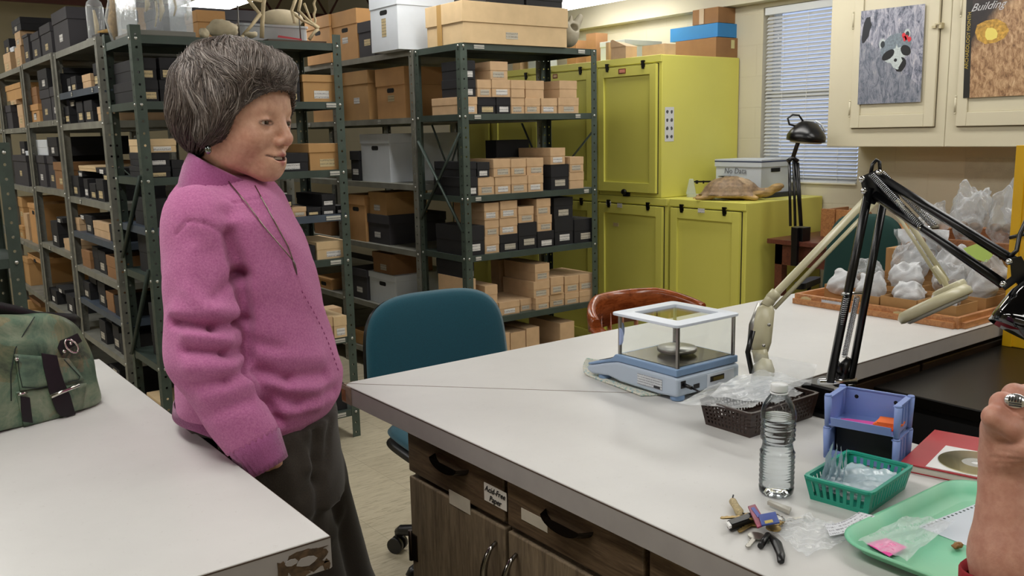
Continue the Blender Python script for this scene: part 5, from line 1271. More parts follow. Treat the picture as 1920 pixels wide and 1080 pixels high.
# earring and necklace
em = MB(); e0 = h2w((-.000, -.083, -.040)); sc = 1
em.tube([tuple(e0+np.array([0, 0, .008])-WO), tuple(e0-WO)], .0008, 6); em.sphere(tuple(e0-np.array([0, 0, .006])-WO), (.0065, .0065, .0085), 12, 8)
em.build('earring', M('silver_earring', '#8d9694', .15, 1), woman)
em = MB(); e1 = h2w((-.000, .083, -.040)); em.sphere(tuple(e1-np.array([0, 0, .006])-WO), (.0065, .0065, .0085), 12, 8); em.build('earring', M('silver_earring', '#8d9694', .15, 1), woman)
def surf_path(pts, fn, off=.003):
    P = [hit(x, y, fn, off) for x, y in pts]; P = [p for p in P if (p-_C)@_F < 2.0]
    return np.array(P)
def dense(pts, n=40):
    pts = np.array(pts, float); t = np.linspace(0, len(pts)-1, n); return np.stack([np.interp(t, np.arange(len(pts)), pts[:, i]) for i in (0, 1)], 1)
CH = M('necklace_chain', '#8f867a', .25, 1)
nm = MB()
for pl in ([(410, 313), (432, 345), (462, 380), (495, 425), (525, 460), (548, 487)], [(478, 348), (498, 385), (520, 425), (540, 462), (549, 487)]):
    P = surf_path(dense(pl, 46), sweater_sdf, .004); nm.tube([tuple(p-WO) for p in P], .0012, 5)
nm.build('necklace', CH, woman)
P = surf_path(dense([(549, 487), (553, 500), (557, 516)], 6), sweater_sdf, .006); m = MB(); m.tube([tuple(p-WO) for p in P], [.002, .004, .0045, .004, .003, .001], 8, flat=.5); m.build('pendant', M('pendant_metal', '#77706a', .3, .9), woman)
stm = MB()
for k in range(16):
    t = k/15; x = 566+t*(632-566)+6*math.sin(t*3); y = 545+t*(690-545)
    P = surf_path([(x, y), (x+1.6, y+4.5)], sweater_sdf, .0028); stm.tube([tuple(p-WO) for p in P], .0011, 5)
stm.build('front_stitching', M('dark_pink_yarn', '#9c4a7c', .9), woman)

for _o in woman.children:
    if _o.name.startswith(('sweater', 'trousers', 'waistband', 'body', 'cuff')):
        for v_ in _o.data.vertices:
            w_ = v_.co.x+WO[0]; z_ = v_.co.z
            if .850 < z_ < .934 and w_ < .532: v_.co.x = .532-WO[0]+(.002 if _o.name.startswith('body') else 0)
for _o in ():
    if _o.name.startswith(('sweater', 'trousers', 'waistband')):
        vv = np.array([v_.co for v_ in _o.data.vertices])+WO; q_ = (vv[:, 2] > .86) & (vv[:, 2] < .925) & (vv[:, 1] < 2.57)
        if q_.any(): open('/tmp/clear.txt', 'a').write('%s %.3f\n' % (_o.name, vv[q_][:, 0].min()))
# ------------------------------------------------------------ chairs
TEAL = NT('teal_fabric'); _n = TEAL.noise(TEAL.coord(), 700, 3, .7); TEAL.base(TEAL.ramp(_n, [(.3, '#0a3c4c'), (.7, '#125868')])); TEAL.set(Roughness=.9, Sheen_Weight=.2); TEAL.bump(_n, .3, .001); TEAL = TEAL.m
GREENF = NT('dark_green_fabric'); _n = GREENF.noise(GREENF.coord(), 700, 3, .7); GREENF.base(GREENF.ramp(_n, [(.3, '#082a25'), (.7, '#0e3b35')])); GREENF.set(Roughness=.9); GREENF = GREENF.m
def cushion(w, h, t, bulge, n=20, m_=16, topw=1.0, exp=4, curve=.0):
    """padded panel standing in xz, facing -y: superellipse outline, domed"""
    mb = MB(); rings = []
    for s in (-1, 1):
        for k in range(m_+1):
            f = k/m_ if s < 0 else 1-k/m_
            rr = []
            for j in range(n*4):
                a = 2*PI*j/(n*4); c, s_ = math.cos(a), math.sin(a); r = (abs(c)**exp+abs(s_)**exp)**(-1/exp)
                x = r*c*f*w/2; z = r*s_*f*h/2; x *= 1+(topw-1)*(z/h+.5); y = s*(t/2+bulge*(1-f*f)*.5)*math.sqrt(max(0, 1-f**8)) + curve*(x/(w/2))**2
                rr.append((x, y, z))
            if not (s > 0 and k == 0): rings.append(rr)
    mb.loft(rings); return mb
def office_chair(label, x, y, rz, fab, seatz=.47, backz=.75, bw=.47, bh=.46, tilt=-.12, bx=0, by=.23, arms=True):
    t = thing('office_chair', label, 'chair', (x, y, 0), rz)
    mt = Matrix.Translation((bx, by, backz))@Matrix.Rotation(tilt, 4, 'X')
    b = part('backrest', xf(cushion(bw, bh, .05, .035, curve=-.03, topw=.92, exp=3.6), mt), fab, t)
    sh = xf(cushion(bw+.002, bh+.0, .02, .012, curve=-.03, topw=.92, exp=3.6), mt@Matrix.Translation((0, .028, -.006))); part('back_shell', sh, BLACKP, t)
    mt = Matrix.Translation((0, 0, seatz))@Matrix.Rotation(PI/2, 4, 'X'); part('seat', xf(cushion(.5, .47, .05, .03, exp=3.6), mt), fab, t)
    mt = Matrix.Translation((0, 0, seatz-.04))@Matrix.Rotation(PI/2, 4, 'X'); part('seat_shell', xf(cushion(.51, .48, .04, .04, exp=3.6), mt), BLACKP, t)
    part('back_bar', MB().tube([(0, .08, seatz-.07), (0, .26, seatz-.06), (0, .30, seatz+.03), (0, .285, backz-.02)], .018, 8, flat=.5), BLACKP, t)
    part('gas_column', MB().lathe([(.014, .2), (.014, seatz-.06)], n=14).lathe([(.026, .11), (.026, .28)], n=14), BLACKM, t)
    for s in (-1, 1) if arms else ():
        ar = part('armrest', MB().tube([(s*.2, .02, seatz-.05), (s*.285, .03, seatz-.03), (s*.30, .05, seatz+.1), (s*.29, .06, seatz+.2)], .014, 8, flat=.6), BLACKP, t)
        MB().rbox((s*.29-.028, -.1, seatz+.2), (s*.29+.028, .16, seatz+.23), .025).build('arm_pad', BLACKP, ar)
    for k in range(5):
        a = 2*PI*k/5+.95; c, s = math.cos(a), math.sin(a)
        lg = part('leg', MB().tube([(c*.02, s*.02, .115), (c*.15, s*.15, .105), (c*.28, s*.28, .085), (c*.295, s*.295, .072)], [.028, .025, .021, .018], 8), BLACKP, t)
        w_ = MB(); n = Vector((-s, c, 0)); 
        for q_ in (-1, 1): w_.cyl(tuple(Vector((c*.3, s*.3, .03))+n*(.006*q_)), tuple(Vector((c*.3, s*.3, .03))+n*(.026*q_)), .029, n=20)
        w_.cyl(tuple(Vector((c*.3, s*.3, .03))-n*.008), tuple(Vector((c*.3, s*.3, .03))+n*.008), .012, n=10).cyl((c*.3, s*.3, .03), (c*.3, s*.3, .075), .009, n=8)
        w_.build('caster', BLACKP, lg)
    return t
def xf(mb, m4):
    mb.v = [tuple(m4@Vector(p)) for p in mb.v]; return mb
# teal chair beyond the counter: back toward the camera's right
_b = at(808, 640, 'z', .80)
office_chair('teal office chair behind the counter corner, near the standing woman', 1.655, 2.48, R_(-6), TEAL, seatz=.49, backz=.722, bw=.58, bh=.45, tilt=-.10, by=.23, arms=False)
office_chair('dark green office chair at the brown desk under the window', 3.95, 2.43, R_(-75), GREENF, seatz=.5, backz=.82, bw=.38, bh=.52, by=-.02)
# wooden captain's chair
CHW = wood('varnished_chair_wood', '#6b3013', '#a5562a', 4, (3, 3, 10), .22, .03)
wc = thing('captains_chair', 'varnished brown wooden armchair with slatted curved back behind the counter', 'chair', (2.27, 2.17, 0), R_(-6))
NA = 25
def arc(R0, a0, a1, z, sx=1, sy=1): return [(R0*sx*math.cos(a0+(a1-a0)*k/(NA-1)), R0*sy*math.sin(a0+(a1-a0)*k/(NA-1)), z) for k in range(NA)]
a0, a1 = R_(12), R_(168)
rings = []
for k in range(NA):
    a = a0+(a1-a0)*k/(NA-1); e = math.sin(PI*k/(NA-1)); h = .05+.07*min(1, e*1.5)**1.2; zt = .865+.05*min(1, e*1.3); c, s = math.cos(a), math.sin(a); R0 = .245
    rings.append([((R0+o)*c, (R0+o)*s*.92+.0, z) for o, z in ((-.012, zt-h), (-.014, zt-.02), (-.008, zt-.002), (.010, zt), (.018, zt-.008), (.020, zt-.03), (.014, zt-h))])
part('back_rail', MB().loft(rings, True, True), CHW, wc)
for k in range(9):
    a = R_(30+15*k); c, s = math.cos(a), math.sin(a)
    part('slat', MB().tube([(.19*c, .19*s, .46), (.225*c, .215*s, .6), (.243*c, .223*s, .84)], .013, 6, flat=.5), CHW, wc)
part('seat', MB().loft([[(x*1.0, y, z) for x, y, z in ((.24*math.cos(q), .22*math.sin(q), zz) for q in [2*PI*j/24 for j in range(24)])] for zz in (.43, .46)], True, True, smooth=False), CHW, wc, bevel=.008)
for sx in (-1, 1):
    for sy in (-1, 1): part('leg', MB().tube([(sx*.16, sy*.15, .43), (sx*.2, sy*.19, .2), (sx*.22, sy*.21, .0)], [.02, .022, .014], 8), CHW, wc)
    part('armrest', MB().tube([(sx*.243, .05, .83), (sx*.26, -.08, .80), (sx*.24, -.17, .79)], [.028, .03, .032], 10, flat=.4), CHW, wc)
    part('arm_post', MB().tube([(sx*.21, -.12, .45), (sx*.245, -.13, .78)], .013, 8), CHW, wc)
part('stretcher', MB().cyl((-.2, 0, .18), (.2, 0, .18), .011, n=8), CHW, wc)
# ------------------------------------------------------------ things on the counter
def film(name, milky=.0, tint='#ffffff', rough=.12, wr=30, bstr=.9, opac=.25):
    """thin crumpled plastic film"""
    if name in _mats: return _mats[name]
    t = NT(name); v = t.coord()
    n = t.noise(v, wr, 5, .65, 1.5); bp = t.add('ShaderNodeBump'); bp.inputs['Strength'].default_value = bstr; bp.inputs['Distance'].default_value = .006; t.link(n, bp.inputs['Height'])
    tr = t.add('ShaderNodeBsdfTransparent'); tr.inputs[0].default_value = (.97, .98, .99, 1)
    t.b.inputs['Base Color'].default_value = lin(tint); t.b.inputs['Roughness'].default_value = rough; t.link(bp.outputs[0], t.b.inputs['Normal']); t.b.inputs['Specular IOR Level'].default_value = .7
    mx = t.add('ShaderNodeMixShader')
    lw = t.add('ShaderNodeLayerWeight'); lw.inputs[0].default_value = .35; t.link(bp.outputs[0], lw.inputs['Normal'])
    f = t.math('ADD', opac+milky, t.math('MULTIPLY', lw.outputs['Facing'], .45)); f = t.math('MINIMUM', f, .97)
    t.link(f, mx.inputs[0]); t.link(tr.outputs[0], mx.inputs[1]); t.link(t.b.outputs[0], mx.inputs[2]); t.link(mx.outputs[0], t.out.inputs[0])
    _mats[name] = t.m; return t.m
CLEAR = film('clear_film', 0, '#e4e8ea', .14, 9, .55, .16); MILK = film('milky_film', .45, '#dcdfe2', .22, 14, .8, .3); BLUEF = film('bluish_film', .4, '#c8dce6', .2, 9, .4, .25)
gs = NT('tinted_clear_glass'); _tr = gs.add('ShaderNodeBsdfTransparent'); _tr.inputs[0].default_value = (.985, .995, .99, 1); _gl = gs.add('ShaderNodeBsdfGlossy'); _gl.inputs['Roughness'].default_value = .02
_lw = gs.add('ShaderNodeLayerWeight'); _lw.inputs[0].default_value = .5; _mx = gs.add('ShaderNodeMixShader'); gs.link(gs.math('ADD', .03, gs.math('MULTIPLY', gs.math('POWER', _lw.outputs['Facing'], 4.0), .6)), _mx.inputs[0]); gs.link(_tr.outputs[0], _mx.inputs[1]); gs.link(_gl.outputs[0], _mx.inputs[2]); gs.link(_mx.outputs[0], gs.out.inputs[0])
GLASS = gs.m
def wn(x, y, s=0): return math.sin(x*1.7+s)*math.cos(y*1.3-s*.7)+.5*math.sin(x*3.9+y*2.7+s*2)+.25*math.sin(7.3*x-5.1*y+s)
def sheet(corners, amp=.006, n=24, m_=18, seed=0, fr=6, th=0, lift=None):
    """crumpled film between four corners (world)"""
    a, b, c, d = [Vector(p) for p in corners]; mb = MB(); vs = []
    nr = (b-a).cross(d-a).normalized()
    for j in range(m_+1):
        for i in range(n+1):
            u, v = i/n, j/m_; p = a.lerp(b, u).lerp(d.lerp(c, u), v); h = wn(u*fr, v*fr, seed)*amp
            p = p+nr*(h+(lift(u, v) if lift else 0)); vs.append(p)
    fs = [(j*(n+1)+i, j*(n+1)+i+1, (j+1)*(n+1)+i+1, (j+1)*(n+1)+i) for j in range(m_) for i in range(n)]
    mb.add(vs, fs, None, 0, True); return mb
def pillow(c, sx, sy, sz, rz=0, seed=0, amp=.12, n=34, m_=22, rx=0):
    amp *= .8
    """stuffed crumpled bag"""
    mb = MB(); vs = []
    R3 = Matrix.Rotation(rz, 3, 'Z')@Matrix.Rotation(rx, 3, 'X')
    for j in range(m_+1):
        ph = -PI/2+PI*j/m_
        for i in range(n):
            a = 2*PI*i/n; ca, sa = math.cos(a), math.sin(a); r = (abs(ca)**4+abs(sa)**4)**-.25
            k = max(0, math.cos(ph))**.55; z = math.sin(ph)
            up = max(0, z); p = Vector((r*ca*k*sx/2*(1-.82*up**1.3), r*sa*(k if z < 0 else max(k, .80*min(1, 3*math.cos(ph))))*sy/2, z*sz/2*(1.25 if z > 0 else 1))); q = 1+amp*wn(p.x*38+seed, p.y*38+p.z*45, seed)
            p = Vector((p.x*q, p.y*q, p.z*(1+amp*2.6*wn(p.x*24, p.y*24+seed, seed*1.3)))); vs.append(Vector(c)+R3@p)
    fs = [(j*n+i, j*n+(i+1) % n, (j+1)*n+(i+1) % n, (j+1)*n+i) for j in range(m_) for i in range(n)]
    mb.add(vs, fs, None, 0, True); return mb

# --- electronic balance
BB = M('pale_blue_grey_plastic', '#b4c2d2', .4); BD = M('mid_blue_plastic', '#7c99bd', .4); BWH = M('bluish_white_plastic', '#d4dce8', .35)
sc0 = Vector((1.50, 1.39, TZ))
bal = thing('electronic_balance', 'pale blue laboratory balance with a square glass draft shield', 'scale', sc0)
x0, x1 = 1.395, 1.60
def ext(profile, xa, xb):     # profile in (y, z)
    return MB().loft([[(xa, y, z) for y, z in profile], [(xb, y, z) for y, z in profile]], True, True, smooth=False)
lowp = [(1.285, .932), (1.285, .972), (1.30, .975), (1.47, .975), (1.50, .968), (1.545, .955), (1.572, .948), (1.575, .936), (1.555, .930), (1.50, .936), (1.46, .930), (1.34, .928)]
wpart('housing', ext(lowp, x0, x1), BB, bal, bevel=.006, seg=3)
upp = [(1.288, .9755), (1.288, .992), (1.478, .992), (1.49, .980), (1.53, .966), (1.572, .954), (1.572, .9485), (1.545, .9555), (1.50, .9685), (1.47, .9755)]
wpart('top_cover', ext(upp, x0+.002, x1-.002), BD, bal, bevel=.003, seg=2)
wpart('display', MB().loft([[(x, 1.528, .9675), (x, 1.562, .957), (x, 1.562, .958), (x, 1.528, .9685)] for x in (x0+.03, x1-.03)], True, True, smooth=False), M('dark_display', '#20261f', .15), bal)
wpart('chamber_floor', MB().box((x0+.012, 1.30, .992), (x1-.012, 1.468, .9935)), M('dark_bronze_plate', '#57524a', .25, .8), bal)
for fx, fy in ((x0+.02, 1.302), (x1-.02, 1.302), (x0+.02, 1.53), (x1-.02, 1.53)):
    wpart('foot', MB().lathe([(.014, .9205), (.016, .923), (.016, .931), (.012, .934)], (fx, fy, 0), 20), BD, bal)
pan = wpart('weighing_pan', MB().lathe([(.010, .9937), (.010, 1.000), (.043, 1.000), (.045, 1.002), (.045, 1.008), (.043, 1.0095), (0.001, 1.0095)], ((x0+x1)/2+.005, 1.385, 0), 40), STEELM, bal)
sx0, sx1, sy0, sy1, zr = x0+.012, x1-.012, 1.295, 1.472, 1.083
for px_, py_ in ((sx0, sy0), (sx1, sy0), (sx0, sy1), (sx1, sy1)): wpart('shield_post', MB().box((px_-.003, py_-.003, .992), (px_+.003, py_+.003, zr)), STEELM, bal)
for nm_, a, b in (('glass_panel', (sx0-.0045, sy0, .993), (sx0-.0030, sy1, zr)), ('glass_panel', (sx1+.003, sy0, .993), (sx1+.0045, sy1, zr)), ('glass_panel', (sx0, sy0-.0045, .993), (sx1, sy0-.003, zr)), ('glass_panel', (sx0, sy1+.003, .993), (sx1, sy1+.0045, zr))):
    wpart(nm_, MB().box(a, b), GLASS, bal)
fr_ = MB(); o = rrect(sx0-.012, sy0-.010, sx1+.012, sy1+.018, .012, 5); i_ = rrect(sx0+.022, sy0+.022, sx1-.022, sy1-.022, .006, 5)
fr_.loft([[(p[0], p[1], zr) for p in i_], [(p[0], p[1], zr) for p in o], [(p[0], p[1], zr+.006) for p in o], [(p[0], p[1], zr+.008) for p in i_], [(p[0], p[1], zr) for p in i_]], smooth=False)
wpart('shield_frame', fr_, BWH, bal, bevel=.0008, seg=1)
wpart('lid_glass', MB().box((sx0+.02, sy0+.02, zr+.001), (sx1-.02, sy1-.02, zr+.003)), GLASS, bal)
def halfmoon(x, y, z, r, hgt, ax):
    mb = MB(); pts = [(r*math.sin(PI*k/12), hgt*math.cos(PI*k/12)) for k in range(13)]
    if ax == 'x': A = [(x, y-p[0], z+p[1]) for p in pts]; B = [(x-.004, y-p[0]*.7, z+p[1]) for p in pts]
    else: A = [(x+p[0], y, z+p[1]) for p in pts]; B = [(x+p[0]*.7, y-.004, z+p[1]) for p in pts]
    return mb.loft([A, B], True, True, smooth=False)
wpart('door_grip', halfmoon(sx0-.005, sy1-.006, 1.035, .011, .02, 'x'), M('lilac_grip', '#9fb0d8', .4), bal)
wpart('door_grip', halfmoon(sx0+.012, sy1+.0085, 1.045, .010, .018, 'y'), M('lilac_grip', '#9fb0d8', .4), bal)
wpart('port_panel', MB().box((x0+.095, 1.2838, .936), (x1-.02, 1.285, .966)), BWH, bal)
for a_, b_ in (((x0+.012, 1.2835, .950), (x0+.026, 1.285, .966)), ((x0+.105, 1.2825, .948), (x0+.150, 1.284, .960)), ((x0+.052, 1.2835, .942), (x0+.07, 1.285, .952))): wpart('socket', MB().box(a_, b_), M('dark_port', '#1d1d20', .4), bal)
wpart('connector', MB().box((x0+.112, 1.280, .950), (x0+.145, 1.2826, .9575)), M('brass_port', '#8a7c4c', .3, .9), bal)
lb = plate(MB(), (x0-.0008, 1.365, .951), (0, -1, 0), (0, 0, 1), .075, .024, .0006); wpart('rating_label', lb, paper_text('faint_label', '#d6dbe0', '#6a6a74', 180, .55), bal)
wpart('barcode', MB().box((x0-.0018, 1.333, .9405), (x0-.0013, 1.352, .946)), M('barcode_ink', '#333338', .6), bal)
cb_ = MB(); cb_.tube([(x0+.019, 1.283, .958), (x0+.021, 1.262, .955)], .0045, 8).tube([(x0+.021, 1.262, .955), (x0+.03, 1.23, .945), (x0+.05, 1.20, .927), (x0+.09, 1.17, .9235)], .002, 6)
wpart('power_plug', cb_, BLACKP, bal)
# cloth pad under it
pad = MB(); vs = []
na, nb = 26, 12
for i in range(na+1):
    for j in range(nb+1):
        u, v = i/na, j/nb; x = 1.372+.05*v+.035*u; y = 1.37+.29*u-.03*v; curl = max(0, (u-.72)/.28)
        vs.append((x+curl*.02, y-curl*curl*.05, .9225+curl**1.5*.030*(1-.3*v)+.0006*wn(u*5, v*4)))
pad.add(vs, [(i*(nb+1)+j, (i+1)*(nb+1)+j, (i+1)*(nb+1)+j+1, i*(nb+1)+j+1) for i in range(na) for j in range(nb)], None, 0, True)
PADM = NT('quilted_blue_print_cloth'); _v = PADM.coord(scale=(1, 1, 1)); _w = PADM.noise(_v, 45, 2, .5, 2.5); PADM.base(PADM.ramp(_w, [(.35, '#8fb4b9'), (.45, '#d9d9cc'), (.55, '#ded9c9'), (.66, '#a5bfb4')])); PADM.set(Roughness=.95); PADM.bump(PADM.noise(_v, 160, 2), .5, .002)
po_ = ownmesh('folded_cloth_pad', pad, PADM.m, 'thin printed cloth pad with a curled corner under the laboratory balance', 'cloth', (1.40, 1.5, .92))
sm_ = po_.modifiers.new('thick', 'SOLIDIFY'); sm_.thickness = .003; sm_.offset = 0

# --- brown basket with clear bags
def basket(label, org, rz, w, d, h, flare, mat, nx, ny, rows_, rim=.004, holew=.6, holeh=.7, name='plastic_basket', wall=.0016, zlo=.12, zhi=.86):
    """open basket with real window grid walls: local x,y centred"""
    t = thing(name, label, 'basket', org, rz)
    def wallq(A, B, C, D, n):     # bottom A->B, top D<-C
        mb = MB(); A, B, C, D = map(Vector, (A, B, C, D)); nr = (B-A).cross(D-A).normalized()*wall
        def P(u, v): return A.lerp(B, u).lerp(D.lerp(C, u), v)
        def q_(u0, u1, v0, v1):
            p = [P(u0, v0), P(u1, v0), P(u1, v1), P(u0, v1)]; mb.add(p+[x-nr for x in p], [(0, 1, 2, 3), (7, 6, 5, 4), (0, 4, 5, 1), (1, 5, 6, 2), (2, 6, 7, 3), (3, 7, 4, 0)])
        q_(0, 1, 0, zlo); q_(0, 1, zhi, 1); dv = (zhi-zlo)/rows_
        for r in range(1, rows_): q_(0, 1, zlo+dv*r-dv*(1-holeh)/2, zlo+dv*r+dv*(1-holeh)/2)
        for k in range(n+1):
            bw_ = (1-holew)/n/2; u = .06+.88*k/n; q_(max(0, u-bw_) if k else 0, min(1, u+bw_) if k < n else 1, zlo, zhi)
        return mb
    b = [(-w/2, -d/2, 0), (w/2, -d/2, 0), (w/2, d/2, 0), (-w/2, d/2, 0)]; T = [(-w/2-flare, -d/2-flare, h), (w/2+flare, -d/2-flare, h), (w/2+flare, d/2+flare, h), (-w/2-flare, d/2+flare, h)]
    for k in range(4):
        j = (k+1) % 4; part('side_wall', wallq(b[k], b[j], T[j], T[k], nx if k % 2 == 0 else ny), mat, t)
    part('bottom', MB().box((-w/2, -d/2, .0005), (w/2, d/2, .002)), mat, t)
    R3 = rrect(T[0][0]-.002, T[0][1]-.002, T[2][0]+.002, T[2][1]+.002, .012, 4); Ri = rrect(T[0][0]+rim, T[0][1]+rim, T[2][0]-rim, T[2][1]-rim, .008, 4)
    part('rim', MB().loft([[(p[0], p[1], h-.004) for p in Ri], [(p[0], p[1], h-.004) for p in R3], [(p[0], p[1], h) for p in R3], [(p[0], p[1], h) for p in Ri], [(p[0], p[1], h-.004) for p in Ri]], smooth=False), mat, t)
    return t
BRB = M('dark_brown_plastic', '#33231c', .4)
basket('dark brown lattice plastic basket full of clear bags', (1.432, 1.098, TZ), R_(0), .195, .108, .052, .009, BRB, 20, 11, 5, holew=.62, holeh=.62)
bx = (1.432, 1.098)
GB = 'clear plastic bags piled on the brown basket'
bagl = ['large flat clear bag spilling over the left end of the brown basket', 'clear zip bag lying in the middle of the brown basket', 'crumpled clear bag on the right of the brown basket', 'upright clear bag corner sticking up behind the bottle', 'topmost clear bag draped over the near rim of the brown basket']
specs = [([(1.275, 1.17, .968), (1.35, 1.05, .975), (1.50, 1.10, .985), (1.43, 1.20, .982)], .005, 1), ([(1.33, 1.14, .982), (1.39, 1.045, .978), (1.52, 1.09, .99), (1.46, 1.18, .994)], .005, 2),
         ([(1.40, 1.15, .99), (1.44, 1.045, .986), (1.56, 1.07, .985), (1.52, 1.165, .996)], .006, 3), ([(1.44, 1.13, .99), (1.53, 1.05, .985), (1.565, 1.06, 1.02), (1.47, 1.14, 1.045)], .004, 4), ([(1.345, 1.10, .993), (1.40, 1.035, .975), (1.50, 1.045, .98), (1.46, 1.13, 1.0)], .006, 5)]
for (cs_, am, sd), lb_ in zip(specs, bagl):
    cz_ = Vector(cs_[0]); ownmesh('clear_plastic_bag', sheet(cs_, am*.55, 30, 20, sd, 3.2), CLEAR if sd != 2 else film('clear_film_soft', .18, '#dfe3e6', .14, 10, .6, .15), lb_, 'bag', (cz_.x, cz_.y, TZ+.03), GB)
# --- water bottle
bt = thing('water_bottle', 'clear ribbed plastic water bottle without a label, nearly full', 'bottle', (1.155, .849, TZ))
prof = [(.0, .004), (.012, .006), (.018, .002), (.023, .0012), (.0265, .005), (.0275, .012)]
z = .014
while z < .068:
    prof += [(.0275, z), (.0262, z+.003), (.0275, z+.006)]; z += .0085
prof += [(.0262, .072), (.0245, .078), (.0235, .084), (.0240, .090)]
z = .093
while z < .125: prof += [(.0262+.0008, z), (.0255, z+.003), (.0272, z+.006)]; z += .0085
prof += [(.0278, .128), (.0272, .136), (.0245, .146), (.0195, .156), (.0145, .163), (.0118, .167), (.0115, .171)]
pet = NT('clear_pet'); pet.set(Roughness=.02, IOR=1.24, Transmission_Weight=1.0); pet.base('#f6fafc')
petm = NT('thin_clear_pet'); _tr = petm.add('ShaderNodeBsdfTransparent'); _tr.inputs[0].default_value = (.97, .985, .99, 1); _gl = petm.add('ShaderNodeBsdfGlossy'); _gl.inputs['Roughness'].default_value = .06
_lw = petm.add('ShaderNodeLayerWeight'); _lw.inputs[0].default_value = .25; _mx = petm.add('ShaderNodeMixShader'); petm.link(petm.math('MULTIPLY', _lw.outputs['Fresnel'], .9), _mx.inputs[0]); petm.link(_tr.outputs[0], _mx.inputs[1]); petm.link(_gl.outputs[0], _mx.inputs[2]); petm.link(_mx.outputs[0], petm.out.inputs[0])
part('bottle_shell', MB().lathe(prof, n=48, cap=False), petm.m, bt)
wp = [(max(r-.0012, .0), z_+.0012) for r, z_ in prof if z_ < .132]
part('water', MB().lathe(wp, n=48), pet.m, bt)
part('cap', MB().lathe([(.0115, .170), (.0132, .1705), (.0135, .172), (.0135, .180), (.0125, .1822), (.001, .1822)], n=32), M('translucent_white_cap', '#dfe2e3', .3), bt)
part('neck_ring', MB().lathe([(.0118, .1665), (.0142, .167), (.0142, .1685), (.0118, .169)], n=32), M('translucent_white_cap', '#dfe2e3', .3), bt)

# --- stacked blue bins
BIN = M('periwinkle_plastic', '#7f95cf', .45, Subsurface_Weight=.0)
def bin_(label, org, rz, w=.122, d=.082, h=.054):
    t = thing('stacking_bin', label, 'bin', org, rz); th = .0022
    part('bottom', MB().box((-w/2+.004, -d/2+.002, .002), (w/2-.004, d/2, .0045)), BIN, t)
    bk = MB(); bk.box((-w/2+.004, d/2-th, .002), (w/2-.004, d/2, h)); part('back_wall', bk, BIN, t)
    for s in (-1, 1):
        sw_ = MB(); X0 = s*(w/2-.004); X1 = s*(w/2-.004-th)
        poly = [(-d/2+.004, .002), (d/2, .002), (d/2, h), (-d/2+.012, h), (-d/2+.002, h*.34), (-d/2+.002, .002)]
        sw_.loft([[(X0, y, z_) for y, z_ in poly], [(X1, y, z_) for y, z_ in poly]], True, True, smooth=False); part('side_wall', sw_, BIN, t)
        for y in (-d/2+.006, d/2-.004):
            c = MB(); c.tube([(s*(w/2-.003), y, .0), (s*(w/2-.002), y, h)], [.0052, .0066], 12); c.lathe([(.0066, h), (.0055, h+.003), (.003, h+.0032)], (s*(w/2-.002), y, 0), 12); part('corner_post', c, BIN, t)
        part('rim', MB().box((min(s*w/2, s*(w/2-.010)), -d/2+.004, h-.0015), (max(s*w/2, s*(w/2-.010)), d/2, h+.0008)), BIN, t)
        rr_ = MB()
        for k in range(3): rr_.box((min(s*(w/2-.002), s*(w/2-.0045)), -.022+.018*k, .012), (max(s*(w/2-.002), s*(w/2-.0045)), -.018+.018*k, h-.008))
        part('side_rib', rr_, BIN, t)
    part('front_lip', MB().loft([[(x, -d/2+.002, .002), (x, -d/2-.003, h*.33), (x, -d/2-.0005, h*.33), (x, -d/2+.0045, .002)] for x in (-w/2+.010, w/2-.010)], True, True, smooth=False), BIN, t)
    part('back_rim', MB().box((-w/2, d/2-.004, h-.0015), (w/2, d/2, h+.0008)), BIN, t)
    for s in (-1, 1): part('round_hole', MB().cyl((s*.034, d/2-th-.0004, h*.72), (s*.034, d/2-th-.0002, h*.72), .0036, n=16), HOLE, t)
    return t
BR = R_(-76); bo = Vector((1.405, .846, TZ))
bin_('lower blue stacking bin with dark and green papers inside', bo, BR)
bin_('upper blue stacking bin holding orange and pink tags', bo+Vector((0, 0, .0585)), BR)
def inbin(x, y, z): return bo+Matrix.Rotation(BR, 3, 'Z')@Vector((x, y, z))
def card(name, lab, cx, cy, cz, w, d, rz_, mat, tilt=0, th=.0012, group=None, n=1):
    t = MB(); M4 = Matrix.Translation(inbin(cx, cy, cz))@Matrix.Rotation(BR+rz_, 4, 'Z')@Matrix.Rotation(tilt, 4, 'X')
    t.cbox((0, 0, 0), (w, d, th), M4=M4); p = inbin(cx, cy, cz); return ownmesh(name, t, mat, lab, 'tag', p, group)
for k in range(5): card('orange_tag', 'orange paper tag in the fanned pile, %s from the bottom, upper blue bin' % ORD[k], .030+.002*k, .0+.001*k, .0585+.0062+.0023*k, .042, .035, -.15+.07*k, M('orange_paper', '#ff7a33' if True else '', .7) if k else M('red_orange_paper', '#f0411c', .7), th=.0018)
for k in range(3): card('pink_tag', 'magenta pink paper slip, %s from the bottom, upper blue bin' % ORD[k], -.02+.006*k, -.016, .0585+.0060+.0014*k, .05, .03, .05+.06*k, M('magenta_paper', '#d0479c', .7))
card('dark_card', 'dark card filling the lower blue bin', 0, .012, .03, .10, .045, 0, M('dark_navy_card', '#10161c', .6), tilt=.0, th=.045)
for k in range(2): card('green_slip', 'olive green paper slip, %s one at the mouth of lower bin' % ORD[k], .012+.012*k, -.026, .0065+.0025*k, .055, .022, .1*k, M('olive_green_paper', '#6f8a1f', .7))
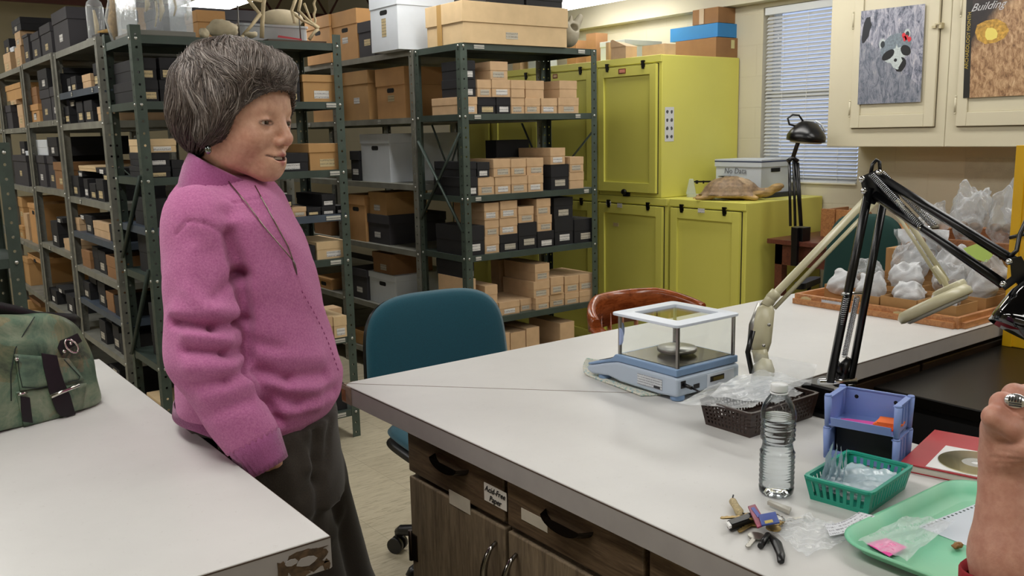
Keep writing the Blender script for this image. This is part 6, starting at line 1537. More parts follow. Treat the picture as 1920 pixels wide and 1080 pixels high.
# --- green basket with bags
GRN = M('teal_green_plastic', '#1f9b83', .4)
gb = (1.252, .765)
gb_rz = R_(8)
basket('teal green slotted plastic basket holding empty clear bags', (gb[0], gb[1], TZ), gb_rz, .138, .092, .040, .008, GRN, 12, 8, 1, holew=.55, zlo=.2, zhi=.80, rim=.004)
def ing(x, y, z): return Vector((gb[0], gb[1], TZ))+Matrix.Rotation(gb_rz, 3, 'Z')@Vector((x, y, z))
for k in range(4):
    cs_ = [ing(-.066+.006*k, .040-.010*k, .006), ing(-.005+.006*k, .044-.006*k, .006), ing(.0+.004*k, .046-.006*k, .078-.004*k), ing(-.062+.006*k, .034-.010*k, .040)]
    ownmesh('clear_plastic_bag', sheet(cs_, .0015, 14, 14, k, 5), BLUEF, 'bluish clear bag standing upright in the green basket, %s of four' % ('rearmost', 'second from back', 'third from back', 'nearest')[k], 'bag', cs_[0], 'upright bags in the green basket')
for k in range(3):
    cs_ = [ing(-.055, -.040, .012+.007*k), ing(.064, -.040, .010+.007*k), ing(.064, .040, .012+.007*k), ing(-.055, .040, .014+.007*k)]
    ownmesh('clear_plastic_bag', sheet(cs_, .003, 24, 18, 9+k, 5), BLUEF if k == 2 else CLEAR, 'clear bag lying flat in the green basket, %s' % ('bottom one', 'middle one', 'top one')[k], 'bag', cs_[0], 'flat bags in the green basket')
# --- red book, paper sleeve, disc
ab = math.atan2(.04, .16)
BO = Vector((1.395, .778, TZ)); RB3 = Matrix.Rotation(R_(13.5), 3, 'Z')
# book: local x to the right (away), local y towards far left
def bk(x, y, z): return BO+RB3@Vector((x, y, z))
bkM = Matrix.Translation(BO)@Matrix.Rotation(R_(13.5), 4, 'Z')
book = thing('book', 'red covered book lying on the counter edge beside the bins', 'book', BO, R_(13.5))
part('pages', MB().box((.002, -.238, .0015), (.205, -.002, .0125)), M('page_block', '#cfc9bd', .8), book)
RED_ = M('crimson_cover', '#a81f2c', .45, var=.05, vs=20); part('cover', MB().box((0, -.24, .0125), (.21, 0, .0145)).box((0, -.24, .0002), (.21, 0, .0015)), RED_, book)
sl_ = thing('paper_sleeve', 'square white disc sleeve lying on the red book', 'sleeve', bk(.004, -.040, .0147), R_(13.5))
part('paper', MB().box((0, -.125, 0), (.125, 0, .0008)), PLAIN_W, sl_)
dk_ = NT('gold_disc'); dk_.set(Roughness=.12, Metallic=.9); _v = dk_.coord(); _g = dk_.add('ShaderNodeTexGradient', gradient_type='RADIAL'); dk_.link(_v, _g.inputs[0]); dk_.base(dk_.ramp(_g.outputs[1], [(0, '#e4dcae'), (.3, '#b8b48c'), (.5, '#f0ead0'), (.75, '#a9a788'), (1, '#e4dcae')]))
disc = thing('compact_disc', 'pale gold disc lying on the white paper sleeve', 'disc', bk(.066, -.103, .0157), 0)
def annulus(r0, r1, z0, z1, n=48): return MB().loft([[(r*math.cos(2*PI*j/n), r*math.sin(2*PI*j/n), z_) for j in range(n)] for r, z_ in ((r0, z0), (r1, z0), (r1, z1), (r0, z1), (r0, z0))], smooth=False)
part('disc_face', annulus(.022, .058, 0, .0012), dk_.m, disc); part('hub_ring', annulus(.0075, .0215, 0, .001), M('clear_hub', '#c8c8c2', .1, .2), disc)
# --- green tray
TRG = NT('mint_green_plastic'); _v = TRG.coord(); _n = TRG.noise(_v, 25, 5, .7)
TRG.base(TRG.mix(TRG.math('MULTIPLY', TRG.math('GREATER_THAN', TRG.noise(_v, 60, 5, .8), .68), .35), TRG.ramp(TRG.noise(_v, 6, 4), [(.35, '#6fc6a0'), (.7, '#8fd0a6')]), '#4f6b58')); TRG.set(Roughness=.4)
tx0, tx1, ty0, ty1 = 1.045, 1.392, .25, .676
tr_ = thing('cafeteria_tray', 'mint green plastic tray with rounded corners at the counter edge', 'tray', ((tx0+tx1)/2, (ty0+ty1)/2, TZ))
def rr3(e, z_, r): return [(p[0], p[1], z_) for p in rrect(tx0+e, ty0+e, tx1-e, ty1-e, r, 8)]
wpart('tray_body', MB().loft([rr3(.030, TZ+.0006, .03), rr3(.012, TZ+.008, .045), rr3(.002, TZ+.019, .052), rr3(-.003, TZ+.0205, .055), rr3(-.003, TZ+.0225, .055), rr3(.003, TZ+.0225, .05), rr3(.014, TZ+.010, .045), rr3(.032, TZ+.0032, .03)], True, True), TRG.m, tr_)
zt = TZ+.0036
def flat(name, pts, z_, th, mat, lab, cat, kw=None):
    m = MB().loft([[(p[0], p[1], z_) for p in pts], [(p[0], p[1], z_+th) for p in pts]], True, True, smooth=False); return ownmesh(name, m, mat, lab, cat, (pts[0][0], pts[0][1], z_))
PA = at(1832, 944, 'z', zt); PBb = at(1735, 985, 'z', zt); PC = at(1765, 1078, 'z', zt)
nb = thing('notepad_sheet', 'white perforated notebook sheet lying in the green tray', 'paper', (PBb.x, PBb.y, zt))
c1 = at(1838, 942, 'z', zt); c2 = at(1722, 988, 'z', zt)
dx = (c1-c2).normalized(); pyv = Vector((dx.y, -dx.x, 0))
P4 = [c2, c2+dx*.17, c2+dx*.17+pyv*.16, c2+pyv*.16]
wpart('sheet', MB().loft([[(p.x, p.y, zt) for p in P4], [(p.x, p.y, zt+.0006) for p in P4]], True, True, smooth=False), M('blue_white_paper', '#dbe2ec', .7), nb)
hm = MB()
for k in range(16):
    c = c2+dx*(.006+.0098*k)+pyv*.005; hm.cbox((c.x, c.y, zt+.0009), (.0032, .0032, .0004))
wpart('perforations', hm, M('dark_hole_grey', '#4a5a58', .8), nb)
fl = MB(); fp = at(1795, 1027, 'z', zt+.002); fl.sphere(tuple(fp+Vector((0, 0, .0035))), (.0105, .0055, .0038), 14, 8); 
fl.v = [(p[0]+.0015*wn(p[1]*600, p[2]*500), p[1]+.0012*wn(p[0]*500, p[2]*700, 2), p[2]) for p in fl.v]
ownmesh('stone_flake', fl, M('amber_stone', '#9a6a33', .5, var=.4, vs=120), 'small amber brown stone flake on the notebook sheet', 'stone', tuple(fp))
b0 = [at(a, b, 'z', zt+.004) for a, b in ((1608, 1022), (1700, 1060), (1790, 985), (1700, 975))]
tb = thing('zip_bag', 'clear zip bag with a pink tag lying in the green tray', 'bag', b0[0])
wpart('film', sheet([p+Vector((0, 0, .007)) for p in b0], .0022, 22, 18, 3, 6), CLEAR, tb)
pk_ = [at(a, b, 'z', zt+.004) for a, b in ((1625, 1020), (1668, 1044), (1701, 1027), (1662, 1010))]
wpart('pink_tag', MB().loft([[(p.x, p.y, p.z+.0) for p in pk_], [(p.x, p.y, p.z+.001) for p in pk_]], True, True, smooth=False), M('hot_pink_paper', '#ff4fb0', .6), tb)
# --- bunch of keys
ks = thing('key_bunch', 'bunch of keys with a black car remote and a blue fob on the counter', 'keys', (1.023, .792, TZ))
BRASS = M('worn_brass', '#a58a52', .35, .9); NICK = M('worn_nickel', '#a7a49b', .3, .9)
def key(p0, p1, mat, z_=.004, head=.011, name='key'):
    a = at(*p0, 'z', TZ+z_); b = at(*p1, 'z', TZ+z_); d = (b-a); L_ = d.length; ang = math.atan2(d.y, d.x); M4 = Matrix.Translation(a-Vector(ks.location))@Matrix.Rotation(ang, 4, 'Z')
    m = MB(); m.prism([(head*math.cos(2*PI*k/14)*.9, head*math.sin(2*PI*k/14)) for k in range(14)], -.001, .0012, M4=M4)
    pts = [(head*.7, .0036), (L_-.003, .0036), (L_, .001), (L_-.002, -.002)]; n = 7
    for k in range(n): x = L_-.004-(L_-head-.006)*k/n; pts += [(x, -.0036+.0018*(k % 2)), (x-.001, -.0022-.0012*(k % 2))]
    pts.append((head*.7, -.0036)); m.prism(pts, -.0008, .001, M4=M4); part(name, m, mat, ks)
key((1408, 968), (1350, 971), BRASS, .012); key((1412, 980), (1384, 997), BRASS, .004); key((1462, 978), (1512, 970), NICK, .006); key((1418, 1005), (1400, 1026), NICK, .004, .012)
key((1450, 990), (1470, 975), BRASS, .010)
def slab(quad, z0_, z1_, mat, name, bev=.002):
    q4 = [at(a, b, 'z', TZ+z0_) for a, b in quad]; q4 = [Vector((p.x, p.y, 0)) for p in q4]
    wpart(name, MB().loft([[(p.x, p.y, TZ+z0_) for p in q4], [(p.x, p.y, TZ+z1_) for p in q4]], True, True, smooth=False), mat, ks, bevel=bev)
slab(((1362, 990), (1412, 972), (1418, 982), (1370, 999)), .001, .014, BLACKP, 'car_remote', .003)
slab(((1362, 984), (1366, 982), (1372, 990), (1367, 992)), .0105, .0145, PLAIN_W, 'remote_sticker', 0)
slab(((1402, 952), (1416, 948), (1438, 985), (1420, 992)), .016, .019, M('red_blue_tag', '#8b2c4a', .35, var=.3, vs=60), 'fob_tag', .001)
slab(((1408, 953), (1414, 951), (1427, 968), (1421, 971)), .0192, .0197, M('navy_print', '#2b3f9a', .35), 'fob_print', 0)
slab(((1422, 968), (1454, 962), (1462, 982), (1428, 988)), .019, .022, M('navy_blue_tag', '#26408f', .35), 'blue_tag', .001)
slab(((1433, 977), (1448, 974), (1450, 979), (1435, 982)), .0222, .0226, M('gold_print2', '#b9a24a', .4), 'tag_print', 0)
slab(((1438, 946), (1442, 943), (1484, 958), (1480, 965)), .004, .010, M('grey_translucent_tag', '#a9a59a', .3), 'clear_tag', .001)
k1 = at(1376, 952, 'z', TZ+.008); wpart('carved_charm', MB().tube([at(1372, 935, 'z', TZ+.01), at(1374, 940, 'z', TZ+.009), at(1380, 950, 'z', TZ+.009), at(1386, 960, 'z', TZ+.008), at(1390, 967, 'z', TZ+.007)], [.0015, .006, .0055, .007, .002], 10), M('carved_tan', '#b5a47c', .6, var=.3, vs=300), ks)
wpart('cord', MB().tube([at(1375, 928, 'z', TZ+.014), at(1373, 936, 'z', TZ+.01)], .0012, 6).tube([at(1388, 962, 'z', TZ+.008), at(1404, 964, 'z', TZ+.012)], .0012, 6), BLACKP, ks)
wpart('bottle_opener', MB().tube([at(1443, 1002, 'z', TZ+.006), at(1456, 1018, 'z', TZ+.006), at(1464, 1040, 'z', TZ+.006), at(1464, 1054, 'z', TZ+.005)], [.003, .0075, .006, .0045], 8, flat=.6), BLACKP, ks)
wpart('whistle_tube', MB().cyl(at(1440, 1003, 'z', TZ+.006), at(1426, 1024, 'z', TZ+.006), .0045, n=12), BLACKP, ks)
rg = MB(); rc = at(1440, 978, 'z', TZ+.014)
for cc_, rr_ in ((rc, .012), (at(1458, 972, 'z', TZ+.013), .010)): rg.tube([(cc_.x+rr_*math.cos(2*PI*k/20), cc_.y+rr_*math.sin(2*PI*k/20), cc_.z+.002*math.sin(4*PI*k/20)) for k in range(21)], .0011, 6)
wpart('key_ring', rg, CHROME, ks)
# --- tagged zip bag between keys and tray
zb = [at(a, b, 'z', TZ+.003) for a, b in ((1432, 988), (1512, 1048), (1608, 1010), (1520, 968))]
zg = thing('zip_bag', 'clear zip bag with a curled white paper slip beside the keys', 'bag', zb[0])
wpart('film', sheet([p+Vector((0, 0, .004)) for p in zb], .0032, 30, 24, 6, 6), CLEAR, zg)
sp = [at(a, b, 'z', TZ+.012) for a, b in ((1556, 1005), (1545, 982), (1610, 974), (1640, 982))]
m = sheet([sp[0], sp[3], sp[2], sp[1]], .0, 10, 4, 1, 1, lift=lambda u, v: .012*u*u-.003*math.sin(PI*u)); m.uv = [(i % 11*.009, i//11*.006) for i in range(len(m.v))]; m.hasuv = True
wpart('paper_slip', m, paper_text('slip_paper', '#e2e4ea', '#55555f', 160, .5), zg)

# ------------------------------------------------------------ lamps
BEIGE = M('beige_enamel', '#c3bd9d', .3, var=.03, vs=20)
def bar(a, b, r, n=8): return MB().cyl(a, b, r, n=n)
# beige magnifier lamp
LW = 2.02
la = thing('magnifier_lamp', 'beige spring-arm magnifier lamp clamped to the counter, lens over the wooden tray', 'lamp', (1.63, 1.33, TZ))
b0 = atw(1428, 708, 1.98); bz = Vector((b0.x, b0.y, TZ))
def A(px, py, w=LW): return atw(px, py, w)
wpart('clamp', MB().box((bz.x-.025, bz.y-.02, TZ+.0005), (bz.x+.025, bz.y+.02, TZ+.012)).tube([A(1410, 700, 1.97), A(1402, 660, 1.97), A(1412, 620, 1.97)], .006, 6), BLACKM, la)
kn = MB(); kn.tube([bz+Vector((0, 0, .010)), A(1432, 690, 1.98), A(1436, 672, 1.98)], [.024, .024, .012], 14); kn.tube([A(1428, 678, 1.99), A(1424, 655, 1.99)], .017, 14); wpart('swivel', kn, BEIGE, la)
br = MB(); path = [A(1424, 662, 2.0), A(1426, 640, 2.0), A(1430, 610, 2.0), A(1436, 580, 2.0), A(1441, 569, 2.0)]; br.tube(path, [.020, .027, .026, .022, .010], 16, flat=.55); wpart('bracket_cover', br, BEIGE, la)
wpart('bracket_plate', MB().tube([A(1408, 655, 2.01), A(1412, 610, 2.01), A(1428, 570, 2.01)], .012, 8, flat=.3), STEELM, la)
wpart('bolt_head', MB().sphere(A(1442, 609, 1.965), .004, 10, 6).sphere(A(1432, 648, 1.965), .004, 10, 6), STEELM, la)
J = A(1642, 356)
wpart('arm_tube', MB().tube([A(1436, 574, 2.0), A(1447, 558, 2.0), A(1452, 553, 2.0), J], [.013, .012, .0085, .0085], 12), BEIGE, la)
wpart('arm_collar', MB().tube([A(1444, 561, 2.0), A(1456, 548, 2.0)], .0125, 12), BEIGE, la)
wpart('tension_rod', bar(A(1452, 578, 2.0), A(1650, 372), .005), BEIGE, la)
wpart('elbow', MB().tube([J, A(1660, 352), A(1676, 372)], [.010, .014, .010], 10), BEIGE, la)
hd0 = A(1776, 528, 1.98)
wpart('forearm_rod', bar(A(1672, 366), hd0, .0062), BEIGE, la)
wpart('forearm_rod', bar(A(1664, 374), A(1766, 532, 1.98), .004), BEIGE, la)
wpart('head_neck', MB().tube([A(1752, 500, 1.98), A(1768, 522, 1.98), A(1778, 545, 1.98)], [.012, .014, .012], 10, flat=.5), BEIGE, la)
hdc = A(1752, 570, 1.96); R_in, R_out = .070, .100
_a = _R*math.cos(R_(24))+_U*math.sin(R_(24)); _n = (-_R*math.sin(R_(24))+_U*math.cos(R_(24)))*math.cos(R_(13))+_F*math.sin(R_(13)); _b = np.cross(_n, _a)
hR = Matrix(((_a[0], _b[0], _n[0], hdc.x), (_a[1], _b[1], _n[1], hdc.y), (_a[2], _b[2], _n[2], hdc.z), (0, 0, 0, 1)))
n = 40
def headring(r, z_): return [(r*1.0*math.cos(2*PI*j/n), r*.92*math.sin(2*PI*j/n), z_) for j in range(n)]
hm = MB().loft([headring(.050, -.006), headring(.052, .006), headring(.060, .013), headring(.074, .012), headring(.082, .002), headring(.080, -.010), headring(.074, -.012), headring(.062, -.008), headring(.050, -.006)], M4=hR)
head = wpart('lamp_head', hm, BEIGE, la)
hb = MB().loft([[Vector(p) for p in [(.045+.03*math.cos(a)*1.2, .038*math.sin(a), z_) for a in [2*PI*k/20 for k in range(20)]]] for z_ in (.006, .024)], True, True, M4=hR); wpart('switch_housing', hb, BEIGE, la, bevel=.004)
wpart('ring_tube', MB().tube([hR@Vector((.062*math.cos(2*PI*k/30), .057*math.sin(2*PI*k/30), -.012)) for k in range(31)], .006, 8), M('grey_white_tube', '#c9cac6', .3), la)
wpart('lens', MB().loft([[hR@Vector((r*math.cos(2*PI*j/n), r*.92*math.sin(2*PI*j/n), z_)) for j in range(n)] for r, z_ in ((.001, .004), (.03, .003), (.05, 0), (.03, -.003), (.001, -.004))]), GLASS, la)

# black spring-arm desk lamp in the foreground
SPRING = M('spring_steel', '#b9bcc0', .25, 1)
def coil(a, b, r=.0048, turns=38, wr_=.0011):
    a = Vector(a); b = Vector(b); d = (b-a); t = d.normalized(); u = t.cross(Vector((0, 0, 1))).normalized(); v = t.cross(u); pts = []
    for k in range(turns*8+1):
        f = k/(turns*8); an = 2*PI*turns*f; pts.append(a+d*f+(u*math.cos(an)+v*math.sin(an))*r)
    return MB().tube(pts, wr_, 4)
lb_ = thing('desk_lamp', 'large black spring-arm lamp with a glossy black shade at the right edge', 'lamp', (1.60, 1.03, TZ))
W1 = 1.80; W2 = 1.68
cx_, cy_ = 1.595, 1.045
wpart('clamp_plate', MB().box((cx_-.055, cy_-.05, TZ+.0005), (cx_-.01, cy_+.03, TZ+.008)), BLACKM, lb_)
wpart('clamp_block', MB().box((cx_-.035, cy_-.03, TZ+.008), (cx_+.04, cy_+.05, TZ+.058)), BLACKM, lb_, bevel=.004)
wpart('clamp_screw', MB().cyl((cx_-.025, cy_, TZ-.10), (cx_-.025, cy_, TZ+.008), .006, n=10).cyl((cx_-.025, cy_, TZ-.055), (cx_-.025, cy_, TZ-.047), .02, n=14) if False else MB().cyl((cx_+.025, cy_, TZ-.12), (cx_+.025, cy_, TZ+.01), .007, n=10), BLACKM, lb_)
c_ = A(1572, 712, 1.76)
wpart('axle', bar(A(1535, 716, 1.76), A(1605, 714, 1.77), .0065, 12), CHROME, lb_)
wpart('base_fork', MB().tube([A(1575, 722, 1.78), A(1580, 690, 1.77), A(1592, 672, 1.76)], [.016, .012, .006], 8).tube([A(1578, 700, 1.77), A(1566, 676, 1.76)], [.010, .006], 8), BLACKM, lb_)
def sqbar(a, b, s): return MB().tube([a, b], s, 4)
E1 = A(1632, 335, 1.66); E2 = A(1665, 350, 1.70)
wpart('lower_arm_bar', sqbar(A(1556, 716, 1.755), A(1630, 352, 1.655), .0095), BLACKM, lb_)
wpart('lower_arm_bar', sqbar(A(1594, 716, 1.775), A(1657, 375, 1.69), .0085), BLACKM, lb_)
wpart('elbow_plate', MB().loft([[A(x, y, w) for x, y in ((1612, 332), (1640, 320), (1668, 330), (1688, 372), (1664, 384), (1648, 372), (1640, 384), (1622, 378))] for w in (1.655, 1.662)], True, True, smooth=False), BLACKM, lb_, bevel=.001)
wpart('elbow_bolt', MB().sphere(A(1616, 336, 1.645), .006, 10, 6).sphere(A(1620, 358, 1.645), .006, 10, 6).sphere(A(1648, 324, 1.64), .006, 10, 6), CHROME, lb_)
wpart('cable_loop', MB().tube([A(1632, 328, 1.67), A(1636, 308, 1.67), A(1643, 300, 1.67), A(1649, 304, 1.67), A(1650, 322, 1.66)], .0035, 8), BLACKM, lb_)
T1 = A(1905, 492, 1.42); T2 = A(1880, 532, 1.43)
wpart('upper_arm_bar', sqbar(A(1640, 326, 1.66), T1, .0088), BLACKM, lb_)
wpart('upper_arm_bar', sqbar(A(1640, 366, 1.655), T2, .0088), BLACKM, lb_)
wpart('spring', coil(A(1532+28, 690, 1.76)+Vector((0, 0, 0)), A(1588, 556, 1.70)), SPRING, lb_)
wpart('spring', coil(A(1583, 668, 1.76), A(1607, 556, 1.71)), SPRING, lb_)
wpart('spring_pin', bar(A(1578, 551, 1.70), A(1616, 549, 1.71), .0028, 8), CHROME, lb_)
wpart('spring', coil(A(1634, 328, 1.64), A(1727, 424, 1.56), .0052, 40), SPRING, lb_)
wpart('spring', coil(A(1653, 324, 1.66), A(1752, 424, 1.57), .0052, 40), SPRING, lb_)
wpart('spring_pin', bar(A(1722, 428, 1.56), A(1758, 426, 1.57), .0035, 8), CHROME, lb_)
wpart('head_bracket', MB().loft([[A(x, y, w) for x, y in ((1893, 484), (1915, 480), (1926, 500), (1948, 560), (1930, 560), (1905, 530), (1885, 545), (1874, 534), (1896, 518))] for w in (1.40, 1.408)], True, True, smooth=False), BLACKM, lb_, bevel=.001)
wpart('bracket_bolt', MB().sphere(A(1892, 491, 1.39), .005, 10, 6).sphere(A(1881, 533, 1.39), .005, 10, 6), CHROME, lb_)
wpart('power_cable', MB().tube([A(1893, 482, 1.42), A(1906, 470, 1.42), A(1912, 440, 1.42), A(1930, 400, 1.42), A(1960, 380, 1.42)], .0035, 8), BLACKM, lb_)
sc_c = A(1965, 588, 1.38); sm = MB()
M4 = Matrix.Translation(sc_c)@Matrix.Rotation(R_(-30), 4, 'Z')@Matrix.Rotation(R_(28), 4, 'Y')
sm.lathe([(.012, .062), (.030, .058), (.048, .040), (.060, .012), (.0665, -.025), (.068, -.045), (.066, -.045), (.058, .010), (.04, .04), (.01, .05)], n=40, M4=M4, cap=False)
GLB = M('gloss_black_shade', '#050507', .06, Coat_Weight=.6); wpart('lamp_shade', sm, GLB, lb_)
wpart('shade_cap', MB().lathe([(.001, .075), (.018, .073), (.022, .062), (.0225, .056)], n=24, M4=M4), CHROME, lb_)

# black magnifier lamp on the desk
dl = thing('magnifier_lamp', 'black magnifier lamp clamped to the brown desk in front of the blind', 'lamp', (4.40, 3.12, .85))
WD = 5.15
def D(px, py, w=WD): return atw(px, py, w)
p0 = Vector((4.41, 3.13, .85))
wpart('clamp', MB().box((4.376, 3.09, .8505), (4.45, 3.17, .93)).box((4.352, 3.11, .72), (4.373, 3.15, .93)).box((4.352, 3.11, .71), (4.402, 3.15, .725)).cyl((4.39, 3.13, .725), (4.39, 3.13, .821), .007, n=8), BLACKM, dl, bevel=.003)
for xa, xb in ((1482, 1480), (1490, 1488), (1501, 1492)):
    wpart('arm_rod', bar(D(xa if xa != 1490 else 1491, 424), D(xb, 302), .0085, 6), BLACKM, dl)
wpart('arm_rod', bar(D(1503, 424), D(1496, 305), .0085, 6), BLACKM, dl)
wpart('joint', MB().tube([D(1477, 303), D(1486, 296), D(1496, 303)], .014, 8), BLACKM, dl)
wpart('upper_arm', MB().tube([D(1486, 298), D(1498, 262), D(1506, 228)], .013, 6), M('bronze_paint', '#2b241c', .35, .3), dl)
wpart('cable', MB().tube([D(1506, 228), D(1498, 216), D(1486, 215), D(1477, 222), D(1480, 233), D(1490, 236), D(1502, 234)], .006, 6), BLACKM, dl)
hc_ = D(1512, 255); hM = Matrix.Translation(hc_)@Matrix.Rotation(R_(20), 4, 'Z')@Matrix.Rotation(R_(6), 4, 'X')
wpart('lamp_head', MB().lathe([(.030, .082), (.055, .07), (.095, .025), (.108, .0), (.108, -.028), (.098, -.030), (.060, -.018), (.058, .0), (.058, .03)], n=36, M4=hM, cap=False), BLACKM, dl)
wpart('ring_tube', MB().tube([hM@Vector((.080*math.cos(2*PI*k/28), .080*math.sin(2*PI*k/28), -.030)) for k in range(29)], .010, 8), M('warm_white_tube', '#cfc8b4', .3), dl)
wpart('handle', MB().tube([hM@Vector((.045, -.09, .03)), hM@Vector((.05, -.06, .07)), hM@Vector((.03, -.03, .088))], .006, 6), M('white_handle', '#cfd4da', .3), dl)
# ------------------------------------------------------------ green bag on the left table
bx_ = R_(18); bU = np.array([math.cos(bx_), math.sin(bx_), 0]); bN = np.array([math.sin(bx_), -math.cos(bx_), 0])   # bN faces the camera
bC = np.array([.165, 2.135, TZ])
def bagw(u, n_, z): return bC+bU*u+bN*n_+np.array([0, 0, z])
BRm = np.stack([bU, -bN, np.array([0, 0, 1.])], 1)
def bag_sdf(p):
    q_ = (p-bC)@BRm; u, n_, z = q_[:, 0], q_[:, 1], q_[:, 2]
    half = .258-.02*np.clip((z-.10)/.12, 0, 1)*(u > 0); dep = .098-.055*np.clip(z/.24, 0, 1)**1.4
    top = .222-.045*np.clip((u-.15)/.10, 0, 1)**2+.006*np.sin(u*22+1)
    du = np.abs(u)-half+.05; dn = np.abs(n_)-dep+.03
    e = np.sqrt(np.maximum(du, 0)**2+np.maximum(dn, 0)**2)-.05+np.minimum(np.maximum(du, dn), 0)+.0
    d = smax(e*.9, z-top, .025); d = smax(d, .0015-z, .01)
    return d
v, fq = surface_nets(bag_sdf, bC-np.array([.33, .26, .01]), bC+np.array([.33, .26, .28]), .006); v = relax(v, fq, 3)
N = vnormals(v, fq)
def bs(u0, z0, u1, z1, w, a): return (bagw(u0, .10-.05*(z0/.24), z0), bagw(u1, .10-.05*(z1/.24), z1), w, a)
v = crease(v, N, [bs(.02, .0, .09, .20, .004, -.003), bs(-.12, .0, -.05, .20, .004, -.003), bs(-.05, .20, .18, .175, .02, -.006), bs(.10, .165, .20, .13, .02, .010), bs(.0, .178, .14, .150, .015, .008), bs(.14, .02, .22, .06, .015, -.006), bs(.02, .05, .2, .03, .02, .006), bs(-.2, .04, -.05, .045, .004, -.004), bs(-.02, .15, .12, .145, .01, -.008), bs(.19, .03, .17, .12, .01, -.005)])
zz_ = .0025*np.sin(v[:, 0]*55+v[:, 2]*30)*np.sin(v[:, 1]*48-v[:, 2]*41); v = v+N*zz_[:, None]; v[:, 2] = np.maximum(v[:, 2], TZ+.0008)
LEA = NT('worn_green_leather'); _v = LEA.coord(); _n = LEA.noise(_v, 11, 6, .7, .8); _n2 = LEA.noise(_v, 6, 3, .5)
_c = LEA.ramp(_n, [(.34, '#2f3a2f'), (.46, '#56634a'), (.56, '#7d7a5c'), (.68, '#9a8b72')]); _c = LEA.mix(LEA.math('MULTIPLY', LEA.math('GREATER_THAN', _n2, .52), .5), _c, LEA.ramp(_n, [(.3, '#3f5f50'), (.7, '#6f9480')]))
_c = LEA.mix(LEA.math('MULTIPLY', LEA.math('GREATER_THAN', LEA.noise(_v, 5, 5, .7, 2), .6), .35), _c, '#7c6a50')
LEA.base(_c); LEA.set(Roughness=.5); LEA.bump(LEA.noise(_v, 220, 4, .7), .35, .001); LEA = LEA.m
bag = thing('shoulder_bag', 'worn green leather shoulder bag with black straps and silver buckles on the left table', 'bag', tuple(bC))
BO_ = np.array(bag.location)
np_object('bag_body', v-BO_, fq, LEA, bag)
DLEA = M('black_strap_leather', '#0d0d0f', .5, bump=.3); SIL = M('polished_silver', '#c9c4bb', .18, 1)
def bhit(px, py, off=.0):
    d = ray(px, py); t = 1.8
    for _ in range(120):
        s = float(bag_sdf(np.array([_C+t*d]))[0])
        if s < off+.0008: break
        t += max((s-off)*.6, .001)
        if t > 3: return None
    return _C+t*d
def ribbon(pxs, halfw, name, mat, off=.004, th=.0022, wdir=None):
    """strap lying on the bag along image points; halfw in px"""
    rings = []
    for (x, y), hw, (dx_, dy_) in zip(pxs, halfw, wdir):
        a = bhit(x-dx_*hw, y-dy_*hw, off); b = bhit(x+dx_*hw, y+dy_*hw, off)
        if a is None or b is None: continue
        n_ = -ray(x, y); n_ /= np.linalg.norm(n_); m_ = bhit(x, y, off)
        rings.append([a-BO_, m_-BO_, b-BO_, b+n_*th-BO_, m_+n_*th-BO_, a+n_*th-BO_])
    mb = MB().loft([[tuple(p) for p in r] for r in rings], True, True, smooth=False); return mb.build(name, mat, bag, bevel=.0008, seg=1)
H_ = (1, .12)
# flap pocket
def patchpx(pts, off, th, name, mat, res=7):
    """panel following the bag surface inside a quad tl,tr,br,bl"""
    tl, tr, br, bl_ = [np.array(p, float) for p in pts]; rows_ = []
    for j in range(res+1):
        r = []
        for i in range(res+1):
            u, v_ = i/res, j/res; p = (tl*(1-u)+tr*u)*(1-v_)+(bl_*(1-u)+br*u)*v_; h = bhit(p[0], p[1], off); r.append(h if h is not None else r[-1])
        rows_.append(r)
    mb = MB(); vs = [tuple(p-BO_) for r in rows_ for p in r]; nn = res+1
    mb.add(vs, [(j*nn+i, (j+1)*nn+i, (j+1)*nn+i+1, j*nn+i+1) for j in range(res) for i in range(res)], None, 0, True)
    o = mb.build(name, mat, bag); s = o.modifiers.new('thick', 'SOLIDIFY'); s.thickness = th; s.offset = 0; return o
patchpx(((27, 664), (128, 672), (158, 712), (38, 733)), .006, .004, 'pocket_flap', LEA)
patchpx(((30, 735), (162, 718), (150, 785), (45, 802)), .003, .003, 'pocket', LEA)
ST = M('dark_stitching', '#1f2a26', .8)
def stitch(pxs, off=.0085):
    P = [bhit(x, y, off) for x, y in pxs]; MB().tube([tuple(p-BO_) for p in P if p is not None], .0011, 5).build('seam', ST, bag)
stitch([(33, 668), (36, 700), (42, 726), (70, 728), (100, 722)]); stitch([(120, 674), (135, 690), (150, 706), (148, 712), (128, 716)]); stitch([(65, 594), (45, 625), (28, 655), (20, 700), (21, 752)], .003)
HB = (1, .15)
ribbon([(92, 664), (97, 690), (104, 715), (112, 738), (119, 760), (124, 774), (127, 783)], [15, 16, 17, 20, 19, 18, 13], 'flap_strap', DLEA, .011, .003, [HB]*7)
ribbon([(47, 744), (49, 770), (51, 785), (52, 792)], [9, 10, 10, 10], 'pull_strap', DLEA, .006, .002, [HB]*4)
ribbon([(112, 660), (118, 648), (135, 640), (150, 632)], [9, 11, 10, 9], 'ring_strap', DLEA, .006, .004, [(.5, .85)]*4)
bp_ = MB()
def ringpx(cx, cy, rx, ry, rot, r, off=.012, n=26):
    P = [bhit(cx+rx*math.cos(a)*math.cos(rot)-ry*math.sin(a)*math.sin(rot), cy+rx*math.cos(a)*math.sin(rot)+ry*math.sin(a)*math.cos(rot), off) for a in [2*PI*k/n for k in range(n+1)]]
    return MB().tube([tuple(p-BO_) for p in P if p is not None], r, 8)
ringpx(134, 649, 15, 9, R_(45), .0022, .014).build('ring', SIL, bag)
def barpx(a, b, r, off): 
    p, q_ = bhit(*a, off), bhit(*b, off); return MB().tube([tuple(p-BO_), tuple(q_-BO_)], r, 8)
